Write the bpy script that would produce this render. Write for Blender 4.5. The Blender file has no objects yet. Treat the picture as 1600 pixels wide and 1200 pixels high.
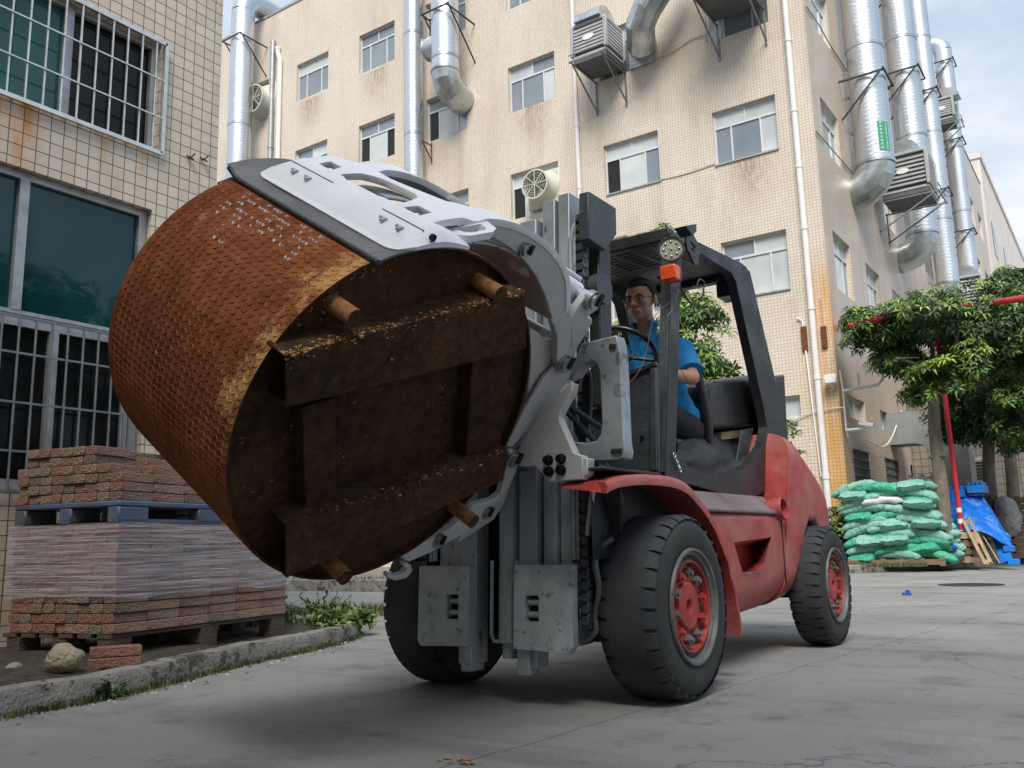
import bpy, bmesh, math, random
import numpy as np
from math import sin, cos, pi, radians, sqrt, atan2
from mathutils import Vector, Matrix, noise

random.seed(7)
S = bpy.context.scene
COL = S.collection

# ---------------------------------------------------------------- camera, world, sun, exposure
FPX, TILT, ROLL, YAW, CH = 1393.1, radians(10.292), radians(1.419), radians(34.51), 0.684
_Fh = np.array([-sin(YAW), cos(YAW), 0.0])
_X = np.array([cos(YAW), sin(YAW), 0.0])
_F = _Fh * cos(TILT) + np.array([0, 0, sin(TILT)])
_U = np.cross(_X, _F)
_UP = cos(ROLL) * _U + sin(ROLL) * _X
_RT = cos(ROLL) * _X - sin(ROLL) * _U
CAM = np.array([0, 0, CH])
cd = bpy.data.cameras.new('camera')
cam = bpy.data.objects.new('camera', cd)
COL.objects.link(cam)
cd.sensor_width = 36.0
cd.lens = FPX / 1600 * 36.0
cd.clip_start = 0.05
cd.clip_end = 2000
_m = Matrix(((_RT[0], _UP[0], -_F[0], 0), (_RT[1], _UP[1], -_F[1], 0), (_RT[2], _UP[2], -_F[2], CH), (0, 0, 0, 1)))
cam.matrix_world = _m
S.camera = cam

SUN_EL, SUN_AZ = radians(50), radians(153)     # azimuth measured from +Y towards +X
w = bpy.data.worlds.new("World")
S.world = w
w.use_nodes = True
nt = w.node_tree
nt.nodes.clear()
N = nt.nodes.new
out = N('ShaderNodeOutputWorld')
bg = N('ShaderNodeBackground')
sky = N('ShaderNodeTexSky')
sky.sky_type = 'NISHITA'
sky.sun_disc = False
sky.sun_elevation = SUN_EL
sky.sun_rotation = SUN_AZ
sky.air_density = 1.2
sky.dust_density = 1.5
tc = N('ShaderNodeTexCoord')
mp_ = N('ShaderNodeMapping')
mp_.inputs['Scale'].default_value = (1.0, 1.0, 2.2)
no = N('ShaderNodeTexNoise')
no.inputs['Scale'].default_value = 2.3
no.inputs['Detail'].default_value = 9
no.inputs['Roughness'].default_value = 0.52
rp = N('ShaderNodeValToRGB')
rp.color_ramp.elements[0].position = 0.40
rp.color_ramp.elements[1].position = 0.66
mx = N('ShaderNodeMix')
mx.data_type = 'RGBA'
mx.inputs['B'].default_value = (9.6, 9.9, 10.4, 1)
nt.links.new(tc.outputs['Generated'], mp_.inputs['Vector'])
nt.links.new(mp_.outputs[0], no.inputs['Vector'])
nt.links.new(no.outputs['Fac'], rp.inputs[0])
nt.links.new(rp.outputs[0], mx.inputs['Factor'])
hz = N('ShaderNodeMix'); hz.data_type = 'RGBA'; hz.inputs['Factor'].default_value = .55; hz.inputs['B'].default_value = (5.2, 7.6, 10.4, 1)
nt.links.new(sky.outputs[0], hz.inputs['A'])
nt.links.new(hz.outputs['Result'], mx.inputs['A'])
nt.links.new(mx.outputs['Result'], bg.inputs[0])
bg.inputs[1].default_value = 0.075
nt.links.new(bg.outputs[0], out.inputs[0])

sl = bpy.data.lights.new('sun', 'SUN')
sl.energy = 3.5
sl.angle = radians(28)
sl.color = (1.0, 0.95, 0.87)
so = bpy.data.objects.new('sun', sl)
COL.objects.link(so)
_sd = Vector((sin(SUN_AZ) * cos(SUN_EL), cos(SUN_AZ) * cos(SUN_EL), sin(SUN_EL)))
so.rotation_euler = _sd.to_track_quat('Z', 'Y').to_euler()
so.location = (0, 0, 30)

S.view_settings.view_transform = 'Standard'
S.view_settings.look = 'None'
S.view_settings.gamma = 1
S.view_settings.use_curve_mapping = False
S.view_settings.exposure = 0.46

# ---------------------------------------------------------------- measuring helpers (real planes of the place)
def ray(x, y):
    return (x - 800) / FPX * _RT - (y - 600) / FPX * _UP + _F
def PX(x, y, v):
    d = ray(x, y); return CAM + d * ((v - CAM[0]) / d[0])
def PY(x, y, v):
    d = ray(x, y); return CAM + d * ((v - CAM[1]) / d[1])
def PZ(x, y, v):
    d = ray(x, y); return CAM + d * ((v - CAM[2]) / d[2])
K = 0.76
DC = CAM + (np.array([-2.673, 2.973, 1.458]) - np.array([0, 0, .9])) * K
AX = np.array([-.837, .04, .546]); AX /= np.linalg.norm(AX)
DR, DL = .8265 * K, 1.118 * K
R1 = np.cross(np.array([0, 1., 0]), AX); R1 = R1 * (1 if R1[2] > 0 else -1); R1 /= np.linalg.norm(R1)
BK = np.cross(R1, AX); BK *= (1 if BK[1] > 0 else -1)
def CW(s, b, r):
    """clamp space: s along the roll, b backwards to the mast, r towards the long arm"""
    return DC + AX * s + BK * b + R1 * r
def CL(x, y, s):
    P0 = DC + AX * s; d = ray(x, y)
    return CAM + d * (((P0 - CAM) @ AX) / (d @ AX))

# ---------------------------------------------------------------- mesh helpers
class MB:
    def __init__(self):
        self.v = []; self.f = []; self.m = []
    def add(self, vs, fs, mi=0):
        o = len(self.v)
        self.v += [tuple(float(c) for c in p) for p in vs]
        for f in fs:
            self.f.append(tuple(i + o for i in f)); self.m.append(mi)
        return self
    def box(self, x0, x1, y0, y1, z0, z1, mi=0):
        if x0 > x1: x0, x1 = x1, x0
        if y0 > y1: y0, y1 = y1, y0
        if z0 > z1: z0, z1 = z1, z0
        return self.add([(x0, y0, z0), (x1, y0, z0), (x1, y1, z0), (x0, y1, z0), (x0, y0, z1), (x1, y0, z1), (x1, y1, z1), (x0, y1, z1)],
                        [(0, 3, 2, 1), (4, 5, 6, 7), (0, 1, 5, 4), (1, 2, 6, 5), (2, 3, 7, 6), (3, 0, 4, 7)], mi)
    def obox(self, c, u, v, w_, mi=0):
        """box from centre and three half-axis vectors"""
        c, u, v, w_ = map(np.array, (c, u, v, w_))
        if np.dot(np.cross(u, v), w_) < 0: u = -u
        P = [c - u - v - w_, c + u - v - w_, c + u + v - w_, c - u + v - w_, c - u - v + w_, c + u - v + w_, c + u + v + w_, c - u + v + w_]
        return self.add(P, [(0, 3, 2, 1), (4, 5, 6, 7), (0, 1, 5, 4), (1, 2, 6, 5), (2, 3, 7, 6), (3, 0, 4, 7)], mi)
    def bar(self, p0, p1, wd, ht, up=(0, 0, 1), mi=0):
        p0, p1, up = map(lambda q: np.array(q, float), (p0, p1, up))
        d = p1 - p0; L = np.linalg.norm(d); d /= L
        if abs(d @ up) > .99: up = np.array([0, 1., 0])
        s_ = np.cross(d, up); s_ /= np.linalg.norm(s_); u2 = np.cross(s_, d)
        return self.obox((p0 + p1) / 2, d * L / 2, s_ * wd / 2, u2 * ht / 2, mi)
    def prism(self, pts, vec, mi=0, holes=None):
        """polygon (planar, any winding) extruded by vec; holes are inner polygons"""
        pts = [np.array(p, float) for p in pts]; vec = np.array(vec, float)
        if holes:
            bm = bmesh.new(); loops = []
            for lp in [pts] + [[np.array(q, float) for q in h] for h in holes]:
                vs = [bm.verts.new(tuple(p)) for p in lp]
                for i in range(len(vs)): bm.edges.new((vs[i], vs[(i + 1) % len(vs)]))
                loops.append(lp)
            bmesh.ops.triangle_fill(bm, use_beauty=True, use_dissolve=False, edges=bm.edges[:])
            bm.verts.index_update()
            V = [np.array(v.co) for v in bm.verts]; Fc = [tuple(v.index for v in f.verts) for f in bm.faces]
            bm.free(); n = len(V)
            out_f = []
            for f in Fc:
                nn = np.cross(V[f[1]] - V[f[0]], V[f[2]] - V[f[0]])
                ff = f if nn @ vec < 0 else f[::-1]
                out_f.append(ff); out_f.append(tuple(i + n for i in ff[::-1]))
            self.add(V + [v + vec for v in V], out_f, mi)
            for k, lp in enumerate(loops):
                m = len(lp); nn = sum(np.cross(lp[i] - lp[0], lp[(i + 1) % m] - lp[0]) for i in range(m))
                flip = (nn @ vec > 0) != (k > 0)
                q = [(i, (i + 1) % m, (i + 1) % m + m, i + m) for i in range(m)]
                if not flip: q = [t[::-1] for t in q]
                self.add(lp + [p + vec for p in lp], q, mi)
            return self
        m = len(pts); nn = sum(np.cross(pts[i] - pts[0], pts[(i + 1) % m] - pts[0]) for i in range(m))
        if nn @ vec > 0: pts = pts[::-1]
        fs = [tuple(range(m)), tuple(range(2 * m - 1, m - 1, -1))]
        fs += [((i + 1) % m, i, i + m, (i + 1) % m + m) for i in range(m)]
        return self.add(pts + [p + vec for p in pts], fs, mi)
    def cyl(self, p0, p1, r0, r1=None, n=16, mi=0, caps=True, cm=None):
        r1 = r0 if r1 is None else r1
        p0, p1 = np.array(p0, float), np.array(p1, float)
        d = p1 - p0; d /= np.linalg.norm(d)
        a = np.array([0, 0, 1.]) if abs(d[2]) < .9 else np.array([1., 0, 0])
        u = np.cross(a, d); u /= np.linalg.norm(u); v = np.cross(d, u)
        V = [p0 + r0 * (cos(2 * pi * i / n) * u + sin(2 * pi * i / n) * v) for i in range(n)] + [p1 + r1 * (cos(2 * pi * i / n) * u + sin(2 * pi * i / n) * v) for i in range(n)]
        self.add(V, [(i, (i + 1) % n, (i + 1) % n + n, i + n) for i in range(n)], mi)
        if caps:
            self.add(V, [tuple(range(n - 1, -1, -1)), tuple(range(n, 2 * n))], mi if cm is None else cm)
        return self
    def tube(self, pts, r, n=8, mi=0, caps=True, closed=False):
        P = [np.array(p, float) for p in pts]; m = len(P)
        rr = r if hasattr(r, '__len__') else [r] * m
        T = []
        for i in range(m):
            a = P[(i + 1) % m] if (closed or i < m - 1) else P[i]
            b = P[i - 1] if (closed or i > 0) else P[i]
            t = a - b; T.append(t / (np.linalg.norm(t) + 1e-12))
        u = np.cross(T[0], [0, 0, 1.])
        if np.linalg.norm(u) < 1e-3: u = np.cross(T[0], [0, 1., 0])
        u /= np.linalg.norm(u); V = []
        for i in range(m):
            u = u - (u @ T[i]) * T[i]; u /= np.linalg.norm(u); v = np.cross(T[i], u)
            V += [P[i] + rr[i] * (cos(2 * pi * k / n) * u + sin(2 * pi * k / n) * v) for k in range(n)]
        fs = []
        for i in range(m if closed else m - 1):
            j = (i + 1) % m
            for k in range(n):
                k2 = (k + 1) % n
                fs.append((i * n + k, i * n + k2, j * n + k2, j * n + k))
        if caps and not closed:
            fs.append(tuple(range(n - 1, -1, -1))); fs.append(tuple((m - 1) * n + k for k in range(n)))
        return self.add(V, fs, mi)
    def lathe(self, o, axis, prof, n=32, mi=0):
        """prof: (radius, distance along axis)"""
        o = np.array(o, float); d = np.array(axis, float); d /= np.linalg.norm(d)
        a = np.array([0, 0, 1.]) if abs(d[2]) < .9 else np.array([1., 0, 0])
        u = np.cross(a, d); u /= np.linalg.norm(u); v = np.cross(d, u); V = []
        for (r, h) in prof:
            V += [o + d * h + r * (cos(2 * pi * k / n) * u + sin(2 * pi * k / n) * v) for k in range(n)]
        fs = []
        for i in range(len(prof) - 1):
            for k in range(n):
                k2 = (k + 1) % n
                fs.append((i * n + k, i * n + k2, (i + 1) * n + k2, (i + 1) * n + k))
        return self.add(V, fs, mi)
    def grid(self, P, mi=0, flip=False):
        """P: rows of points"""
        h = len(P); w_ = len(P[0]); V = [p for row in P for p in row]
        fs = [(i * w_ + j, i * w_ + j + 1, (i + 1) * w_ + j + 1, (i + 1) * w_ + j) for i in range(h - 1) for j in range(w_ - 1)]
        if flip: fs = [f[::-1] for f in fs]
        return self.add(V, fs, mi)
    def ball(self, c, rx, ry=None, rz=None, nu=16, nv=10, mi=0):
        ry = rx if ry is None else ry; rz = rx if rz is None else rz
        V = [(c[0], c[1], c[2] - rz)]
        for j in range(1, nv):
            t = pi * j / nv - pi / 2
            V += [(c[0] + rx * cos(t) * cos(2 * pi * k / nu), c[1] + ry * cos(t) * sin(2 * pi * k / nu), c[2] + rz * sin(t)) for k in range(nu)]
        V.append((c[0], c[1], c[2] + rz)); fs = []
        for k in range(nu): fs.append((0, 1 + (k + 1) % nu, 1 + k))
        for j in range(nv - 2):
            for k in range(nu):
                a = 1 + j * nu; fs.append((a + k, a + (k + 1) % nu, a + nu + (k + 1) % nu, a + nu + k))
        a = 1 + (nv - 2) * nu
        for k in range(nu): fs.append((a + k, a + (k + 1) % nu, len(V) - 1))
        return self.add(V, fs, mi)
    def build(self, name, mats, parent=None, loc=None, bevel=0, seg=1, smooth=None, props=None, label=None):
        if not isinstance(mats, (list, tuple)): mats = [mats]
        if parent is not None:
            o = np.array(wloc(parent)); ll = (0, 0, 0)
        elif loc is not None:
            o = np.array(loc, float); ll = tuple(loc)
        else:
            A = np.array(self.v); lo, hi = A.min(0), A.max(0)
            o = np.array([(lo[0] + hi[0]) / 2, (lo[1] + hi[1]) / 2, lo[2]]); ll = tuple(o)
        V = np.array(self.v) - o
        me = bpy.data.meshes.new(name)
        me.from_pydata([tuple(p) for p in V], [], self.f)
        for m in mats: me.materials.append(m)
        me.polygons.foreach_set('material_index', self.m)
        box_uv(me, o)
        if smooth is not None:
            me.shade_smooth(); me.set_sharp_from_angle(angle=radians(smooth))
        me.update()
        ob = bpy.data.objects.new(name, me); COL.objects.link(ob); ob.location = ll
        if parent is not None: ob.parent = parent
        if bevel:
            b = ob.modifiers.new('bevel', 'BEVEL'); b.width = bevel; b.segments = seg; b.limit_method = 'ANGLE'; b.angle_limit = radians(40)
            if smooth is None:
                me.shade_smooth(); me.set_sharp_from_angle(angle=radians(50))
            b.harden_normals = False
        if label: ob['label'] = label
        if props:
            for k, v in props.items(): ob[k] = v
        return ob

def box_uv(me, o):
    n = len(me.loops)
    if n == 0: return
    uv = me.uv_layers.new(name='UVMap')
    co = np.empty(len(me.vertices) * 3); me.vertices.foreach_get('co', co); co = co.reshape(-1, 3) + o
    li = np.empty(n, dtype=np.int32); me.loops.foreach_get('vertex_index', li)
    nf = len(me.polygons); nr = np.empty(nf * 3); me.polygons.foreach_get('normal', nr); nr = np.abs(nr.reshape(-1, 3))
    lt = np.empty(nf, dtype=np.int32); me.polygons.foreach_get('loop_total', lt)
    A = np.repeat(nr.argmax(1), lt); P = co[li]
    U = np.where(A == 0, P[:, 1], P[:, 0]); W = np.where(A == 2, P[:, 1], P[:, 2])
    uv.data.foreach_set('uv', np.stack([U, W], 1).ravel())

def wloc(o):
    p = Vector(o.location)
    while o.parent: o = o.parent; p = p + Vector(o.location)
    return (p.x, p.y, p.z)

def tag(o, label, cat, group=None):
    o['label'] = label; o['category'] = cat
    if group: o['group'] = group
    return o
def thing(name, label, cat, loc=(0, 0, 0), group=None):
    o = bpy.data.objects.new(name, None); COL.objects.link(o); o.location = tuple(float(c) for c in loc)
    o.empty_display_size = .2
    return tag(o, label, cat, group)
ST = {'kind': 'structure'}
SF = {'kind': 'stuff'}
def copy_tree(o, parent=None):
    c = o.copy(); COL.objects.link(c); c.parent = parent
    for ch in list(o.children): copy_tree(ch, c)
    return c
def lerp(a, b, t): return np.array(a, float) * (1 - t) + np.array(b, float) * t
def smooth_path(pts, n=6):
    P = [np.array(p, float) for p in pts]; out_ = []
    for i in range(len(P) - 1):
        p0 = P[max(i - 1, 0)]; p1 = P[i]; p2 = P[i + 1]; p3 = P[min(i + 2, len(P) - 1)]
        for k in range(n):
            t = k / n
            out_.append(.5 * ((2 * p1) + (-p0 + p2) * t + (2 * p0 - 5 * p1 + 4 * p2 - p3) * t * t + (-p0 + 3 * p1 - 3 * p2 + p3) * t ** 3))
    out_.append(P[-1]); return out_

# ---------------------------------------------------------------- materials
def mat(name, col, rough=.7, metal=0, var=0, vscale=8, col2=None, bump=0, bscale=60, spec=.5, coat=0, detail=6, stretch=None, rvar=0, wear=None, wscale=9, wpos=.62, dust=None, dpos=.5):
    m = bpy.data.materials.new(name); m.use_nodes = True; nt = m.node_tree; p = nt.nodes['Principled BSDF']
    L = nt.links.new; N = nt.nodes.new
    p.inputs['Roughness'].default_value = rough; p.inputs['Metallic'].default_value = metal
    p.inputs['Specular IOR Level'].default_value = spec; p.inputs['Coat Weight'].default_value = coat
    p.inputs['Base Color'].default_value = (*col, 1)
    geo = N('ShaderNodeTexCoord'); vec = geo.outputs['Object']
    if stretch:
        mp = N('ShaderNodeMapping'); mp.inputs['Scale'].default_value = stretch; L(vec, mp.inputs[0]); vec = mp.outputs[0]
    cur = None
    if var or col2:
        n = N('ShaderNodeTexNoise'); n.inputs['Scale'].default_value = vscale; n.inputs['Detail'].default_value = detail; n.inputs['Roughness'].default_value = .62
        L(vec, n.inputs['Vector'])
        r = N('ShaderNodeMapRange'); r.inputs[1].default_value = .33; r.inputs[2].default_value = .67; L(n.outputs['Fac'], r.inputs[0])
        x = N('ShaderNodeMix'); x.data_type = 'RGBA'
        c2 = col2 if col2 else tuple(c * (1 + var) for c in col)
        c1 = col if col2 else tuple(c * (1 - var) for c in col)
        x.inputs['A'].default_value = (*c1, 1); x.inputs['B'].default_value = (*c2, 1); L(r.outputs[0], x.inputs['Factor'])
        cur = x.outputs['Result']
        if rvar:
            rr = N('ShaderNodeMapRange'); rr.inputs[3].default_value = max(rough - rvar, .05); rr.inputs[4].default_value = min(rough + rvar, 1)
            L(r.outputs[0], rr.inputs[0]); L(rr.outputs[0], p.inputs['Roughness'])
    def layer(cur, c, sc, pos, wid=.06):
        n = N('ShaderNodeTexNoise'); n.inputs['Scale'].default_value = sc; n.inputs['Detail'].default_value = 10; n.inputs['Roughness'].default_value = .7
        L(vec, n.inputs['Vector'])
        r = N('ShaderNodeMapRange'); r.inputs[1].default_value = pos - wid; r.inputs[2].default_value = pos + wid; L(n.outputs['Fac'], r.inputs[0])
        x = N('ShaderNodeMix'); x.data_type = 'RGBA'; L(r.outputs[0], x.inputs['Factor'])
        if cur is None: x.inputs['A'].default_value = (*col, 1)
        else: L(cur, x.inputs['A'])
        x.inputs['B'].default_value = (*c, 1); return x.outputs['Result']
    if wear: cur = layer(cur, wear, wscale, wpos, .03)
    if dust: cur = layer(cur, dust, 3.1, dpos, .2)
    if cur is not None: L(cur, p.inputs['Base Color'])
    if bump:
        n = N('ShaderNodeTexNoise'); n.inputs['Scale'].default_value = bscale; n.inputs['Detail'].default_value = 5; L(vec, n.inputs['Vector'])
        b = N('ShaderNodeBump'); b.inputs['Strength'].default_value = min(bump, 1); b.inputs['Distance'].default_value = .02 if bump <= 1 else .02 * bump
        L(n.outputs['Fac'], b.inputs['Height']); L(b.outputs[0], p.inputs['Normal'])
    return m

def tile_mat(name, T, c1, c2, mortar, mort_w, dirt, stains=None, orange=None, gloss=.35):
    m = bpy.data.materials.new(name); m.use_nodes = True; nt = m.node_tree; p = nt.nodes['Principled BSDF']; L = nt.links.new; N = nt.nodes.new
    uv = N('ShaderNodeUVMap'); uv.uv_map = 'UVMap'
    br = N('ShaderNodeTexBrick'); br.offset = 0; br.squash = 1
    br.inputs['Scale'].default_value = 1; br.inputs['Brick Width'].default_value = T; br.inputs['Row Height'].default_value = T
    br.inputs['Mortar Size'].default_value = mort_w; br.inputs['Mortar Smooth'].default_value = .2; br.inputs['Bias'].default_value = 0
    br.inputs['Color1'].default_value = (*c1, 1); br.inputs['Color2'].default_value = (*c2, 1); br.inputs['Mortar'].default_value = (*mortar, 1)
    L(uv.outputs[0], br.inputs['Vector'])
    g = N('ShaderNodeNewGeometry')
    def nz(scale, stretch, lo, hi, detail=7):
        mp = N('ShaderNodeMapping'); mp.inputs['Scale'].default_value = stretch; L(g.outputs['Position'], mp.inputs[0])
        n = N('ShaderNodeTexNoise'); n.inputs['Scale'].default_value = scale; n.inputs['Detail'].default_value = detail; n.inputs['Roughness'].default_value = .6; L(mp.outputs[0], n.inputs['Vector'])
        r = N('ShaderNodeMapRange'); r.inputs[1].default_value = lo; r.inputs[2].default_value = hi; L(n.outputs['Fac'], r.inputs[0]); return r.outputs[0]
    def mul(a, b):
        x = N('ShaderNodeMath'); x.operation = 'MULTIPLY'
        for i, s_ in enumerate((a, b)):
            if isinstance(s_, (int, float)): x.inputs[i].default_value = s_
            else: L(s_, x.inputs[i])
        return x.outputs[0]
    def mix(fac, a, b, mode='MIX'):
        x = N('ShaderNodeMix'); x.data_type = 'RGBA'; x.blend_type = mode
        if isinstance(fac, float): x.inputs['Factor'].default_value = fac
        else: L(fac, x.inputs['Factor'])
        L(a, x.inputs['A']); x.inputs['B'].default_value = (*b, 1); return x.outputs['Result']
    cur = br.outputs['Color']
    cur = mix(mul(nz(.35, (1, 1, 1), .45, .7), .3), cur, dirt, 'MULTIPLY')
    cur = mix(mul(nz(1.6, (1, 1, .13), .52, .75), .5), cur, dirt, 'MULTIPLY')
    sep = N('ShaderNodeSeparateXYZ'); L(g.outputs['Position'], sep.inputs[0])
    def ramp(sock, lo, hi):
        r = N('ShaderNodeMapRange'); r.interpolation_type = 'SMOOTHSTEP'; r.inputs[1].default_value = lo; r.inputs[2].default_value = hi; L(sock, r.inputs[0]); return r.outputs[0]
    if orange:      # rust wash run down a corner of the tiles
        for (axis, a0, a1, b0, b1, z0, z1, c, st) in orange:
            k = mul(mul(ramp(sep.outputs[axis], a0, a1), ramp(sep.outputs[axis], b1, b0)), mul(ramp(sep.outputs[2], z0, z0 + .3), ramp(sep.outputs[2], z1, z1 - 1.2)))
            cur = mix(mul(k, mul(nz(2.2, (1.6, 1.6, .22), .25, .6), st)), cur, c, 'MULTIPLY')
    if stains:
        for (axis, a, wd, z0, z1, c, st) in stains:
            k = mul(mul(ramp(sep.outputs[axis], a - wd, a), ramp(sep.outputs[axis], a + wd, a)), mul(ramp(sep.outputs[2], z0, z1), ramp(sep.outputs[2], z1 + .03, z1)))
            cur = mix(mul(k, mul(nz(14, (1, 1, .25), .3, .6), st)), cur, c, 'MULTIPLY')
    L(cur, p.inputs['Base Color'])
    p.inputs['Roughness'].default_value = gloss
    b = N('ShaderNodeBump'); b.inputs['Strength'].default_value = .6; b.inputs['Distance'].default_value = .01; b.invert = True
    L(br.outputs['Fac'], b.inputs['Height'])
    # slight tilt of every tile so reflections break up
    wn = N('ShaderNodeBump'); wn.inputs['Strength'].default_value = .12; wn.inputs['Distance'].default_value = .03
    n2 = N('ShaderNodeTexNoise'); n2.inputs['Scale'].default_value = 1 / T * .6; L(g.outputs['Position'], n2.inputs['Vector']); L(n2.outputs['Fac'], wn.inputs['Height']); L(b.outputs[0], wn.inputs['Normal'])
    L(wn.outputs[0], p.inputs['Normal'])
    return m

def rust_mat(name, c0, c1, c2, c3, sc=7, bump=.7, streak=False):
    m = bpy.data.materials.new(name); m.use_nodes = True; nt = m.node_tree; p = nt.nodes['Principled BSDF']; L = nt.links.new; N = nt.nodes.new
    tcn = N('ShaderNodeTexCoord')
    def nz(s_, d=9, r=.65):
        n = N('ShaderNodeTexNoise'); n.inputs['Scale'].default_value = s_; n.inputs['Detail'].default_value = d; n.inputs['Roughness'].default_value = r; L(tcn.outputs['Object'], n.inputs['Vector']); return n.outputs['Fac']
    rp_ = N('ShaderNodeValToRGB'); e = rp_.color_ramp.elements
    e[0].position = .28; e[0].color = (*c0, 1); e[1].position = .72; e[1].color = (*c3, 1)
    a = e.new(.45); a.color = (*c1, 1); b_ = e.new(.58); b_.color = (*c2, 1)
    mxx = N('ShaderNodeMix'); mxx.inputs[0].default_value = .55; L(nz(sc * .45), mxx.inputs[2]); L(nz(sc * 4.5), mxx.inputs[3])
    L(mxx.outputs[0], rp_.inputs[0]); L(rp_.outputs[0], p.inputs['Base Color'])
    p.inputs['Roughness'].default_value = .9; p.inputs['Specular IOR Level'].default_value = .15
    bp = N('ShaderNodeBump'); bp.inputs['Strength'].default_value = bump; bp.inputs['Distance'].default_value = .004; L(nz(sc * 14, 6), bp.inputs['Height']); L(bp.outputs[0], p.inputs['Normal'])
    return m

def glass_mat(name, col, rough=.04, var=.15, spec=.8):
    m = mat(name, col, rough, 0, var, .8, spec=spec, detail=3)
    nt = m.node_tree; p = nt.nodes['Principled BSDF']
    g = nt.nodes.new('ShaderNodeNewGeometry'); n = nt.nodes.new('ShaderNodeTexNoise'); n.inputs['Scale'].default_value = 1.1; n.inputs['Detail'].default_value = 1
    b = nt.nodes.new('ShaderNodeBump'); b.inputs['Strength'].default_value = .15; b.inputs['Distance'].default_value = .05
    nt.links.new(g.outputs['Position'], n.inputs['Vector']); nt.links.new(n.outputs['Fac'], b.inputs['Height']); nt.links.new(b.outputs[0], p.inputs['Normal'])
    return m

def duct_mat(name, c, seam=.12, rough=.32):
    """galvanised spiral duct: fine ridges round the pipe, panel tint changes"""
    m = bpy.data.materials.new(name); m.use_nodes = True; nt = m.node_tree; p = nt.nodes['Principled BSDF']; L = nt.links.new; N = nt.nodes.new
    g = N('ShaderNodeNewGeometry'); sp = N('ShaderNodeSeparateXYZ'); L(g.outputs['Position'], sp.inputs[0])
    mm = N('ShaderNodeMath'); mm.operation = 'MULTIPLY'; mm.inputs[1].default_value = 1 / seam; L(sp.outputs[2], mm.inputs[0])
    fr = N('ShaderNodeMath'); fr.operation = 'FRACT'; L(mm.outputs[0], fr.inputs[0])
    pk = N('ShaderNodeMapRange'); pk.inputs[1].default_value = .8; pk.inputs[2].default_value = 1.0; L(fr.outputs[0], pk.inputs[0])
    n = N('ShaderNodeTexNoise'); n.inputs['Scale'].default_value = 1.4; n.inputs['Detail'].default_value = 7; L(g.outputs['Position'], n.inputs['Vector'])
    x = N('ShaderNodeMix'); x.data_type = 'RGBA'; x.inputs['A'].default_value = (*[k * .82 for k in c], 1); x.inputs['B'].default_value = (*[min(k * 1.15, 1) for k in c], 1); L(n.outputs['Fac'], x.inputs['Factor'])
    y = N('ShaderNodeMix'); y.data_type = 'RGBA'; y.inputs['B'].default_value = (*[k * .84 for k in c], 1); L(x.outputs['Result'], y.inputs['A']); L(pk.outputs[0], y.inputs['Factor'])
    L(y.outputs['Result'], p.inputs['Base Color'])
    p.inputs['Metallic'].default_value = .85; p.inputs['Roughness'].default_value = rough
    b = N('ShaderNodeBump'); b.inputs['Strength'].default_value = .3; b.inputs['Distance'].default_value = .008; L(pk.outputs[0], b.inputs['Height']); L(b.outputs[0], p.inputs['Normal'])
    return m

M = {}
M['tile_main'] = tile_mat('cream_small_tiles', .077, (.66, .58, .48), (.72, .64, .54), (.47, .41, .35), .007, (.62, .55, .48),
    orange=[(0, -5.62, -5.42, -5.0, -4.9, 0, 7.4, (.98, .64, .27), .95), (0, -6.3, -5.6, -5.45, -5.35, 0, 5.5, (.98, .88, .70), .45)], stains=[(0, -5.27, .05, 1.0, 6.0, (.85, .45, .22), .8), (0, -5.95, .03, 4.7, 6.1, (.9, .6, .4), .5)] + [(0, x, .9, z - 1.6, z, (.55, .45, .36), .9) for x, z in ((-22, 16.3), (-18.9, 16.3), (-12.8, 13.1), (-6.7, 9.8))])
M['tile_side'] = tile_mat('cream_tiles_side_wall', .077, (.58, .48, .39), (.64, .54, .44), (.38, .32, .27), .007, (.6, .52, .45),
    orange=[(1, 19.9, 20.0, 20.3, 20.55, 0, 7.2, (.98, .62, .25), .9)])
M['tile_left'] = tile_mat('beige_square_tiles', .0915, (.62, .53, .415), (.70, .61, .49), (.13, .105, .08), .0035, (.5, .42, .34),
    stains=[(1, 2.75, .16, 2.6, 3.69, (.9, .42, .1), 1.0), (1, 2.58, .1, 2.9, 3.69, (.9, .45, .12), 1.0), (1, 3.32, .09, 3.25, 3.69, (.9, .6, .25), .8), (1, 3.62, .05, 3.3, 3.69, (.9, .6, .25), .8), (1, 3.02, .06, 4.6, 5.3, (.9, .42, .1), .9)])
M['alu'] = mat('white_aluminium', (.66, .67, .68), .4, .3, .08, 5)
M['alu_gray'] = mat('weathered_aluminium', (.38, .39, .40), .45, .5, .2, 9)
M['steel_bar'] = mat('stainless_bars', (.72, .70, .64), .3, .75, .15, 12)
M['steel_dark'] = mat('dark_galvanised_bars', (.22, .23, .23), .45, .6, .2, 12)
M['gl_light'] = glass_mat('glass_pale', (.50, .54, .54))
M['gl_mid'] = glass_mat('glass_grey', (.20, .235, .265))
M['gl_dark'] = glass_mat('glass_dark', (.03, .036, .042))
M['gl_green'] = glass_mat('glass_teal', (.004, .045, .05), .03, .3, .5)
M['gl_green2'] = glass_mat('glass_teal_light', (.012, .10, .09), .05, .3, .5)
M['void'] = mat('dark_room', (.012, .013, .014), .9)
M['conc'] = mat('concrete', (.30, .29, .27), .9, 0, .22, 6, bump=.6, bscale=40, wear=(.12, .115, .10), wscale=5, wpos=.6)
M['kerb'] = mat('worn_kerb_concrete', (.26, .25, .23), .9, 0, .25, 5, bump=.8, bscale=55, wear=(.08, .08, .06), wscale=7, wpos=.56)
M['pvc'] = mat('white_pvc', (.72, .70, .69), .45, 0, .06, 2)
M['duct'] = duct_mat('galvanised_spiral_duct', (.62, .65, .69))
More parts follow.
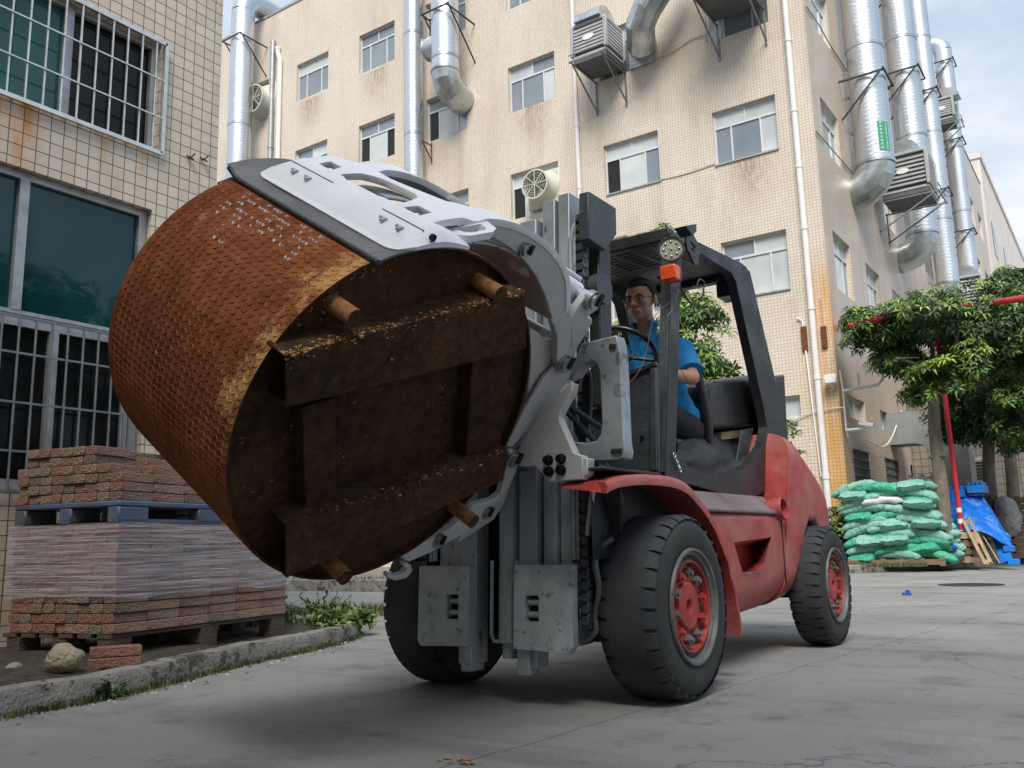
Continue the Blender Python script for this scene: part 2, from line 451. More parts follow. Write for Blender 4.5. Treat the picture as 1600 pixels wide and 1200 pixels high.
M['duct_elbow'] = mat('galvanised_sheet_elbow', (.46, .49, .50), .33, .85, .25, 3)
M['blackmetal'] = mat('black_painted_steel', (.022, .023, .025), .45, 0, .3, 9, bump=.2)
M['rusty'] = rust_mat('rusty_steel', (.03, .013, .008), (.13, .05, .02), (.22, .09, .035), (.32, .16, .07))
# ================================================================ GROUND
def noisy(x, y, s=1.0, z=0): return noise.noise(Vector((x * s, y * s, z)))

def asphalt():
    m = bpy.data.materials.new('worn_concrete_road'); m.use_nodes = True; nt = m.node_tree; p = nt.nodes['Principled BSDF']; L = nt.links.new; N = nt.nodes.new
    g = N('ShaderNodeNewGeometry')
    def nz(s_, d=8, r=.6, st=(1, 1, 1)):
        mp = N('ShaderNodeMapping'); mp.inputs['Scale'].default_value = st; L(g.outputs['Position'], mp.inputs[0])
        n = N('ShaderNodeTexNoise'); n.inputs['Scale'].default_value = s_; n.inputs['Detail'].default_value = d; n.inputs['Roughness'].default_value = r; L(mp.outputs[0], n.inputs['Vector']); return n.outputs['Fac']
    r1 = N('ShaderNodeValToRGB'); e = r1.color_ramp.elements; e[0].position = .3; e[0].color = (.20, .197, .195, 1); e[1].position = .7; e[1].color = (.32, .315, .308, 1)
    L(nz(.55), r1.inputs[0])
    def over(cur, fac_sock, lo, hi, c, amt, mode='MULTIPLY'):
        r = N('ShaderNodeMapRange'); r.inputs[1].default_value = lo; r.inputs[2].default_value = hi; r.inputs[4].default_value = amt; L(fac_sock, r.inputs[0])
        x = N('ShaderNodeMix'); x.data_type = 'RGBA'; x.blend_type = mode; L(r.outputs[0], x.inputs['Factor']); L(cur, x.inputs['A']); x.inputs['B'].default_value = (*c, 1); return x.outputs['Result']
    cur = r1.outputs[0]
    cur = over(cur, nz(1.7, 9, .7), .53, .66, (.55, .54, .53), .7)
    cur = over(cur, nz(4.3, 10, .75), .57, .64, (.62, .61, .60), .75)
    cur = over(cur, nz(.9, 12, .8, (1.5, .5, 1)), .60, .63, (.6, .59, .58), .6)
    cur = over(cur, nz(1.2, 6, .6, (.25, 2.2, 1)), .55, .68, (.6, .59, .58), .6)
    cur = over(cur, nz(120, 3), .45, .7, (.45, .45, .45), .6)
    cur = over(cur, nz(38, 2), .66, .72, (1.7, 1.65, 1.6), .6)
    # long construction joint and thin cracks
    A_, B_ = PZ(1600, 945, 0), PZ(900, 1140, 0); dd = (B_ - A_) / np.linalg.norm(B_ - A_); nn = np.array([-dd[1], dd[0], 0])
    for (off, amt) in ((0, .8), (1.9, .6)):
        dt = N('ShaderNodeVectorMath'); dt.operation = 'DOT_PRODUCT'; L(g.outputs['Position'], dt.inputs[0]); dt.inputs[1].default_value = tuple(nn)
        sb = N('ShaderNodeMath'); sb.operation = 'SUBTRACT'; L(dt.outputs['Value'], sb.inputs[0]); sb.inputs[1].default_value = float(A_ @ nn) + off
        wv = N('ShaderNodeMath'); wv.operation = 'MULTIPLY_ADD'; L(nz(3, 5), wv.inputs[0]); wv.inputs[1].default_value = .12; L(sb.outputs[0], wv.inputs[2])
        s2 = N('ShaderNodeMath'); s2.operation = 'SUBTRACT'; L(wv.outputs[0], s2.inputs[0]); s2.inputs[1].default_value = .06
        ab = N('ShaderNodeMath'); ab.operation = 'ABSOLUTE'; L(s2.outputs[0], ab.inputs[0])
        iv = N('ShaderNodeMapRange'); iv.inputs[1].default_value = .003; iv.inputs[2].default_value = .009; iv.inputs[3].default_value = 1; iv.inputs[4].default_value = 0; L(ab.outputs[0], iv.inputs[0])
        cur = over(cur, iv.outputs[0], 0, 1, (.5, .5, .49), amt)
    v = N('ShaderNodeTexVoronoi'); v.feature = 'DISTANCE_TO_EDGE'; v.inputs['Scale'].default_value = .16
    mpv = N('ShaderNodeMapping'); L(g.outputs['Position'], mpv.inputs[0]); ad = N('ShaderNodeVectorMath'); ad.operation = 'ADD'
    nc = N('ShaderNodeTexNoise'); nc.inputs['Scale'].default_value = 2.2; nc.inputs['Detail'].default_value = 6; L(g.outputs['Position'], nc.inputs['Vector'])
    L(g.outputs['Position'], ad.inputs[0]); L(nc.outputs['Color'], ad.inputs[1]); L(ad.outputs[0], v.inputs['Vector'])
    inv = N('ShaderNodeMapRange'); inv.inputs[1].default_value = .0; inv.inputs[2].default_value = .0022; inv.inputs[3].default_value = 1; inv.inputs[4].default_value = 0; L(v.outputs['Distance'], inv.inputs[0])
    cur = over(cur, inv.outputs[0], 0, 1, (.35, .34, .33), .8)
    L(cur, p.inputs['Base Color']); p.inputs['Roughness'].default_value = .82
    b = N('ShaderNodeBump'); b.inputs['Strength'].default_value = .55; b.inputs['Distance'].default_value = .006; L(nz(150, 4), b.inputs['Height']); L(b.outputs[0], p.inputs['Normal'])
    return m
M['road'] = asphalt()
mb = MB()
xs = [-900, -300, -100] + list(np.arange(-40, 30.1, 2.0)) + [60, 200, 900]
ys = [-900, -200, -50] + list(np.arange(-10, 60.1, 2.0)) + [120, 300, 900]
mb.grid([[(x, y, 0) for x in xs] for y in ys])
mb.build('road', M['road'], loc=(0, 0, 0), props=ST)

M['soil'] = mat('dark_soil_and_litter', (.055, .045, .032), .95, 0, .4, 14, bump=1, bscale=30, wear=(.16, .14, .11), wscale=26, wpos=.62)
M['gravel'] = mat('pale_gravelly_soil', (.20, .18, .15), .95, 0, .35, 10, bump=1, bscale=40, wear=(.07, .06, .045), wscale=20, wpos=.55)
M['grass'] = mat('grass_blades', (.05, .075, .02), .7, 0, .5, 3)
M['grass_pale'] = mat('pale_grass', (.12, .15, .05), .7, 0, .4, 3)

def ribbon(pts, inner, z0, z1, wd):
    """kerb strip along pts (ground line), its top wd wide, towards the inner side"""
    return None

# left island: kerb line on the road, measured
KL = [(-4.3, -1.5), (-4.16, .5), (-4.14, 1.6), (-4.18, 2.24), (-4.26, 2.73), (-4.44, 3.24), (-4.68, 3.88), (-4.83, 4.44), (-5.03, 5.0), (-5.39, 5.55), (-6.2, 6.1), (-7.4, 6.5), (-9, 6.7), (-16, 6.8)]
KLs = smooth_path([(x, y, 0) for x, y in KL], 5)
def offs(path, d):
    out_ = []
    for i, p in enumerate(path):
        a = path[min(i + 1, len(path) - 1)] - path[max(i - 1, 0)]; n = np.array([-a[1], a[0], 0]); n /= np.linalg.norm(n); out_.append(p + n * d)
    return out_
ki = offs(KLs, .12); kb = KLs
mb = MB(); rows = []
for i, (a, b) in enumerate(zip(kb, ki)):
    j = .012 * noisy(a[0] * 5, a[1] * 5); h = .115 + .012 * noisy(a[0] * 3, a[1] * 3, 1, 4)
    rows.append([a + np.array([j, 0, -.02]), a + np.array([j, j, .085]), lerp(a, b, .12) + np.array([0, 0, h]), b + np.array([0, 0, h + .004]), b + np.array([0, 0, .03])])
mb.grid(rows, flip=True)
mb.build('kerb', M['kerb'], loc=(0, 0, 0), smooth=50, props=ST)
mb = MB(); rows = []
for i, p in enumerate(ki):
    rows.append([(p[0] + (-14 - p[0]) * t, p[1] + (min(p[1], 4.2) * 1.0 - p[1]) * t * 0, .10 + .05 * min(1, t * 30) + .03 * noisy(p[0] * 3 + t * 20, p[1] * 3)) for t in (0, .015, .04, .08, .14, .22, .35, .6, 1)])
mb.grid(rows, flip=True)
mb.build('island_soil', M['soil'], loc=(0, 0, 0), smooth=60, props=ST)

# far strip in front of the main building
mb = MB()
mb.prism([(-60, 11.2, 0), (-9.6, 11.2, 0), (-9.0, 11.9, 0), (-9.0, 19.9, 0), (-60, 19.9, 0)], (0, 0, .16))
mb.build('planting_strip', M['gravel'], loc=(0, 0, 0), props=ST)
mb = MB()
for (a, b) in (((-60, 11.06), (-9.5, 11.06)), ((-9.5, 11.06), (-8.86, 11.8)), ((-8.86, 11.8), (-8.86, 19.8))):
    mb.bar((a[0], a[1], .09), (b[0], b[1], .09), .16, .22)
mb.build('kerb', M['kerb'], loc=(0, 0, 0), bevel=.02, props=ST)
# right strip along the side wall
RK = [(-5.6, 17.9), (-4.9, 18.05), (-4.55, 18.5), (-3.7, 20.1), (-3.0, 21.8), (-2.2, 24.3), (-1.6, 27.0), (6, 27.0)]
mb = MB()
mb.prism([(x, y, -.02) for x, y in RK] + [(6, 60, -.02), (-5.04, 60, -.02), (-5.04, 19.95, -.02), (-8.8, 19.95, -.02), (-8.8, 17.9, -.02)], (0, 0, .14))
mb.build('planting_strip', M['gravel'], loc=(0, 0, 0), props=ST)
mb = MB()
for i in range(len(RK) - 1):
    mb.bar((RK[i][0], RK[i][1], .075), (RK[i + 1][0], RK[i + 1][1], .075), .13, .17)
mb.build('kerb', M['kerb'], loc=(0, 0, 0), bevel=.015, props=ST)
mb = MB(); c0 = PZ(1517, 914, 0)
mb.prism([(c0[0] + .42 * cos(t * pi / 12), c0[1] + .42 * sin(t * pi / 12), .0) for t in range(24)], (0, 0, .008))
tag(mb.build('manhole_cover', M['blackmetal']), 'flat dark manhole cover in the road right of the lift truck', 'manhole cover')

# grass, weeds as one ground cover
def blades(regions, n, h, mats, name, lab=None):
    mb = MB()
    for k in range(n):
        x, y, z = regions(); a = random.uniform(0, 2 * pi); l = h * random.uniform(.4, 1.2); wd = l * .05 + .003
        t = random.uniform(-.5, .5) * l; u = random.uniform(-.5, .5) * l; c_, s_ = cos(a) * wd, sin(a) * wd
        mb.add([(x - c_, y - s_, z), (x + c_, y + s_, z), (x + c_ * .6 + t * .4, y + s_ * .6 + u * .4, z + l * .6), (x - c_ * .6 + t * .4, y - s_ * .6 + u * .4, z + l * .6), (x + t, y + u, z + l)], [(0, 1, 2, 3), (3, 2, 4)], random.choice((0, 0, 1)))
    o = mb.build(name, mats, loc=(0, 0, 0), props=SF); o['label'] = lab
    return o
def reg_kerb():
    i = random.randrange(8, len(KLs) - 22); p = lerp(KLs[i], KLs[i + 1], random.random()); d = abs(random.gauss(0, .035))
    return p[0] + d, p[1] - d * .5, 0
blades(reg_kerb, 1500, .04, [M['grass'], M['grass_pale']], 'kerb_grass', 'short grass growing at the foot of the left kerb')
def reg_far():
    if random.random() < .5: return random.uniform(-22, -9.2), 11.2 + abs(random.gauss(0, .7)), .15
    return random.uniform(-4.8, -3.4), random.uniform(18.4, 19.0), .11
blades(reg_far, 2600, .09, [M['grass'], M['grass_pale']], 'verge_grass', 'pale grass on the far verges')
def reg_isl():
    return random.uniform(-6.2, -5.3), random.uniform(4.2, 6.2), .13
blades(reg_isl, 1800, .09, [M['grass'], M['grass_pale']], 'island_grass', 'low grass behind the brick pallet')

def leaf(mb, p, d, up, L, W, mi=0, droop=.25):
    p, d, up = np.array(p), np.array(d, float), np.array(up, float)
    d /= np.linalg.norm(d); s_ = np.cross(d, up); s_ /= (np.linalg.norm(s_) + 1e-9); n = np.cross(s_, d)
    m = p + d * L * .5 + n * L * .06; t = p + d * L - n * L * droop
    mb.add([p, m + s_ * W / 2 + n * W * .12, t, m - s_ * W / 2 + n * W * .12, m], [(0, 1, 4), (1, 2, 4), (2, 3, 4), (3, 0, 4)], mi)
def rdir(up=.0):
    while True:
        v = np.array([random.uniform(-1, 1) for _ in range(3)]); l = np.linalg.norm(v)
        if .1 < l < 1: v /= l; v[2] += up; return v / np.linalg.norm(v)
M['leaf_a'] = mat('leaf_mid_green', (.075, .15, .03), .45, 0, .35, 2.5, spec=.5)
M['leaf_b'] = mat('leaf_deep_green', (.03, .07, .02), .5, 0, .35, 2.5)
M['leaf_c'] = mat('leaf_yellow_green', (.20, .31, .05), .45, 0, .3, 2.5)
M['stalk'] = mat('green_stalk', (.10, .13, .05), .8)
M['bark'] = mat('grey_brown_bark', (.17, .145, .115), .95, 0, .3, 10, bump=1, bscale=35, stretch=(1, 1, .35))
for m_ in ('leaf_a', 'leaf_b', 'leaf_c'):
    pr = M[m_].node_tree.nodes['Principled BSDF']; pr.inputs['Transmission Weight'].default_value = 0; pr.inputs['Subsurface Weight'].default_value = 0

def weed(loc, h, n, r, label, group=None, L=.08, W=.04, name='weed'):
    t = thing(name, label, 'weed', loc, group); st = MB(); lf = MB(); loc = np.array(loc, float)
    for k in range(n):
        a = random.uniform(0, 2 * pi); rr = r * sqrt(random.random()); tip = loc + np.array([cos(a) * rr, sin(a) * rr, h * random.uniform(.5, 1)])
        base = loc + np.array([cos(a) * rr * .4, sin(a) * rr * .4, 0]); st.tube([base, lerp(base, tip, .6) + [0, 0, h * .1], tip], [.004, .003, .002], 4)
        for j in range(random.randint(5, 9)):
            q = lerp(base, tip, random.uniform(.3, 1)); leaf(lf, q, rdir(.5), (0, 0, 1), L * random.uniform(.6, 1.2), W * random.uniform(.7, 1.2), random.choice((0, 2, 2, 0)))
    st.build('stem', M['stalk'], t); lf.build('foliage', [M['leaf_a'], M['leaf_b'], M['leaf_c']], t)
    return t
weed((-5.38, 5.35, .05), .16, 50, .26, 'dense bright green weed clump at the kerb end behind the left pallet', None, .09, .045)
weed((-5.25, 5.0, .02), .13, 40, .22, 'bright green weed spilling over the kerb onto the road', None, .08, .045)
weed((-5.55, 4.75, .13), .26, 22, .16, 'taller weed against the right end of the brick pallet', None, .07, .03)
weed((-5.9, 5.6, .13), .2, 18, .3, 'sparse weed on the rubble behind the kerb end', None, .06, .03)
# broad grassy tuft at the kerb foot
t = thing('weed', 'broad-leaved tuft growing at the foot of the left kerb in front of the red brick', 'weed', PZ(168, 1097, 0.01)); lf = MB()
c0 = PZ(172, 1092, .0)
for k in range(26):
    a = random.uniform(0, 2 * pi); d = np.array([cos(a), sin(a), random.uniform(.4, 1.6)]); leaf(lf, c0 + [random.gauss(0, .02), random.gauss(0, .02), .0], d, (0, 0, 1), random.uniform(.1, .19), .02, random.choice((0, 1, 0)), .3)
lf.build('foliage', [M['leaf_a'], M['leaf_b']], t)
# ================================================================ BUILDINGS
def wall_open(mb, axis, c, a0, a1, z0, z1, holes, depth, mi=0, out_sign=-1, reveal_mi=0):
    """flat wall on plane axis=c spanning a0..a1 (other horizontal axis) and z0..z1 with openings (a,b,z,z) set back by depth.
    out_sign: direction of the outside normal along axis"""
    A = sorted(set([a0, a1] + [h[0] for h in holes] + [h[1] for h in holes])); Z = sorted(set([z0, z1] + [h[2] for h in holes] + [h[3] for h in holes]))
    def P(a, z, d=0): return (a, c - out_sign * d, z) if axis == 1 else (c - out_sign * d, a, z)
    flip = (out_sign > 0) == (axis == 1)
    def quad(p, m):
        mb.add(p, [(3, 2, 1, 0) if flip else (0, 1, 2, 3)], m)
    for i in range(len(A) - 1):
        for j in range(len(Z) - 1):
            ca, cz = (A[i] + A[i + 1]) / 2, (Z[j] + Z[j + 1]) / 2
            if any(h[0] < ca < h[1] and h[2] < cz < h[3] for h in holes): continue
            quad([P(A[i], Z[j]), P(A[i + 1], Z[j]), P(A[i + 1], Z[j + 1]), P(A[i], Z[j + 1])], mi)
    for (a, b, z, zz) in holes:
        for q in ([P(a, z), P(a, z, depth), P(b, z, depth), P(b, z)], [P(a, zz, depth), P(a, zz), P(b, zz), P(b, zz, depth)],
                  [P(a, z, depth), P(a, z), P(a, zz), P(a, zz, depth)], [P(b, z), P(b, z, depth), P(b, zz, depth), P(b, zz)]):
            quad(q[::-1], reveal_mi)

def window(parent, axis, c, a, b, z, zz, out_sign=-1, lay='std', glass=None, fw=.045, name='window', frame_mat='alu', open_sash=None):
    """aluminium window: fixed lights above, sliding sashes below; c is the plane of the frame front"""
    if glass is None: glass = [random.choice(['gl_light', 'gl_mid', 'gl_mid'])for _ in range(5)]
    f = MB(); dp = .06
    def B(mb, a_, b_, z_, zz_, d0, d1, mi=0):
        y0, y1 = c - out_sign * d0, c - out_sign * d1
        if axis == 1: mb.box(a_, b_, y0, y1, z_, zz_, mi)
        else: mb.box(y0, y1, a_, b_, z_, zz_, mi)
    B(f, a, b, z, z + fw, 0, dp); B(f, a, b, zz - fw, zz, 0, dp); B(f, a, a + fw, z + fw, zz - fw, .001, dp); B(f, b - fw, b, z + fw, zz - fw, .001, dp)
    panes = []
    tr = z + (zz - z) * .68
    if lay == 'std':
        B(f, a + fw, b - fw, tr, tr + fw * 1.2, .002, dp)
        m = (a + b) / 2; B(f, m - fw * .4, m + fw * .4, tr + fw * 1.2, zz - fw, .003, dp)
        panes += [(a + fw, m - fw * .4, tr + fw * 1.2, zz - fw), (m + fw * .4, b - fw, tr + fw * 1.2, zz - fw)]
        w_ = b - a; cuts = [a + fw, a + w_ * .27, a + w_ * .73, b - fw]
        for k in (1, 2): B(f, cuts[k] - fw * .45, cuts[k] + fw * .45, z + fw, tr, .004, dp)
        for k in range(3):
            l_ = cuts[k] + (fw * .45 if k else 0); r_ = cuts[k + 1] - (fw * .45 if k < 2 else 0); panes.append((l_, r_, z + fw, tr))
    elif lay == 'two':
        m = (a + b) / 2; B(f, m - fw * .5, m + fw * .5, z + fw, zz - fw, .003, dp)
        panes += [(a + fw, m - fw * .5, z + fw, zz - fw), (m + fw * .5, b - fw, z + fw, zz - fw)]
    elif lay == 'one': panes.append((a + fw, b - fw, z + fw, zz - fw))
    fo = f.build(name, M[frame_mat], parent)
    for k, (l_, r_, z_, zz_) in enumerate(panes):
        g = MB(); B(g, l_, r_, z_, zz_, .03, .04); gm = glass[k % len(glass)]
        g.build('pane', M[gm], fo)
    return fo

# ---------------------------------------------------------------- main building
XC, YF, ZR = -5.05, 20.0, 20.33
mbld = thing('factory_building', 'large cream-tiled factory building of several storeys with grid of aluminium windows', 'building', (XC, YF, 0))
cols = [-25.85, -22.76, -19.68, -16.75, -13.62, -10.58, -7.5]
rows_ = [(16.4, 17.82), (13.1, 14.53), (9.82, 11.2), (6.38, 7.8), (3.37, 3.88), (1.2, 2.66)]
rows_m = [(16.4, 17.82), (13.1, 14.53), (9.82, 11.2), (6.38, 7.8), (3.37, 3.88)]
holes = [(x, x + 1.6, z, zz) for x in cols for (z, zz) in rows_m]
mb = MB(); wall_open(mb, 1, YF, -27.6, XC, 0, ZR, holes, .16)
scols = [20.75 + 3.12 * k for k in range(11)]
sh = [(y, y + 1.55, z, zz) for y in scols for (z, zz) in rows_]
wall_open(mb, 0, XC, YF, 55, 0, ZR, sh, .16, 1, out_sign=1)
mb.add([(-27.6, YF, ZR), (XC, YF, ZR), (XC, 55, ZR), (-27.6, 55, ZR)], [(0, 1, 2, 3)], 2)
mb.add([(-27.6, YF, 0), (-27.6, YF, ZR), (-27.6, 55, ZR), (-27.6, 55, 0)], [(0, 1, 2, 3)], 1)
mb.add([(-27.6, 55, 0), (XC, 55, 0), (XC, 55, ZR), (-27.6, 55, ZR)], [(3, 2, 1, 0)], 1)
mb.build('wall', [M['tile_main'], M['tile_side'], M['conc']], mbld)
mb = MB()
mb.box(-27.6, XC - .003, YF - .03, YF + .25, ZR, ZR + .09); mb.box(XC - .25, XC + .03, YF + .26, 55, ZR, ZR + .09)
mb.build('parapet_cap', M['conc'], mbld)
GL = {(0, 0): ['gl_light', 'gl_mid'], (1, 0): ['gl_light', 'gl_light', 'gl_mid', 'gl_mid', 'gl_mid'], (2, 1): ['gl_mid', 'gl_mid', 'void', 'gl_light', 'void'], (2, 0): ['gl_mid', 'gl_mid', 'gl_mid', 'gl_mid', 'gl_mid'],
      (3, 1): ['gl_mid', 'gl_light', 'gl_dark', 'gl_light', 'gl_light'], (4, 1): ['gl_light', 'gl_mid', 'gl_mid', 'gl_mid', 'gl_light'], (4, 2): ['gl_light', 'gl_light', 'void', 'gl_light', 'gl_light'],
      (5, 2): ['gl_light', 'gl_light', 'void', 'gl_light', 'gl_mid'], (6, 2): ['gl_light', 'gl_light', 'gl_mid', 'gl_mid', 'gl_light'], (6, 3): ['gl_mid', 'gl_light', 'gl_mid', 'gl_light', 'gl_light'], (6, 1): ['gl_light', 'gl_light', 'gl_light', 'gl_mid', 'gl_mid'],
      (3, 0): ['gl_mid', 'gl_mid', 'gl_dark', 'gl_mid', 'gl_mid']}
for i, x in enumerate(cols):
    for j, (z, zz) in enumerate(rows_m):
        window(mbld, 1, YF + .10, x, x + 1.6, z, zz, lay='std' if j < 4 else 'one', glass=GL.get((i, j)))
for i, y in enumerate(scols):
    for j, (z, zz) in enumerate(rows_):
        if j == 5:
            if i < 2:
                g = MB(); g.box(XC - .09, XC - .05, y, y + 1.55, z, zz); fo = g.build('window', M['gl_dark'], mbld)
                g = MB()
                for k in range(14): g.box(XC - .05, XC - .03, y + .03 + k * .115, y + .05 + k * .115, z, zz)
                for k in range(8): g.box(XC - .03, XC - .012, y, y + 1.55, z + .1 + k * .19, z + .118 + k * .19)
                g.build('grille', M['steel_dark'], fo)
            continue
        if i > 7 and j > 2: continue
        window(mbld, 0, XC - .10, y, y + 1.55, z, zz, out_sign=1, lay='std' if j < 4 else 'two', glass=['gl_light', 'gl_light', 'gl_mid', 'gl_light', 'gl_mid'] if i < 3 else None)
# thin sills and bands between windows
for x, z in ((-5.95, 6.36), (-5.95, 9.80), (-9.0, 9.80)):
    mb = MB(); mb.box(x - 1.55, x + .05, YF - .035, YF - .002, z - .03, z + .012); mb.build('window_sill', M['alu_gray'], mbld)

# single-storey wing behind the trees
wing = thing('annexe', 'low annexe under the trees at right, tiles darkened for shade, with a small air conditioner', 'building', (-1, 27, 0))
mb = MB(); wall_open(mb, 1, 27.2, XC + .004, 14, 0, 5.9, [(-1.9, -.6, 2.6, 3.6), (1.0, 2.4, 1.2, 3.2), (4, 5.6, 1.2, 3.2)], .2)
mb.add([(XC + .004, 27.2, 5.9), (14, 27.2, 5.9), (14, 40, 5.9), (XC + .004, 40, 5.9)], [(0, 1, 2, 3)], 1)
M['tile_wing'] = tile_mat('shaded_tiles', .2, (.22, .20, .17), (.27, .24, .2), (.12, .1, .08), .012, (.5, .45, .4))  # tile colour kept dark for the tree shade on this wall
mb.build('wall', [M['tile_wing'], M['conc']], wing)
for (a, b, z, zz) in [(-1.9, -.6, 2.6, 3.6), (1.0, 2.4, 1.2, 3.2), (4, 5.6, 1.2, 3.2)]:
    window(wing, 1, 27.3, a, b, z, zz, lay='two', glass=['gl_dark'], frame_mat='alu_gray')

# unseen block added behind the viewer to shade the near part of the yard
t = thing('shade_block', 'tall cream block added unseen behind the viewer to shade the near yard', 'building', (0, -13, 0)); mb = MB()
wall_open(mb, 1, -10, -34, 30, 0, 19.5, [(-30 + 4.2 * i, -28 + 4.2 * i, 1.6 + 3.4 * j, 3.2 + 3.4 * j) for i in range(14) for j in range(5)], .2, out_sign=1)
mb.box(-34, 30, -20, -10.25, 0, 19.5); mb.build('wall', M['tile_side'], t)

# distant buildings behind on the right
M['render_pink'] = mat('pale_pink_render', (.66, .60, .55), .9, 0, .1, .6)
M['render_peach'] = mat('peach_render', (.70, .60, .50), .9, 0, .1, .6)
def far_building(name, label, x0, x1, y0, y1, z, m, wins, loc=None):
    t = thing(name, label, 'building', ((x0 + x1) / 2, (y0 + y1) / 2, 0)); mb = MB()
    mb.box(x0, x1, y0, y1, 0, z); mb.build('wall', M[m], t)
    p = MB(); p.box(x0 - .08, x1 + .08, y0 - .08, y1 + .08, z + .004, z + .35); p.build('parapet', M[m], t)
    for (ax, a, b, zz0, zz1) in wins:
        g = MB()
        if ax == 0: g.box(x1 - .1, x1 + .03, a, b, zz0, zz1)
        else: g.box(a, b, y0 - .03, y0 + .1, zz0, zz1)
        g.build('window', M['gl_dark'], t)
    return t
far_building('apartment_block', 'distant pale pink block behind the tall ducts at the right', -12, -5.0, 56, 84, 22.3, 'render_pink', [(0, 58 + 6 * i, 59.6 + 6 * i, 5 + 4 * j, 7 + 4 * j) for i in range(4) for j in range(4)])
far_building('apartment_block', 'far peach-coloured block with a phone mast on its roof at the right edge', -8, 6, 92, 110, 22.5, 'render_peach', [(1, -5 + 4 * i, -3.8 + 4 * i, 6 + 4 * j, 8.2 + 4 * j) for i in range(3) for j in range(4)])
t = thing('phone_mast', 'thin grey phone mast with panel aerials on the far peach roof', 'aerial', (-4.6, 94, 22.6)); mb = MB()
for k in range(3): mb.tube([(-4.6 + .5 * cos(k * 2.1), 94 + .5 * sin(k * 2.1), 22.6), (-4.6, 94, 29)], .05, 5)
mb.tube([(-4.6, 94, 22.6), (-4.6, 94, 31.5)], .05, 5)
for k in range(5): mb.box(-4.9, -4.3, 93.97, 94.03, 23.5 + k, 23.56 + k)
mb.build('mast', M['alu_gray'], t); mb = MB(); mb.box(-4.2, -3.8, 93.8, 94, 27, 29.4); mb.box(-5.3, -5.0, 93.8, 94, 26, 28); mb.build('panel', M['alu'], t)
t = thing('phone_mast', 'thin grey mast standing on the end of the tiled factory roof beside the last duct', 'aerial', (-5.4, 46, 20.4)); mb = MB()
mb.tube([(-5.4, 46, 20.4), (-5.4, 46, 24.6)], .045, 5); mb.tube([(-5.4, 46, 23), (-4.8, 46, 23.3)], .03, 4); mb.build('mast', M['alu_gray'], t)
mb = MB(); mb.box(-4.95, -4.7, 45.9, 46, 22.6, 23.9); mb.build('panel', M['alu'], t)

# ---------------------------------------------------------------- pipes and ducts on the building
def pipe_thing(name, label, cat, pts, r, m, collars=(), n=12, group=None):
    t = thing(name, label, cat, pts[0], group); mb = MB(); mb.tube(pts, r, n); mb.build('pipe', m, t, smooth=50)
    if collars:
        cb = MB()
        for c in collars: cb.cyl((c[0], c[1], c[2] - .05), (c[0], c[1], c[2] + .05), r * 1.18, n=n)
        cb.build('collar', m, t, smooth=50)
    return t
yp = YF - .09
x5 = float(PY(1250, 280, yp)[0])
pipe_thing('drain_pipe', 'thick white drain pipe near the corner of the factory', 'pipe', [(x5, yp, 0), (x5, yp, ZR)], .07, M['pvc'], [(x5, yp, z) for z in (2, 4.2, 5.8, 7.7, 9.2, 10.6, 12.4, 14, 16, 18)])
x4 = float(PY(899, 140, yp)[0])
pipe_thing('drain_pipe', 'slim white drain pipe halfway along the factory front', 'pipe', [(x4, yp, 0), (x4, yp, ZR)], .055, M['pvc'], [(x4, yp, z) for z in (8, 10.2, 12, 14, 16, 18)])
x2 = float(PY(437, 120, yp)[0]); z2 = float(PY(436, 75, yp)[2])
pipe_thing('drain_pipe', 'white pipe with a bent top at the left end of the factory front', 'pipe', [(x2, yp, 0), (x2, yp, z2 - .5), (x2 - .12, yp, z2 - .2), (x2 - .14, yp, z2)], .085, M['pvc'], [(x2 - .14, yp, z2), (x2, yp, 14), (x2, yp, 11)])
x1 = float(PY(426, 100, yp)[0])
pipe_thing('drain_pipe', 'grey metal pipe beside the bent white pipe at the left end', 'pipe', [(x1, yp, 0), (x1, yp, z2 + .4)], .095, M['alu_gray'], [(x1, yp, 15), (x1, yp, 12)])
xd = float(PY(1278, 620, yp)[0])
pipe_thing('conduit', 'thin white conduit running up left of the thick drain pipe', 'pipe', [PY(1283, 745, yp + .05), PY(1253, 500, yp + .05), PY(1245, 497, yp + .05)], .018, M['pvc'])

def bracket(t, x, y, z, out, r, axis):
    """angle-iron bracket holding a duct. axis 1: wall faces -y, out is the duct centre distance"""
    mb = MB()
    if axis == 1:
        for s in (-1, 1):
            xx = x + s * (r + .06); mb.bar((xx, YF, z), (xx, YF - out - r - .08, z), .04, .04); mb.bar((xx, YF, z - out - r), (xx, YF - out - r + .05, z - .03), .035, .035)
        mb.bar((x - r - .1, YF - out - r - .05, z + .03), (x + r + .1, YF - out - r - .05, z + .03), .04, .04)
    else:
        for s in (-1, 1):
            yy = y + s * (r + .06); mb.bar((XC, yy, z), (XC + out + r + .08, yy, z), .045, .045); mb.bar((XC, yy, z - out - r), (XC + out + r - .05, yy, z - .03), .04, .04)
        mb.bar((XC + out + r + .05, y - r - .12, z + .03), (XC + out + r + .05, y + r + .12, z + .03), .045, .045)
    mb.build('bracket', M['blackmetal'], t)

def elbow_pts(c, R_, a0, a1, u, v, n=7):
    c, u, v = map(lambda q: np.array(q, float), (c, u, v))
    return [c + R_ * (cos(a) * u + sin(a) * v) for a in np.linspace(a0, a1, n)]

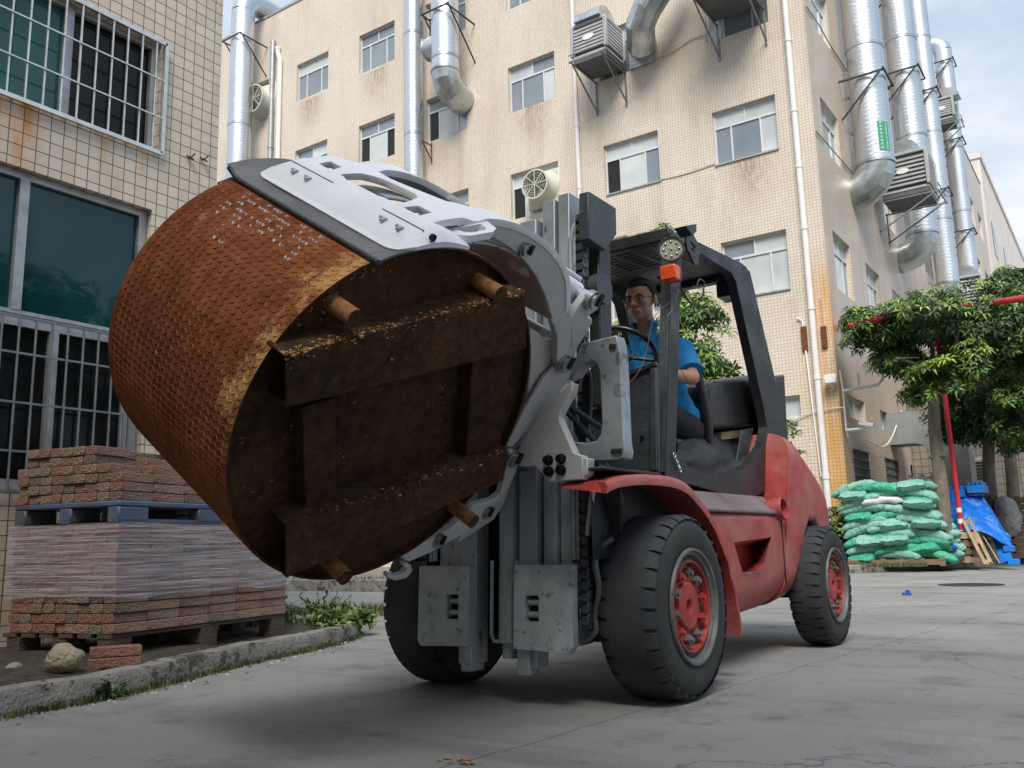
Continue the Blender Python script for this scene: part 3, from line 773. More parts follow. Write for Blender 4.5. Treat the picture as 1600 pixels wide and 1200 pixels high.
def duct(label, x, y, r, z0, z1, bands, brs, axis, elbow_in=True, top=None, group='ventilation ducts on the factory walls', tee=None, seam_m='duct'):
    t = thing('ventilation_duct', label, 'duct', (x, y, z0), group)
    mb = MB(); zz = [z0] + sorted(bands) + [z1]
    mb.tube([(x, y, z0), (x, y, z1)], r, 28); mb.build('pipe', M[seam_m], t, smooth=50)
    for b in bands:
        c = MB(); c.cyl((x, y, b - .04), (x, y, b + .04), r * 1.035, n=28); c.build('band', M['duct_elbow'], t, smooth=50)
    if elbow_in:       # segmented elbow turning into the wall
        R_ = r * 1.35
        if axis == 0: pts = elbow_pts((x - R_, y, z0), R_, 0, -pi / 2 * .92, (1, 0, 0), (0, 0, 1), 5); d = (-1, 0, -.12)
        else: pts = elbow_pts((x, y + R_, z0), R_, 0, -pi / 2 * .92, (0, -1, 0), (0, 0, 1), 5); d = (0, 1, -.12)
        last = pts[-1] + np.array(d, float) * (.35 if axis else max(.1, x - R_ - XC + .1))
        e = MB(); e.tube([np.array((x, y, z0 + .02))] + pts[1:] + [last], r * 1.01, 28); e.build('elbow', M['duct_elbow'], t, smooth=14)
        c = MB(); c.cyl((x, y, z0 - .03), (x, y, z0 + .05), r * 1.06, n=28); c.build('band', M['duct_elbow'], t, smooth=50)
    if top == 'dome':
        R_ = r * 1.2; pts = elbow_pts((x - R_, y, z1), R_, 0, pi / 2, (1, 0, 0), (0, 0, 1), 6); e = MB(); e.tube(pts + [pts[-1] + [-1.2, 0, 0]], r, 24); e.build('elbow', M['duct'], t, smooth=30)
    if top == 'over':
        R_ = r * 1.5; pts = elbow_pts((x, y + R_, z1), R_, 0, pi / 2, (0, -1, 0), (0, 0, 1), 7); e = MB(); e.tube(pts + [pts[-1] + [0, 1.6, 0]], r, 28); e.build('elbow', M['duct'], t, smooth=14)
    if tee is not None:
        zt, sgn = tee; e = MB(); rr = r * .8
        e.tube([(x, y, zt), (x + sgn * r * 1.55, y, zt)], rr, 24); e.build('side_branch', M['duct'], t, smooth=50)
        c = MB(); c.cyl((x + sgn * r * 1.5, y, zt), (x + sgn * (r * 1.5 + .06), y, zt), rr * 1.08, n=24); c.build('cap', M['duct_elbow'], t, smooth=50)
    for z in brs: bracket(t, x, y, z, (x - XC) if axis == 0 else (YF - y), r, axis)
    return t
duct('widest spiral duct nearest the corner on the side wall with a green sticker', -4.45, 23.35, .47, 10.15, 24, [13.4, 17.5], [12.45, 17.9], 0)
duct('second big dull grey duct from the corner ending in a wide elbow above the tree', -4.35, 28.7, .45, 9.75, 24, [12.9, 16.2, 20], [12.0, 15.0, 19], 0)
duct('third slimmer shiny duct from the corner dropping down behind the tree', -4.42, 33.4, .37, 9.3, 27, [11.6, 14.9, 18.6, 22.2], [12.6, 16.4, 21], 0)
duct('fourth and farthest duct on the side wall with a rounded top', -4.45, 39.9, .36, 7, 21.2, [11.2, 13.9, 16.7, 19.2], [13.0, 17, 20.6, 9.5], 0, elbow_in=False, top='dome')
# sticker with phone number on the widest duct
M['green_ink'] = mat('green_sticker', (.03, .30, .16), .6)
M['sticker_white'] = mat('sticker_white', (.62, .70, .66), .6)
def txt(body, size, loc, xdir, up, m, name='lettering', parent=None, ext=.002, align='CENTER'):
    cu = bpy.data.curves.new('t', 'FONT'); cu.body = body; cu.size = size; cu.extrude = ext; cu.align_x = align; cu.align_y = 'CENTER'
    o = bpy.data.objects.new('t', cu); COL.objects.link(o); bpy.context.view_layer.update()
    me = bpy.data.meshes.new_from_object(o.evaluated_get(bpy.context.evaluated_depsgraph_get())); bpy.data.objects.remove(o)
    x = np.array(xdir, float); x /= np.linalg.norm(x); u = np.array(up, float); u -= (u @ x) * x; u /= np.linalg.norm(u); n = np.cross(x, u)
    mb = MB(); V = [np.array(loc) + x * v.co[0] + u * v.co[1] + n * v.co[2] for v in me.vertices]
    mb.add(V, [tuple(p.vertices) for p in me.polygons]); return mb.build(name, m, parent)
t = [o for o in COL.objects if o.get('label', '').startswith('widest spiral')][0]
cx, cy, rr = -4.45, 23.35, .476
mb = MB(); mb.grid([[(cx + rr * cos(a), cy + rr * sin(a), z) for a in np.linspace(radians(-63), radians(-27), 10)] for z in (10.36, 11.16)]); mb.build('sticker', M['green_ink'], t)
for (s_, thd) in ((8, -54), ('13606171666', -37)):
    th = radians(thd); nrm = np.array([cos(th), sin(th), 0]); tx = np.array([-sin(th), cos(th), 0]); c0 = np.array([cx, cy, 0]) + nrm * (rr + .007)
    if s_ == 8:                                  # strokes of the characters, too small to read in the photo
        for k in range(8):
            c = c0 + [0, 0, 11.11 - k * .097]; rnd = random.Random(k); m2 = MB()
            for q in range(3): m2.obox(c + np.array([0, 0, .024 - .024 * q]), tx * rnd.uniform(.018, .034), np.array([0, 0, .0045]), nrm * .002)
            for q in (-1, 1): m2.obox(c + tx * q * rnd.uniform(.008, .022), tx * .0045, np.array([0, 0, .03]), nrm * .0035)
            m2.build('character', M['sticker_white'], t)
    else:
        for k, chh in enumerate(s_): txt(chh, .10, tuple(c0 + [0, 0, 11.115 - k * .071]), tx, (0, 0, 1), M['sticker_white'], 'digit', t)

# ducts on the front
xa = float(PY(376, 150, YF - .75)[0])
t = duct('shiny spiral duct at the left end of the front bending over the roof', xa, YF - .75, .42, 10.0, 20.3, [15.8], [13.6, 19.1], 1, elbow_in=False, top='over', tee=(12.4, -1))
xb = float(PY(646, 130, YF - .45)[0])
duct('slim straight white spiral duct in the middle of the front', xb, YF - .45, .29, 7, 22, [13.2, 16.6, 10], [], 1, elbow_in=False)
mb = MB(); xx = xb + .35; zb = float(PY(655, 235, YF)[2])
mb.bar((xx, YF, zb), (xx, YF - .5, zb), .03, .03); mb.bar((xx, YF, zb - .5), (xx, YF - .45, zb - .03), .03, .03); mb.bar((xx, YF - .01, zb + .1), (xx, YF - .01, zb - .6), .03, .03)
tag(mb.build('wall_bracket', M['rusty']), 'rusty angle bracket sticking out right of the slim white duct', 'bracket')
xc = float(PY(697, 60, YF - .8)[0])
duct('wide front duct turning into a window, with a short stub on its left', xc, YF - .85, .42, 14.6, 22, [15.0], [16.4], 1, tee=(15.55, -1), top=None)
# elbow duct by the cooler
t = thing('ventilation_duct', 'bulky curved elbow duct beside the upper air cooler on the front', 'duct', (-9.5, 19, 13.5), 'ventilation ducts on the factory walls')
P0 = PY(1035, -25, YF - 1.0); P1 = PY(1010, 15, YF - 1.0); P2 = PY(1000, 40, YF - .9); P3 = PY(1002, 68, YF - .45); P4 = PY(1004, 72, YF + .1)
mb = MB(); mb.tube([P0 + [.6, 0, .8], P0, P1, P2, P3, P4], .38, 24); mb.build('elbow', M['duct_elbow'], t, smooth=14)
mb = MB(); q0 = PY(982, 55, YF - .02); q1 = PY(1021, 92, YF - .02); mb.box(q0[0], q1[0], YF - .05, YF - .02, 13.1, 14.5); mb.build('cover_plate', M['duct'], t)

# ---------------------------------------------------------------- evaporative coolers and fans
M['cool_white'] = mat('aged_white_plastic', (.36, .37, .37), .5, 0, .12, 4)
M['cool_dark'] = mat('dark_cooler_base', (.09, .095, .10), .6, 0, .2, 4)
M['logo'] = mat('oval_badge', (.72, .73, .74), .4)
def cooler(label, x, y, z, axis, w_=1.15, h_=.95, hood=True):
    """axis 1: hangs on the wall facing -y; axis 0: on the wall facing +x"""
    t = thing('air_cooler', label, 'air cooler', (x, y, z), 'evaporative air coolers hung on the walls')
    def T(p):
        return (x + p[0], y + p[1], z + p[2]) if axis == 1 else (x - p[1], y + p[0], z + p[2])
    def bx(mb, a, b, c, d, e, f, mi=0):
        P = T((a, c, e)); Q = T((b, d, f)); mb.box(P[0], Q[0], P[1], Q[1], P[2], Q[2], mi)
    mb = MB(); hw = w_ / 2
    for sx in (-1, 1):
        for sy in (0, -1): bx(mb, sx * hw - .05, sx * hw + .05, sy * w_ - .05, sy * w_ + .05, 0, h_)
    bx(mb, -hw, hw, -w_, 0, h_ - .02, h_ + .07); bx(mb, -hw, hw, -w_, 0, -.08, 0); mb.build('case', M['cool_white'], t, bevel=.015)
    mb = MB(); bx(mb, -hw + .06, hw - .06, -w_ + .06, -.06, 0, h_ - .03); mb.build('pad', M['cool_dark'], t)
    for side in range(3):
        mb = MB(); n = 7
        for k in range(n):
            zz = .09 + k * (h_ - .16) / n
            if side == 0: bx(mb, -hw + .06, hw - .06, -w_ - .02, -w_ + .05, zz, zz + .06)
            elif side == 1: bx(mb, hw - .05, hw + .02, -w_ + .06, -.06, zz, zz + .06)
            else: bx(mb, -hw - .02, -hw + .05, -w_ + .06, -.06, zz, zz + .06)
        mb.build('louvre', M['cool_white'], t)
    mb = MB(); c = T((0, -w_ - .03, h_ * .5))
    d = (0, -1, 0) if axis == 1 else (1, 0, 0)
    pts = [T((.17 * cos(a), -w_ - .02, h_ * .5 + .075 * sin(a)) if axis == 1 else (-w_ / 2 - .02, -w_ / 2 + .17 * cos(a), h_ * .5 + .075 * sin(a))) for a in np.linspace(0, 2 * pi, 20, endpoint=False)]
    mb.prism(pts, (0, -.02, 0)); mb.build('badge', M['logo'], t)
    mb = MB(); bx(mb, -hw + .02, hw - .02, -w_ + .02, -.02, -.2, -.082); mb.build('base_tray', M['cool_dark'], t)
    mb = MB()
    for s in (-1, 1):
        for (a, b) in (((s * (hw - .05), .15, -.24), (s * (hw - .05), -w_ - .25, -.24)), ((s * (hw - .05), .15, -1.1), (s * (hw - .05), -w_ - .1, -.27)), ((s * (hw - .05), .12, -1.2), (s * (hw - .05), .12, -.2))):
            mb.bar(T(a), T(b), .035, .035)
    mb.bar(T((-hw, -w_ - .22, -.25)), T((hw, -w_ - .22, -.25)), .035, .035); mb.bar(T((-hw, -w_ - .22, -.05)), T((hw, -w_ - .22, -.05)), .025, .025)
    mb.build('bracket', M['steel_dark'], t)
    if hood:
        mb = MB(); pts = [T((-hw + .12, -.05 - .95 * (1 - cos(a)) * .5 - .1, h_ + .07 + .42 * sin(a))) for a in np.linspace(0, pi, 9)]
        vv = np.array(T((w_ - .24, 0, 0))) - np.array(T((0, 0, 0))); mb.prism(pts, vv); mb.build('hood', M['duct_elbow'], t, smooth=40)
    return t
P = PY(944, 100, YF - .15); cooler('louvred air cooler with rusty hood beside the bulky elbow duct on the front', float(P[0]) + .1, YF - .15, float(P[2]) - .15, 1, 1.0, .85)
P = PY(1160, 28, YF - .15); cooler('air cooler seen from below at the top edge near the corner', float(P[0]) - .1, YF - .15, float(P[2]) + .35, 1, 1.3)
cooler('air cooler with oval badge hung on the side wall under the widest duct', XC + .25, 26.1, 10.15, 0, 1.25, 1.0)
cooler('small air cooler high up between the third and fourth side-wall ducts', XC + .2, 37.5, 17.0, 0, .85, .8)
cooler('air cooler just above the tree top at the foot of the ducts', XC + .3, 35.8, 8.95, 0, 1.2)

def fan(label, x, z, r, w_):
    y = YF - .02; t = thing('exhaust_fan', label, 'fan', (x, y, z), 'round exhaust fans in front windows')
    mb = MB(); mb.box(x - w_ / 2, x + w_ / 2, y, y + .12, z - w_ / 2, z + w_ / 2)
    mb.build('housing', M['cream_paint'], t, bevel=.03)
    mb = MB(); mb.lathe((x, y - .0, z), (0, -1, 0), [(w_ * .5, 0), (r * 1.0, .22), (r, .42), (r * 1.04, .46), (r * .96, .46), (r * .94, .2)], 32); mb.build('shroud', M['cream_paint'], t, smooth=40)
    mb = MB()
    for k in range(1, 7): mb.tube([(x + r * k / 6.5 * cos(a), y - .45, z + r * k / 6.5 * sin(a)) for a in np.linspace(0, 2 * pi, 28, endpoint=False)], .008, 4, closed=True)
    for k in range(8): a = k * pi / 4; mb.bar((x, y - .46, z), (x + r * cos(a), y - .46, z + r * sin(a)), .02, .02, (0, 1, 0))
    mb.build('guard', M['cream_paint'], t)
    mb = MB()
    for k in range(5):
        a = k * 2 * pi / 5; u = np.array([cos(a), 0, sin(a)]); v = np.array([-sin(a), .45, cos(a)]); c = np.array([x, y - .25, z])
        mb.prism([c + u * .08 - v * .05, c + u * r * .9 - v * .16, c + u * r * .92 + v * .16, c + u * .08 + v * .06], (0, .006, 0))
    mb.cyl((x, y - .15, z), (x, y - .4, z), .09, n=16); mb.build('blade', M['steel_dark'], t)
    mb = MB(); mb.cyl((x, y - .06, z), (x, y - .04, z), r * .95, n=24); mb.build('back', M['void'], t)
M['cream_paint'] = mat('aged_cream_fibreglass', (.55, .55, .46), .5, 0, .1, 3)
P = PY(408, 163, YF); fan('cream exhaust fan beside the duct at the left end of the front', float(P[0]) + .12, float(P[2]), .52, 1.35)
P = PY(845, 297, YF); fan('cream exhaust fan in the window above the mast of the lift truck', float(P[0]) + .1, float(P[2]), .41, 1.05)

# cables, brackets, lamp and cameras near the corner
def cable(label, pts, r=.012, m='pvc', name='cable'):
    mb = MB(); mb.tube(smooth_path(pts, 5), r, 5); return tag(mb.build(name, M[m]), label, 'cable')
cable('thin cable sagging along the front from the upper air cooler to the top window', [PY(1021, 93, YF - .03), PY(1050, 82, YF - .03), PY(1080, 62, YF - .03), PY(1104, 54, YF - .03)], .012, 'alu_gray')
cable('thin cable between two front windows left of the corner drain pipe', [PY(1031, 281, YF - .02), PY(1070, 272, YF - .02), PY(1117, 256, YF - .02)], .01, 'alu_gray')
cable('dark cable drooping across the side wall below the first windows', [PX(1275, 205, XC + .03), PX(1290, 222, XC + .03), PX(1310, 245, XC + .03), PX(1345, 285, XC + .03)], .015, 'steel_dark')
cable('second dark cable near the corner high on the side wall', [PX(1260, 10, XC + .03), PX(1280, 40, XC + .03), PX(1300, 75, XC + .03), PX(1328, 118, XC + .03)], .015, 'steel_dark')
cable('pale cable crossing the orange stained corner', [PY(1238, 658, YF - .05), PY(1262, 646, YF - .05), PY(1300, 638, YF - .05), PY(1318, 637, YF - .03)], .012, 'alu')
cable('loose pale cable hanging on the side wall below the window', [PX(1360, 690, XC + .1), PX(1380, 698, XC + .15), PX(1395, 680, XC + .2), PX(1408, 642, XC + .2)], .015, 'pvc')
for lab, q in (('left one of two short rusty bars on the front near the corner', (1255, 510, 548)), ('right one of two short rusty bars on the front near the corner', (1286, 510, 543))):
    a = PY(q[0], q[1], YF - .04); b = PY(q[0] + 2, q[2], YF - .04); mb = MB(); mb.box(a[0] - .06, a[0] + .06, YF - .06, YF - .01, b[2], a[2])
    tag(mb.build('rusty_bar', M['rusty']), lab, 'bar', 'rusty bars near the corner')
a = PY(1299, 593, YF - .15); t = thing('floodlight', 'small white wall lamp on the orange stained corner', 'lamp', a); mb = MB()
mb.box(a[0] - .13, a[0] + .13, YF - .28, YF - .1, a[2] - .1, a[2] + .1); mb.build('housing', M['pvc'], t, bevel=.02); mb = MB(); mb.bar((a[0], YF, a[2] - .18), (a[0], YF - .2, a[2] - .1), .03, .03); mb.build('arm', M['pvc'], t)
t = thing('camera_bracket', 'white tube bracket with a dark camera reaching out from the corner', 'camera', PX(1320, 610, XC + .05)); mb = MB()
a, b, c, d = PX(1312, 578, XC + .06), PX(1317, 611, XC + .06), PX(1322, 672, XC + .06), PX(1325, 683, XC + .06)
mb.tube([a, b, c, d], .022, 6); ee = b + [.75, 0, .05]; mb.tube([b, ee, ee + [.1, 0, .12], ee + [.1, 0, .24]], .035, 8); mb.tube([b + [.35, 0, 0], b + [.35, 0, .35]], .025, 6); mb.build('bracket', M['pvc'], t, smooth=50)
mb = MB(); mb.ball(ee + [.1, 0, .28], .07); mb.build('camera', M['blackmetal'], t, smooth=50)
t = thing('security_camera', 'small white security camera low on the side wall beside the corner', 'camera', c); mb = MB(); mb.tube([c, c + [.4, 0, 0]], .03, 6); mb.build('arm', M['pvc'], t)
mb = MB(); mb.bar(c + [.3, -.05, .12], c + [.62, -.15, .03], .09, .08); mb.build('camera', M['alu'], t, bevel=.01)
# square ventilation elbow at ground level on the side wall
t = thing('ventilation_duct', 'grey flat-sided elbow duct low on the side wall behind the tree trunk', 'duct', (XC + .8, 26.0, 0)); mb = MB()
c = PX(1385, 672, XC); y0 = 25.1
R_ = .85; P = [np.array((XC - .1, y0, 3.45))] + elbow_pts((XC + .55, y0, 2.6), .85, pi / 2, 0, (1, 0, 0), (0, 0, 1), 8) + [np.array((XC + 1.4, y0, 1.6)), np.array((XC + 1.4, y0, .2))]
for i in range(len(P) - 1):
    d = P[i + 1] - P[i]; 
Vs = []
for i, p in enumerate(P):
    a_ = P[min(i + 1, len(P) - 1)] - P[max(i - 1, 0)]; a_ /= np.linalg.norm(a_); n_ = np.array([a_[2], 0, -a_[0]])
    Vs.append([p + n_ * .42 + [0, -.45, 0], p - n_ * .42 + [0, -.45, 0], p - n_ * .42 + [0, .45, 0], p + n_ * .42 + [0, .45, 0], p + n_ * .42 + [0, -.45, 0]])
mb.grid(Vs); M['duct_flat'] = mat('dull_grey_sheet_duct', (.30, .32, .32), .5, .4, .15, 2)
mb.build('elbow', M['duct_flat'], t, smooth=12)
for k in range(4):
    m2 = MB(); m2.box(XC + .96, XC + 1.84, y0 - .47, y0 + .47, .5 + k * .42, .53 + k * .42); m2.build('seam', M['duct_flat'], t)
# louvred metal cabinet behind the tarp
t = thing('louvred_cabinet', 'pale louvred metal rack half hidden behind the green sacks and the trunk', 'cabinet', PY(1430, 790, 24)); mb = MB()
a = PY(1418, 745, 24); b = PY(1482, 800, 24)
for k in range(9): z = b[2] + (a[2] - b[2]) * (k + .5) / 9; mb.box(a[0], b[0], 24, 24.06, z - .025, z + .03)
for k in range(4): x = a[0] + (b[0] - a[0]) * k / 3; mb.box(x - .025, x + .025, 24.02, 24.5, .1, a[2] + .05)
mb.build('slats', M['alu_gray'], t)
mb = MB(); a = PY(1526, 735, 27.0); t = thing('air_conditioner', 'small white air conditioner box on the shaded annexe wall', 'air conditioner', a)
mb.box(a[0] - .3, a[0] + .3, 26.9, 27.19, a[2] - .32, a[2] + .32); mb.build('case', M['alu_gray'], t, bevel=.02); mb = MB()
for k in range(6): mb.box(a[0] - .22, a[0] + .22, 26.87, 26.9, a[2] - .24 + k * .085, a[2] - .2 + k * .085)
mb.build('grille', M['blackmetal'], t)

# ---------------------------------------------------------------- left building
XL = -5.8
lb = thing('tiled_building', 'near beige-tiled building at the left with barred and teal glazed windows', 'building', (XL - 2, 2.5, 0))
lh = [(1.55, 3.72, 1.13, 3.235), (1.2, 3.735, 3.70, 4.60)]
mb = MB(); wall_open(mb, 0, XL, -8, 4.28, 0, 10.5, lh, .13, 0, out_sign=1)
mb.add([(XL, 4.28, 0), (XL, 4.28, 10.5), (-14, 4.28, 10.5), (-14, 4.28, 0)], [(0, 1, 2, 3)], 0)
mb.add([(XL, -8, 10.5), (XL, 4.28, 10.5), (-14, 4.28, 10.5), (-14, -8, 10.5)], [(0, 1, 2, 3)], 0)
mb.add([(XL, -8, 0), (-14, -8, 0), (-14, -8, 10.5), (XL, -8, 10.5)], [(0, 1, 2, 3)], 0)
mb.add([(-14, -8, 0), (-14, 4.28, 0), (-14, 4.28, 10.5), (-14, -8, 10.5)], [(0, 1, 2, 3)], 0)
mb.build('wall', M['tile_left'], lb)
mb = MB(); mb.box(XL - .1, XL + .12, -8, 4.36, 5.62, 5.72); mb.build('ledge', M['conc'], lb)
# dark weathered lintel soffit and sill
mb = MB(); mb.box(XL - .128, XL + .006, 1.55, 3.72, 1.095, 1.128); mb.build('window_sill', M['conc'], lb)
# lower window: teal lights above, dark barred lights below
def lbox(mb, a, b, z, zz, d0, d1): mb.box(XL - d0, XL - d1, a, b, z, zz)
f = MB(); fw = .05
for (a, b, z, zz) in ((1.55, 3.72, 3.185, 3.234), (1.55, 3.72, 1.13, 1.18), (3.655, 3.72, 1.18, 3.185), (1.55, 3.655, 2.18, 2.225), (1.55, 3.655, 2.26, 2.285)):
    lbox(f, a, b, z, zz, .06, .12)
lbox(f, 2.78, 2.845, 2.285, 3.185, .055, .125); lbox(f, 3.05, 3.11, 1.18, 2.18, .055, .125); lbox(f, 3.60, 3.65, 1.18, 2.18, .07, .12)
lbox(f, 1.55, 3.655, 2.226, 2.259, .08, .12)
fo = f.build('window', M['alu_gray'], lb)
for (a, b, z, zz, g) in ((1.55, 2.78, 2.285, 3.185, 'gl_green'), (2.845, 3.655, 2.285, 3.185, 'gl_green'), (1.55, 3.05, 1.18, 2.18, 'gl_dark2'), (3.11, 3.6, 1.18, 2.18, 'gl_dark2')):
    if 'gl_dark2' not in M: M['gl_dark2'] = glass_mat('glass_black', (.006, .007, .008), .12, .1, .25)
    q = MB(); lbox(q, a, b, z, zz, .095, .105); q.build('pane', M[g], fo)
# grille of the lower window stands just outside the wall
g = MB()
for k in range(19): y = 1.72 + k * .108; g.tube([(XL + .035, y, 1.09), (XL + .035, y, 2.22)], .008, 6)
for z in (1.09, 1.35, 1.66, 1.98, 2.22): g.bar((XL + .035, 1.5, z), (XL + .035, 3.73, z), .012, .014)
g.build('grille', M['steel_dark'], lb)
# upper window
f = MB()
for (a, b, z, zz) in ((1.2, 3.735, 4.555, 4.6), (1.2, 3.735, 3.70, 3.745), (3.68, 3.735, 3.745, 4.555)): lbox(f, a, b, z, zz, .05, .12)
lbox(f, 3.0, 3.06, 3.745, 4.555, .045, .125)
fo = f.build('window', M['alu_gray'], lb)
for (a, b, g_) in ((1.2, 3.0, 'gl_green2'), (3.06, 3.68, 'gl_dark2')): q = MB(); lbox(q, a, b, 3.745, 4.555, .09, .1); q.build('pane', M[g_], fo)
g = MB()
for k in range(21): y = 1.30 + k * .1185; g.bar((XL + .03, y, 3.70), (XL + .03, y, 4.6), .012, .012)
for z in (3.97, 4.28): g.bar((XL + .042, 1.1, z), (XL + .042, 3.74, z), .010, .010)
for z in (3.69, 4.595): g.bar((XL + .03, 1.1, z), (XL + .03, 3.755, z), .025, .03)
g.bar((XL + .03, 3.755, 3.69), (XL + .03, 3.755, 4.6), .025, .03)
g.build('grille', M['steel_bar'], lb)
for lab, q in (('small rusty hook in the left building wall nearer its window', (294, 247)), ('small rusty hook in the left building wall nearer its corner', (315, 250))):
    a = PX(q[0], q[1], XL); mb = MB(); mb.tube([a - [.02, 0, 0], a + [.05, 0, 0], a + [.06, .02, .03]], .006, 5); mb.bar(a + [.02, -.03, .005], a + [.02, .04, -.005], .01, .01)
    tag(mb.build('wall_hook', M['rusty']), lab, 'hook')
# ================================================================ TREES
def whorl(mb, p, n, L, W, mi, axis=None, droop=.3, spread=1.0):
    a = rdir(.6) if axis is None else np.array(axis); u = np.cross(a, rdir()); u /= np.linalg.norm(u); v = np.cross(a, u)
    for k in range(n):
        t = 2 * pi * k / n + random.uniform(-.25, .25); d = (u * cos(t) + v * sin(t)) * spread + a * random.uniform(.05, .45)
        leaf(mb, p + d * L * .1, d, a, L * random.uniform(.75, 1.15), W, mi, droop)
def crown(mb, blobs, n, L, W, clip=None, dark=.5, shell=.55, fresh=.12, k=7):
    """blobs: (centre, rx, ry, rz); leaf whorls fill each blob unevenly, denser at its skin"""
    tot = sum((b[1] * b[2] * b[3]) ** (2 / 3) for b in blobs)
    for (c, rx, ry, rz) in blobs:
        m = int(n * (rx * ry * rz) ** (2 / 3) / tot); seed = random.uniform(0, 99)
        for _ in range(m):
            d = rdir(); q = shell + (1 - shell) * random.random() ** .6
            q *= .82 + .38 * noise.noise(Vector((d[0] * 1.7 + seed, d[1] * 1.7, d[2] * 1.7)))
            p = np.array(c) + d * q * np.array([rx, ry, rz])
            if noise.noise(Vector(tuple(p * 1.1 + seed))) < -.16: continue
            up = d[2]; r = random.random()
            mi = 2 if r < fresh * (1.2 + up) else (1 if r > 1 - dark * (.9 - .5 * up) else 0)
            ax_ = d * .6 + np.array([0, 0, .7]) + rdir() * .35
            whorl(mb, p, k if random.random() < .7 else k - 2, L, W, mi, ax_ / np.linalg.norm(ax_))
def limbs(mb, base, fork, ends, r0, rf):
    mb.tube(smooth_path([base, lerp(base, fork, .35) + [.02, .03, 0], lerp(base, fork, .7) + [-.03, .02, 0], fork], 5), list(np.linspace(r0, rf, 16)), 12)
    for e in ends:
        mid = lerp(fork, e, .5) + np.array([random.uniform(-.15, .15), random.uniform(-.15, .15), random.uniform(0, .2)]); pts = smooth_path([fork - [0, 0, .1], mid, e], 4)
        mb.tube(pts, list(np.linspace(rf * .62, rf * .14, len(pts))), 8)
        for _ in range(3):
            q = pts[random.randint(3, len(pts) - 1)]; mb.tube([q, q + rdir(.5) * .45], [rf * .22, rf * .07], 5)
LEAVES = [M['leaf_a'], M['leaf_b'], M['leaf_c']]
YT = 19.7
def TP(x, y, d=0): return np.array(PY(x, y, YT + d))
tb = TP(1474, 850); tb[2] = .12
t = thing('broadleaf_tree', 'umbrella-shaped green tree with a bare pale trunk growing behind the green sacks', 'tree', tb, None)
mb = MB(); limbs(mb, tb, TP(1458, 600), [TP(1380, 520), TP(1430, 480, .5), TP(1500, 500, -.4), TP(1560, 520), TP(1400, 560, -.8), TP(1480, 470, .8), TP(1340, 530, .3)], .16, .105)
k_ = TP(1466, 712); mb.ball(k_ + [.09, -.04, 0], .08, .08, .06, 8, 6); mb.ball(k_ + [-.1, -.03, -.03], .07, .07, .05, 8, 6)
mb.build('trunk', M['bark'], t, smooth=50)
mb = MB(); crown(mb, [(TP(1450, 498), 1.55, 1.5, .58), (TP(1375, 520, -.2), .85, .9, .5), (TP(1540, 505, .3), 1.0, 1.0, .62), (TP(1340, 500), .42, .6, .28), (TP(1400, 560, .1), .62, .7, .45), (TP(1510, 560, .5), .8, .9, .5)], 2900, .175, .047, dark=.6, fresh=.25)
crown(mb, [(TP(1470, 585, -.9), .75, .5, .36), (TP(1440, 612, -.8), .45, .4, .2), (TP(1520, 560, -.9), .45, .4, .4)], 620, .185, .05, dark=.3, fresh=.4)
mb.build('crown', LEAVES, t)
# dark dense trees behind
def bg_tree(label, spec, base, n, L=.16, W=.06, dark=.75, fresh=.05, group=None):
    t = thing('broadleaf_tree', label, 'tree', base, group); mb = MB(); c0 = np.array(spec[0][0])
    limbs(mb, base, lerp(base, c0, .75), [np.array(s[0]) for s in spec], .17, .11); mb.build('trunk', M['bark'], t, smooth=50)
    mb = MB(); crown(mb, spec, n, L, W, dark=dark, fresh=fresh, k=6); mb.build('crown', LEAVES, t)
def P_(x, y, Y): return np.array(PY(x, y, Y))
b = P_(1540, 800, 22.6); b[2] = .12
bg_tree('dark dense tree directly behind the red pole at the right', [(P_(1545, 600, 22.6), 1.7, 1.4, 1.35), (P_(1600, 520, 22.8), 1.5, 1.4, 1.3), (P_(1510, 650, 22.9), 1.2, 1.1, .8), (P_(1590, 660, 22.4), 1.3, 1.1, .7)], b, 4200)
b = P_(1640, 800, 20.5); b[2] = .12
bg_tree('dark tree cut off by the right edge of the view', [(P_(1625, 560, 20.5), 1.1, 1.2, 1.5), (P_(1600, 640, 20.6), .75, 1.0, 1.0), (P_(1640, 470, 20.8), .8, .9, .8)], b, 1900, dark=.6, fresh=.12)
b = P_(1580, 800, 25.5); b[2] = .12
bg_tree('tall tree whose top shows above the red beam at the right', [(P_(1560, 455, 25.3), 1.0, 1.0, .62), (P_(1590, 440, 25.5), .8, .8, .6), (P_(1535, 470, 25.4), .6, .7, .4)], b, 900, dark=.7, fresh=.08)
# tree behind the cab
b = P_(1085, 800, 15.5); b[2] = .0
b = np.array([b[0], 15.5, 0.0])
t = thing('young_tree', 'leafy young tree seen through and above the cab of the lift truck', 'tree', b); mb = MB()
limbs(mb, b, P_(1075, 600, 15.5), [P_(1020, 380, 15.5), P_(1095, 480, 15.3), P_(1120, 560, 15.2), P_(990, 500, 15.6), P_(1080, 430, 15.4), P_(1050, 520, 15.5)], .1, .07); mb.build('trunk', M['bark'], t, smooth=50)
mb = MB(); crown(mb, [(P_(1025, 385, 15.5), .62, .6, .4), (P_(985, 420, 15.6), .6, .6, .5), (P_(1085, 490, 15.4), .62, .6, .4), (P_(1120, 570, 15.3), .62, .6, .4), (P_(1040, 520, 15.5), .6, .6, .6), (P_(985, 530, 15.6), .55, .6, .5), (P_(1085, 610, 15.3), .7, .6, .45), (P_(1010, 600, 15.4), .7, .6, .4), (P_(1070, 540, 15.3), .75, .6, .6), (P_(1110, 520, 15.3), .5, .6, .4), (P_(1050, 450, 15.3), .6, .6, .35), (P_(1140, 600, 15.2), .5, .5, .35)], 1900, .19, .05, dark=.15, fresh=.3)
mb.build('crown', LEAVES, t)
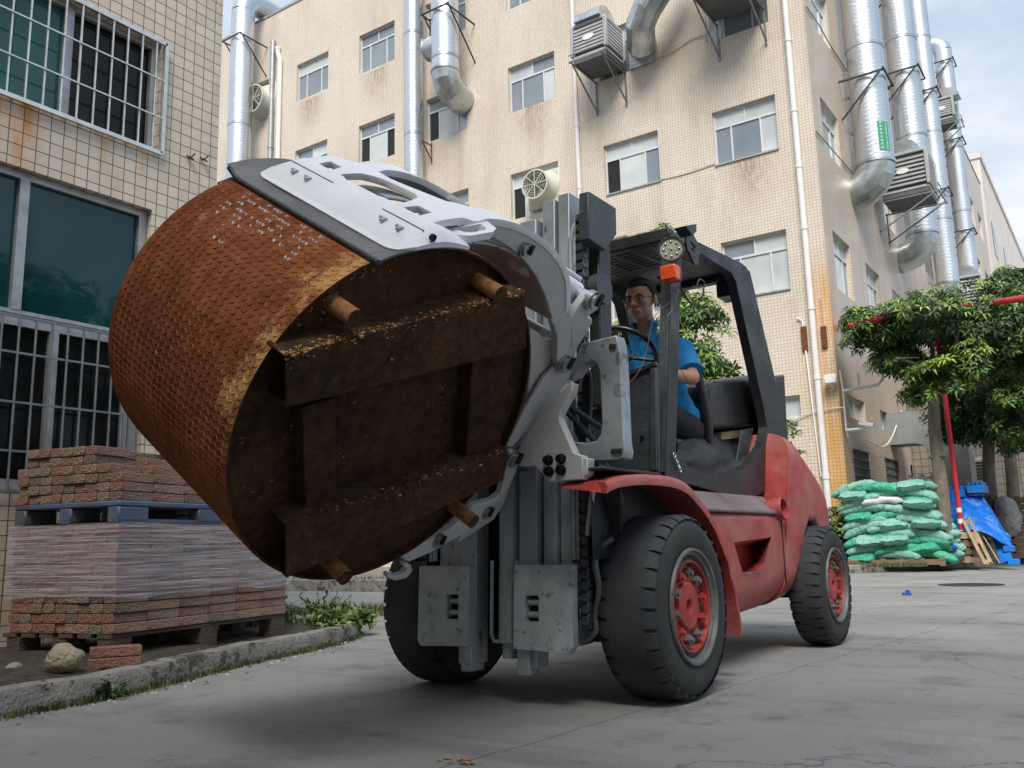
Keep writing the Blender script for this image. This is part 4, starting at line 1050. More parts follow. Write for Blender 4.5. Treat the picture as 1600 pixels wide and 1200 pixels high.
b = P_(1240, 740, 18.6); t = thing('shrub', 'shrub whose tip peeps over the red counterweight', 'shrub', (b[0], 18.6, .1)); mb = MB()
crown(mb, [((b[0], 18.6, 1.4), .45, .4, 1.2), (P_(1236, 668, 18.6), .2, .2, .25)], 160, .16, .05); mb.build('foliage', LEAVES, t); mb = MB(); mb.tube([(b[0], 18.6, .1), P_(1236, 690, 18.6)], .02, 6); mb.build('stem', M['bark'], t)
b = P_(1308, 810, 19.4); t = thing('shrub', 'low dark bushes at the foot of the orange corner behind the rear tyre', 'shrub', (b[0], 19.4, .1)); mb = MB()
crown(mb, [((b[0], 19.4, .8), .42, .3, .75), ((b[0] - .5, 19.45, .7), .5, .3, .6), ((b[0] + .25, 19.5, 1.3), .28, .2, .45)], 420, .12, .05, dark=.5, fresh=.15); mb.build('foliage', LEAVES, t)

for (lab, x_, y_, h_) in (('broad street tree beyond the right side of the view', 5.5, 8.2, 5.4), ('second street tree farther right out of the view', 8.5, 13.0, 6.2)):
    c_ = np.array([x_, y_, h_]); bg_tree(lab, [(c_, 1.7, 1.7, 1.1), (c_ + [.9, 1.2, -.7], 1.2, 1.2, .8), (c_ + [-1.0, -.6, -.6], 1.1, 1.1, .7)], np.array([x_, y_, 0.0]), 1300, .26, .08, .4, .1)

# ================================================================ RIGHT YARD
M['sack'] = mat('green_woven_sack', (.10, .34, .27), .55, 0, .3, 7, bump=1.6, bscale=16, spec=.4, dust=(.28, .48, .41), dpos=.52)
M['sack_b'] = mat('bright_green_sack', (.05, .34, .22), .5, 0, .3, 7, bump=1.6, bscale=16, spec=.5)
M['sack_w'] = mat('white_woven_sack', (.62, .60, .63), .5, 0, .12, 5, bump=.6, bscale=9)
M['sack_blue'] = mat('blue_woven_sack', (.01, .09, .38), .45, 0, .3, 6, bump=.8, bscale=9)
M['wood'] = mat('weathered_pallet_wood', (.20, .135, .085), .85, 0, .35, 5, stretch=(1, 1, 6), bump=.4)
M['wood_pale'] = mat('pale_timber', (.38, .28, .18), .8, 0, .25, 5, bump=.3)
M['tarp'] = mat('blue_tarpaulin', (.006, .14, .58), .38, 0, .3, 5, bump=2.5, bscale=9, spec=.6)
M['blueplastic'] = mat('blue_plastic', (.01, .17, .55), .4, 0, .2, 3)
M['red'] = mat('red_painted_pipe', (.50, .028, .045), .4, 0, .15, 3)
M['white_paint'] = mat('white_paint', (.72, .72, .72), .5)
M['cling'] = mat('grey_film_wrap', (.33, .33, .32), .3, 0, .35, 9, bump=1, bscale=14)

def sack_mesh(seed):
    rnd = random.Random(seed); mb = MB(); nu, nv = 26, 20; rows = []
    Lx, Ly, Lz = .46, .27, .105
    for i in range(nu + 1):
        u = -1 + 2 * i / nu; e = max(0.0, 1 - abs(u) ** 5) ** .42
        row = []
        for j in range(nv):
            a = 2 * pi * j / nv; cy = cos(a); sz = sin(a)
            w_ = Ly * (.93 + .07 * (1 - abs(u) ** 3)); z = Lz * e * (abs(sz) ** .7) * (1 if sz > 0 else -1)
            z += Lz * (.30 * noise.noise(Vector((u * 2.2 + seed, a * 1.1, seed))) + .20 * noise.noise(Vector((u * 7 + seed, sin(a) * 2.5, cos(a) * 4)))) * e
            y = w_ * (abs(cy) ** .62) * (1 if cy > 0 else -1)
            x = Lx * u + .02 * noise.noise(Vector((a * 2, u * 3, seed + 5)))
            # sag of the ends and puckered seam
            z -= .05 * u * u; z += .012 * sin(a * 6 + u * 3) * (abs(u) ** 4)
            row.append((x, y, z))
        row.append(row[0]); rows.append(row)
    mb.grid(rows, flip=True); return mb
sack_protos = []
def sack(label, cx, cy, cz, rz, tilt, mi, group, k, sc=1):
    m = ['sack', 'sack_b', 'sack_w', 'sack_blue'][mi]
    key = (k % 5, m)
    pr = [s for s in sack_protos if s[0] == key]
    if not pr:
        o = sack_mesh(k % 5 + 1).build('sack', M[m], loc=(0, 0, 0), smooth=70); sack_protos.append((key, o))
    else:
        o = pr[0][1].copy(); COL.objects.link(o)
    o.location = (cx, cy, cz); o.rotation_euler = (tilt[0], tilt[1], rz); o.scale = (sc, sc, sc)
    return tag(o, label, 'sack', group)
YB = 19.2
ord_ = ['bottom', 'second', 'third', 'fourth', 'fifth', 'sixth', 'seventh', 'eighth', 'ninth', 'tenth', 'eleventh', 'top']
NL = 11; zb0, zt0 = .27, float(PY(1400, 757, YB)[2])
for L in range(NL):
    z = zb0 + .06 + (zt0 - zb0 - .1) * L / (NL - 1); f = L / (NL - 1)
    xl = float(PY(1334 - 12 * f * f + (3 if L % 2 else -2), 800, YB)[0]); xr = float(PY(1474 - 30 * f, 800, YB)[0])
    n = 3; wd = (xr - xl)
    for i in range(n):
        long = (i + L) % 3 != 0
        x = xl + wd * (i + .5) / n + random.uniform(-.05, .05); y = YB + random.uniform(-.05, .05) + (.02 if long else .08)
        rz = random.uniform(-.18, .18) + (0 if long else pi / 2 * random.choice((.82, 1.1)))
        mi = 2 if (L == 8 and i == 1) else (1 if random.random() < .12 + .25 * (L < 3) else 0)
        lab = 'white sack lying in the middle of the green sack pile, third layer from the top' if mi == 2 else '%s green sack of the %s layer in the big pile by the kerb' % (['left', 'middle', 'right'][i], ord_[L] if L < NL - 1 else 'top')
        if mi == 2: y -= .14; rz = .1
        sack(lab, x, y, z + random.uniform(-.015, .015), rz, (random.uniform(-.1, .1), random.uniform(-.16, .16) + (-.14 if i == 0 else .14 if i == 2 else 0), 0), mi, 'woven sacks piled by the kerb', L * 3 + i, 1.0 if mi != 2 else .85)
    for i in range(3):      # the row behind
        x = xl + wd * (i + .5) / 3 + random.uniform(-.05, .05)
        sack('green sack of the back row of the big pile, hidden behind the front layers', x, YB + .75, z, random.uniform(-.2, .2), (0, random.uniform(-.1, .1), 0), 0, 'woven sacks piled by the kerb', L * 3 + i + 1, 1.1)
for lab, q in (('blue sack poking out left of the green pile near its foot', (1325, 858)), ('lower blue sack left of the green pile', (1330, 870)), ('blue sack poking out right of the green pile', (1452, 845))):
    p = PY(q[0], q[1], YB + .35); sack(lab, p[0], p[1], max(p[2], .25), .6, (.1, .2, 0), 3, 'blue sacks by the green pile', 2)

def wood_pallet(label, c, w_=1.1, d=1.0, h=.14, rz=0, m='wood', group='wooden pallets in the right yard', tilt=None):
    t = thing('wooden_pallet', label, 'pallet', c, group); t.rotation_euler = (tilt or 0, 0, rz)
    c = np.array(c, float)
    for k in range(6): mb = MB(); x = -w_ / 2 + (w_ - .1) * k / 5; mb.box(c[0] + x, c[0] + x + .095, c[1] - d / 2, c[1] + d / 2, c[2] + h - .022, c[2] + h); mb.build('deck_board', M[m], t)
    for k in range(3): mb = MB(); y = -d / 2 + (d - .09) * k / 2; mb.box(c[0] - w_ / 2, c[0] + w_ / 2, c[1] + y, c[1] + y + .09, c[2] + .024, c[2] + h - .023); mb.build('stringer', M[m], t)
    for k in range(3): mb = MB(); x = -w_ / 2 + (w_ - .1) * k / 2; mb.box(c[0] + x, c[0] + x + .1, c[1] - d / 2, c[1] + d / 2, c[2], c[2] + .022); mb.build('base_board', M[m], t)
    return t
p = PY(1400, 885, YB); wood_pallet('wooden pallet under the pile of green sacks', (p[0], YB + .35, .11), 1.9, 1.3, .15)
# stack of broken pallets right of the sacks
for k in range(4):
    p = PY(1495, 850, 20.3); wood_pallet('%s pallet of the low stack right of the green sacks' % ['lowest', 'second', 'third', 'topmost'][k], (p[0] + .04 * (k % 2), 20.3,   .12 + k * .155), .85, .9, .15, .03 * ((-1) ** k), 'wood' if k % 3 else 'wood_pale')
for k in range(9):
    p = PY(1592, 850, 23.5); wood_pallet('%s pallet of the tall stack at the right edge behind the tarp' % ord_[k], (p[0] + .45, 23.5, .12 + k * .155), 1.3, .9, .15, .02 * ((-1) ** k))
# clear bags beside the stack
t = thing('plastic_bundle', 'grey film-wrapped bundle between the tarp and the right pallet stack', 'bundle', PY(1570, 800, 22)); mb = MB(); c = PY(1574, 806, 22.4); mb.ball(c, .27, .3, .42, 16, 12)
for i, v in enumerate(mb.v): n_ = noise.noise(Vector(v) * 4); mb.v[i] = tuple(np.array(v) + (np.array(v) - c) * .25 * n_)
mb.build('bundle', M['cling'], t, smooth=60)
t = thing('plastic_bundle', 'pale bags lying under the blue tarp behind the leaning wood frame', 'bundle', PY(1540, 860, 21)); mb = MB()
for q in ((1530, 840), (1545, 850), (1535, 862), (1550, 838)): c = PY(q[0], q[1], 20.8); mb.ball(c, .32, .25, .13, 12, 8)
mb.build('bags', M['cling'], t, smooth=60)
# tarp draped over a pile of crates
yT = 20.9
t = thing('blue_tarp', 'bright blue tarpaulin draped over a pile beside the tree trunk', 'tarpaulin', PY(1520, 840, yT))
out_ = [(1447, 782), (1480, 772), (1531, 776), (1556, 800), (1580, 842), (1574, 858), (1552, 832), (1500, 828), (1457, 832), (1446, 820)]
A_, B_ = MB(), None
W_, H_ = 26, 16; rows = []
for j in range(H_ + 1):
    v = j / H_; row = []
    for i in range(W_ + 1):
        u = i / W_; xl = 1449 + (-3) * v; xr = 1533 + 50 * v ** .85; yy0 = 780 - 6 * u; yy1 = 834 + 6 * sin(u * 9) + (18 * max(0, u - .75) * 4 if u > .75 else 0)
        x = xl + (xr - xl) * u; y = yy0 + (yy1 - yy0) * v; dep = yT - .75 * v - .25 * (1 - abs(2 * u - 1)) + .10 * noise.noise(Vector((u * 6, v * 3, 2))) + .05 * noise.noise(Vector((u * 17, v * 9, 5)))
        row.append(PY(x, y, dep))
    rows.append(row)
top = [[r + np.array([0, 1.6, .02]) for r in rows[0]]]
A_.grid(top + rows); o = A_.build('sheet', M['tarp'], t, smooth=60); sm = o.modifiers.new('solid', 'SOLIDIFY'); sm.thickness = .006
mb = MB()
for k, (a, b, y_) in enumerate(((1448, 1470, 775), (1474, 1510, 771), (1513, 1540, 764))):
    p, q = PY(a, y_, yT), PY(b, y_, yT); z1 = p[2] + .06; mb.box(p[0], q[0], yT - .25, yT + .5, z1 - .16, z1)
    for c in range(4): x = p[0] + (q[0] - p[0]) * (c + .3) / 4; mb.box(x, x + (q[0] - p[0]) * .12, yT - .22, yT + .4, z1, z1 + .07)
tag(mb.build('plastic_pallet', M['blueplastic'], bevel=.008), 'flat blue plastic pallets lying on top of the tarp', 'pallet')
# leaning blue plastic pallet
t = thing('plastic_pallet', 'blue plastic pallet leaning at the right foot of the tarp', 'pallet', PY(1575, 880, 20))
a, b = PY(1556, 828, 20.6), PY(1574, 878, 20.0); mb = MB(); mb.bar(a, b, .22, .05, (0, -1, 0)); mb.build('board', M['blueplastic'], t)
for f_ in (.25, .6, 1): c = lerp(a, b, f_); mb = MB(); mb.obox(c + [.12, -.06, 0], (.1, 0, 0), (0, .08, 0), (0, 0, .06)); mb.build('foot', M['blueplastic'], t, bevel=.01)
# leaning wooden frame
t = thing('timber_trestle', 'pale wooden frame leaning against the pallets under the red pole', 'frame', PY(1540, 882, 19.6))
a0, b0 = PY(1506, 815, 20.0), PY(1541, 883, 19.4); a1, b1 = PY(1515, 811, 20.2), PY(1549, 880, 19.5)
for (p, q) in ((a0, b0), (a1, b1)): mb = MB(); mb.bar(p, q, .05, .09, (0, 1, 0)); mb.build('rail', M['wood_pale'], t)
for f_ in (.05, .5, .96): mb = MB(); mb.bar(lerp(a0, b0, f_), lerp(a1, b1, f_) + [0, 0, .02], .04, .07); mb.build('rung', M['wood_pale'], t)
a2, b2 = PY(1521, 813, 20.2), PY(1562, 880, 19.8); mb = MB(); mb.bar(a2, b2, .02, .02); mb.build('slat', M['wood_pale'], t)
# red gas pipe: post and beam
t = thing('red_pipe_post', 'slim leaning red post with white bands at its foot', 'post', PY(1505, 840, 20))
a, b = PY(1458, 470, 20.0), PY(1504, 842, 20.0); mb = MB(); mb.tube([a, b], .05, 12); mb.build('post', M['red'], t, smooth=50)
for k in range(3): c = lerp(a, b, .875 + k * .045); c2 = lerp(a, b, .893 + k * .045); mb = MB(); mb.cyl(c, c2, .053, n=12); mb.build('white_band', M['white_paint'], t, smooth=50)
t = thing('red_pipe', 'horizontal red pipe running from the building corner through the tree top', 'pipe', PY(1330, 510, 20.0))
mb = MB(); mb.tube([PX(1318, 511, XC), PY(1330, 508, 19.0), PY(1366, 500, 18.5), PY(1395, 496, 19.4), PY(1458, 486, 19.9), PY(1548, 474, 19.7), PY(1572, 470, 18.4), PY(1600, 466, 18.2), PY(1700, 452, 18.0)], .062, 12); mb.build('pipe', M['red'], t, smooth=50)
mb = MB(); c = PX(1318, 511, XC); mb.cyl(c, c + [.05, 0, 0], .11, n=14); mb.build('flange', M['rusty'], t)
p = PZ(1417, 930, .0); t = tag(MB().box(p[0] - .05, p[0] + .05, p[1] - .03, p[1] + .03, .003, .03).box(p[0] - .01, p[0] + .035, p[1] - .02, p[1] + .02, .03, .06).build('litter', M['sack_blue'], bevel=.004), 'small blue scrap lying on the road right of the truck', 'litter')
p = PZ(712, 1192, .0); mb = MB()
for k in range(14):
    a = random.uniform(0, 6.3); r_ = .03 * sqrt(random.random()); leaf(mb, (p[0] + r_ * cos(a) * 2, p[1] + r_ * sin(a), .004), (cos(a), sin(a), .2), (0, 0, 1), .03, .018, 0)
M['dry_leaf'] = mat('dry_leaf', (.28, .17, .07), .8, 0, .3, 40)
tag(mb.build('dry_leaf', M['dry_leaf']), 'scrap of dry leaf on the road at the bottom edge', 'leaf')

# ================================================================ BRICK PALLETS AT THE LEFT
def brick_mat(name, c):
    return mat(name, c, .92, 0, .25, 25, bump=1, bscale=90, wear=tuple(x * .35 for x in c), wscale=70, wpos=.60, dust=(.30, .27, .22), dpos=.60)
BRC = [brick_mat('paver_red', (.33, .15, .115)), brick_mat('paver_tan', (.31, .225, .16)), brick_mat('paver_brown', (.22, .15, .115)), brick_mat('paver_pink', (.37, .215, .17)), brick_mat('paver_rust', (.32, .155, .10))]
CNM = ['red', 'tan', 'brown', 'pinkish', 'rust-red']
BL, BW, BH = .2475, .085, .0545
bprot = []
for k in range(5):
    mb = MB(); mb.box(-BL / 2, BL / 2, -BW / 2, BW / 2, 0, BH - .0025); o = mb.build('paving_brick', BRC[k], loc=(0, 0, 0), bevel=.004); bprot.append(o)
    o.location = (0, 0, -50)
bused = [False] * 5
def brick(x, y, z, rz, label, group, k=None):
    k = random.choice((0, 0, 1, 1, 2, 3, 4)) if k is None else k
    if not bused[k]: o = bprot[k]; bused[k] = True
    else: o = bprot[k].copy(); COL.objects.link(o)
    o.location = (x, y, z); o.rotation_euler = (random.uniform(-.012, .012), random.uniform(-.012, .012), rz + random.uniform(-.02, .02)); return tag(o, label.replace('@', CNM[k]), 'brick', group)
pc = np.array([-4.67, 2.885])
ey = np.array([cos(radians(101.1)), sin(radians(101.1))]); ex = np.array([cos(radians(193.5)), sin(radians(193.5))])
def W2(u, v): return pc + ey * u + ex * v          # u along the road side, v along the building end
face_ang = atan2(ey[1], ey[0])
z0 = .262; nlay = 11
ORD = ['first', 'second', 'third', 'fourth', 'fifth', 'sixth', 'seventh', 'eighth', 'ninth', 'tenth', 'eleventh', 'twelfth', 'thirteenth']
lay_n = ['bottom'] + ORD[1:10] + ['top']
NU = 6; LV = .80
GP = 'pavers on the shrink-wrapped pallet'
for L in range(nlay):
    z = z0 + L * BH; sh_ = random.uniform(-.004, .004) + .006 * sin(L * 1.3)
    for i in range(NU):
        u = (i + .5) * (BL + .003) + random.uniform(-.002, .002); v = BW / 2 + sh_ + random.uniform(-.004, .004)
        p = W2(u, v); brick(p[0], p[1], z, face_ang, '@ paver, %s layer, %s from the near corner, road side of wrapped pallet' % (lay_n[L], ORD[i]), GP)
    j = BW + .002; q = 0
    while j < LV - .03:
        if random.random() < .2 and j < LV - BL:
            p = W2(BW / 2 + random.uniform(-.006, .004), j + BL / 2 + .002); st = BL + .003; rz = pi / 2; nm = 'lengthwise @'
        else:
            p = W2(BL / 2 + random.uniform(-.006, .004), j + BW / 2 + .002); st = BW + .003; rz = 0; nm = 'end-on @'
        brick(p[0], p[1], z, face_ang + rz, nm + ' paver, %s layer, %s from the corner, shaded end of wrapped pallet' % (lay_n[L], ORD[q]), GP); j += st; q += 1
for (u, v) in ((.4, .3), (.9, .3), (1.2, .3), (.5, .6), (1.0, .6)):
    p = W2(u, v); brick(p[0], p[1], z0 + (nlay - 1) * BH, face_ang, 'inner paver of the top layer of the wrapped pallet', GP)
# its wooden pallet
M['pallet_dark'] = mat('dark_pallet_wood', (.07, .05, .035), .9, 0, .4, 6, bump=.6, dust=(.12, .10, .075))  # darker than the pallet wood in the right yard
t = thing('wooden_pallet', 'dark wooden pallet under the shrink-wrapped pavers', 'pallet', (*W2(.7, .6), .1))
def pbar(mb, u0, u1, v0, v1, z0_, z1_):
    P = [W2(u0, v0), W2(u1, v0), W2(u1, v1), W2(u0, v1)]; mb.prism([(q[0], q[1], z0_) for q in P], (0, 0, z1_ - z0_))
for k in range(6): mb = MB(); v = .01 + k * .142; pbar(mb, 0, 1.5, v, v + .10, z0 - .024, z0 - .002); mb.build('deck_board', M['pallet_dark'], t)
for (u, v) in [(a, b) for a in (.005, .69, 1.36) for b in (.01, .34, .69)]: mb = MB(); pbar(mb, u, u + .14, v, v + .10, .07, z0 - .026); mb.build('block', M['pallet_dark'], t)
for k in range(3): mb = MB(); v = .01 + k * .34; pbar(mb, 0, 1.5, v, v + .10, .05, .069); mb.build('base_board', M['pallet_dark'], t)
# stretch film around the upper part
fm = bpy.data.materials.new('stretch_film'); fm.use_nodes = True; nt = fm.node_tree; L_ = nt.links.new; pb = nt.nodes['Principled BSDF']
pb.inputs['Base Color'].default_value = (.74, .72, .80, 1); pb.inputs['Roughness'].default_value = .22; pb.inputs['Specular IOR Level'].default_value = .7
tr = nt.nodes.new('ShaderNodeBsdfTransparent'); ms = nt.nodes.new('ShaderNodeMixShader'); g = nt.nodes.new('ShaderNodeNewGeometry'); mp2 = nt.nodes.new('ShaderNodeMapping'); mp2.inputs['Scale'].default_value = (1.2, 1.2, 60)
mp2.inputs['Rotation'].default_value = (.05, .03, 0)
n1 = nt.nodes.new('ShaderNodeTexNoise'); n1.inputs['Scale'].default_value = 1.6; n1.inputs['Detail'].default_value = 8; n1.inputs['Roughness'].default_value = .7
L_(g.outputs['Position'], mp2.inputs[0]); L_(mp2.outputs[0], n1.inputs['Vector']); r_ = nt.nodes.new('ShaderNodeMapRange'); r_.inputs[1].default_value = .44; r_.inputs[2].default_value = .64; r_.inputs[3].default_value = .13; r_.inputs[4].default_value = .68
L_(n1.outputs['Fac'], r_.inputs[0]); L_(r_.outputs[0], ms.inputs[0]); L_(tr.outputs[0], ms.inputs[1]); L_(pb.outputs[0], ms.inputs[2]); L_(ms.outputs[0], nt.nodes['Material Output'].inputs[0])
bp = nt.nodes.new('ShaderNodeBump'); bp.inputs['Distance'].default_value = .01; bp.inputs['Strength'].default_value = .8; L_(n1.outputs['Fac'], bp.inputs['Height']); L_(bp.outputs[0], pb.inputs['Normal'])
M['film'] = fm
mb = MB(); rows = []; zt = z0 + nlay * BH + .004
ring = [(-.012, -.012), (1.515, -.012), (1.515, LV + .02), (-.012, LV + .02), (-.012, -.012)]
rr = []
for i in range(len(ring) - 1):
    for k in range(14): rr.append(lerp(ring[i], ring[i + 1], k / 14))
rr.append(rr[0])
for j in range(9):
    f_ = j / 8; row = []
    for i, q in enumerate(rr):
        d_ = .006 * noise.noise(Vector((q[0] * 6, q[1] * 6, f_ * 8))); p = W2(q[0] + (d_ if abs(q[0]) < .1 else 0), q[1] - abs(d_)); zz = (z0 + .20 + .07 * noise.noise(Vector((q[0] * 2, q[1] * 2, 1)))) * (1 - f_) + zt * f_
        row.append((p[0], p[1], zz))
    rows.append(row)
top_in = [(*(W2(.75 + (q[0] - .75) * .93, .4 + (q[1] - .4) * .93)), zt + .006) for q in rr]; rows.append(top_in)
mb.grid(rows, flip=True)
tag(mb.build('stretch_film', fm, smooth=70), 'torn clear stretch film wound round the upper half of the lower paver pallet', 'plastic film')
# upper plastic pallet
zp = zt + .012; ph = .112
M['plastic_pallet'] = mat('worn_blue_grey_plastic', (.085, .10, .115), .55, 0, .3, 5, wear=(.012, .10, .32), wscale=3.2, wpos=.51, dust=(.15, .15, .15), dpos=.55)
t = thing('plastic_pallet', 'worn blue-grey plastic pallet between the two stacks of pavers', 'pallet', (*W2(.6, .4), zp))
uo, vo = .0, .0; PU, PV = 1.45, .80
mb = MB(); pbar(mb, uo, uo + PU, vo, vo + PV, zp + ph - .03, zp + ph); mb.build('deck', M['plastic_pallet'], t, bevel=.006)
for (u, wu) in ((0, .22), (.62, .20), (1.22, .22)):
    for (v, wv) in ((0, .09), (.36, .09), (.71, .09)):
        mb = MB(); pbar(mb, uo + u, uo + u + wu, vo + v, vo + v + wv, zp, zp + ph - .031); mb.build('leg', M['plastic_pallet'], t, bevel=.008)
for v in (0, .36, .71): mb = MB(); pbar(mb, uo, uo + PU, vo + v + .004, vo + v + .08, zp - .006, zp + .012); mb.build('runner', M['plastic_pallet'], t)
zu = zp + ph + .002; GU = 'pavers stacked on the plastic pallet'
for L in range(6):
    z = zu + L * BH
    cut = [0, 0, .0, .10, .21, .20][L]
    for i in range(5):
        u = .03 + (i + .5) * (BL + .004); v = .03 + BW / 2 + cut
        if L == 5 and i == 1: continue
        if L >= 3 and i >= 1: v = .03 + BW / 2 + (.03 if L == 3 else .12)
        if L >= 4 and i >= 1: u += .05
        p = W2(u, v); brick(p[0], p[1], z, face_ang, '@ paver, %s layer, %s from the near corner, road side of upper stack' % (lay_n[L] if L < 5 else 'top', ORD[i]), GU)
    j = .03 + BW + .004 + cut; q = 0
    while j < LV - .05:
        if random.random() < .1 and j < .5: p = W2(.03 + BW / 2, j + BL / 2); st = BL + .003; rz = pi / 2; nm = 'lengthwise @'
        else: p = W2(.03 + BL / 2 + random.uniform(-.012, .008), j + BW / 2); st = BW + .003; rz = 0; nm = 'end-on @'
        brick(p[0], p[1], z, face_ang + rz, nm + ' paver, %s layer, %s from the corner, shaded end of upper stack' % (lay_n[L] if L < 5 else 'top', ORD[q]), GU); j += st; q += 1
    if L in (2, 3, 4, 5):
        for i in range(4):
            for q in range(3):
                p = W2(.03 + BL * 1.6 + i * BL, .36 + q * .15)
                brick(p[0], p[1], z, face_ang, 'inner paver of the upper stack', GU)
a = W2(.62, .30); b_ = brick(a[0], a[1], zu + 6 * BH, face_ang, 'single paver standing on end on top of the upper stack', GU, 1); b_.rotation_euler = (0, pi / 2, .3); b_.location.z += .12
# stones and odd bricks at the kerb
p = PZ(98, 1058, .10); t = MB(); t.ball((p[0], p[1], .19), .085, .08, .078, 20, 14)
for i, v in enumerate(t.v): t.v[i] = tuple(np.array(v) + .02 * noise.noise(Vector(v) * 14) * np.array([1, 1, 1]))
M['stone'] = mat('lichened_stone', (.30, .25, .17), .9, 0, .3, 12, bump=1, bscale=50, wear=(.38, .17, .05), wscale=9, wpos=.55, dust=(.5, .46, .36), dpos=.56)
tag(t.build('stone', M['stone'], smooth=60), 'round lichen-spotted stone lying behind the left kerb', 'stone')
p = PZ(180, 1036, .13); brick(p[0], p[1], .165, face_ang + pi / 2 + .9, 'single red paver lying on the soil behind the kerb', 'loose pavers', 0)
p = PZ(180, 1036, .13); brick(p[0] + .01, p[1] - .01, .11, face_ang + pi / 2 + 1.0, 'half-buried paver under the single red paver', 'loose pavers', 0)
for k in range(14):
    x_, y_ = random.choice([(-5.6, 5.0), (-6.0, 5.4), (-4.9, 2.2), (-5.2, 2.0), (-4.75, 2.25)]); x_ += random.uniform(-.3, .3); y_ += random.uniform(-.25, .25); t = MB(); s_ = random.uniform(.02, .06); t.ball((x_, y_, .15), s_, s_ * 1.2, s_ * .6, 8, 6)
    for i, v in enumerate(t.v): t.v[i] = tuple(np.array(v) + .25 * s_ * noise.noise(Vector(v) * 20))
    tag(t.build('stone', M['conc']), 'small loose stone on the soil by the pallet', 'stone', 'small stones on the soil')
mb = MB(); random.seed(12)
for k in range(130):
    i = random.randrange(4, len(KLs) - 24); p = lerp(KLs[i], KLs[i + 1], random.random()); d = .03 + abs(random.gauss(0, .12)); s_ = random.uniform(.002, .011); a = random.uniform(0, 3)
    mb.obox((p[0] + d, p[1] - d * .4, s_ * .4), (s_ * cos(a), s_ * sin(a), 0), (-s_ * sin(a) * .6, s_ * cos(a) * .6, 0), (0, 0, s_ * .4), random.choice((0, 0, 1, 2)))
o = mb.build('grit', [M['conc'], M['dry_leaf'], M['white_paint']], loc=(0, 0, 0), props={'kind': 'stuff'}); o['label'] = 'grit and crumbs swept against the left kerb'
# white-green sheet glimpsed behind the stack
a = PX(222, 690, -5.4); mb = MB(); mb.box(-5.9, -5.3, 4.6, 4.62, .2, 1.75); tag(mb.build('board', M['white_paint']), 'white board standing just beyond the left building corner', 'board')
mb = MB(); mb.box(-5.66, -5.62, 4.5, 4.54, .2, 1.75); tag(mb.build('pole', M['sack_b']), 'green pole beside the white board behind the pavers', 'pole')
# ================================================================ LIFT TRUCK
M['rubber'] = mat('tyre_rubber', (.022, .027, .032), .78, 0, .3, 8, bump=.18, bscale=130, dust=(.045, .052, .058), dpos=.56)
M['rubber_side'] = mat('tyre_sidewall', (.016, .018, .018), .75, 0, .3, 12, bump=.2, bscale=110, dust=(.04, .04, .036), dpos=.55)
M['truck_red'] = mat('faded_red_paint', (.36, .026, .026), .42, 0, .22, 4, bump=.12, bscale=30, spec=.5, wear=(.10, .05, .045), wscale=22, wpos=.70, dust=(.42, .19, .17), dpos=.56, rvar=.12)
M['truck_red_dusty'] = mat('dusty_red_paint', (.20, .045, .042), .6, 0, .25, 3, wear=(.12, .1, .1), wscale=15, wpos=.66, dust=(.24, .19, .18), dpos=.52)
M['hub_red'] = mat('hub_red', (.36, .035, .03), .55, 0, .3, 9, wear=(.12, .09, .08), wscale=30, wpos=.63)
M['rim_grey'] = mat('dusty_rim', (.13, .13, .125), .6, .2, .35, 12, wear=(.3, .06, .05), wscale=14, wpos=.66)
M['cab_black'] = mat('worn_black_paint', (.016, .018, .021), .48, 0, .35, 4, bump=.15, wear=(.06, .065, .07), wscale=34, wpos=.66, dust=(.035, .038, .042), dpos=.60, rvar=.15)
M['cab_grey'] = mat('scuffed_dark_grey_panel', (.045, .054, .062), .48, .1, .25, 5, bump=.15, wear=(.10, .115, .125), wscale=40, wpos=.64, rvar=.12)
M['pad_black'] = mat('dusty_black_rubber', (.012, .013, .014), .6, 0, .4, 3, bump=.3, bscale=14, dust=(.045, .045, .046), dpos=.57)
M['vinyl'] = mat('black_vinyl', (.014, .014, .016), .32, 0, .3, 4, bump=.2, bscale=12)
M['mast_grey'] = mat('dusty_galvanised_mast', (.34, .38, .41), .5, .3, .28, 5, bump=.08, bscale=45, stretch=(1, 1, .35), wear=(.04, .05, .055), wscale=26, wpos=.62, dust=(.28, .31, .335), dpos=.6, rvar=.1)
M['mast_dark'] = mat('dark_mast_steel', (.035, .042, .048), .5, .3, .3, 6, stretch=(1, 1, .3), dust=(.05, .058, .064), dpos=.62)
M['mast_pale'] = mat('pale_scuffed_steel', (.40, .44, .47), .45, .3, .25, 7, bump=.1, bscale=45, wear=(.08, .095, .105), wscale=18, wpos=.6, dust=(.36, .39, .41), dpos=.6)
M['carriage_steel'] = mat('scuffed_carriage_steel', (.25, .28, .30), .45, .3, .35, 6, bump=.1, bscale=45, wear=(.09, .105, .115), wscale=12, wpos=.56, dust=(.40, .43, .45), dpos=.58)
M['chain'] = mat('greasy_chain', (.09, .095, .10), .35, .6, .4, 20)
M['hose'] = mat('black_hose', (.02, .022, .024), .5, 0, .3, 6)
M['hose_grey'] = mat('grey_hose', (.09, .10, .105), .5, 0, .3, 6)
M['clamp_paint'] = mat('light_grey_clamp_paint', (.68, .69, .74), .42, 0, .05, 5, bump=.08, bscale=30, spec=.5, wear=(.40, .41, .43), wscale=6, wpos=.74, rvar=.08)
M['clamp_side'] = mat('clamp_grey_shaded', (.42, .42, .415), .5, 0, .1, 5, bump=.1, bscale=40, wear=(.2, .2, .2), wscale=11, wpos=.72)  # clamp paint again, darker: shade of the sides put into the colour
M['bolt'] = mat('black_bolt', (.015, .016, .018), .35, .5, .2, 20)
M['pin'] = mat('zinc_pin', (.34, .36, .36), .35, .8, .25, 25)
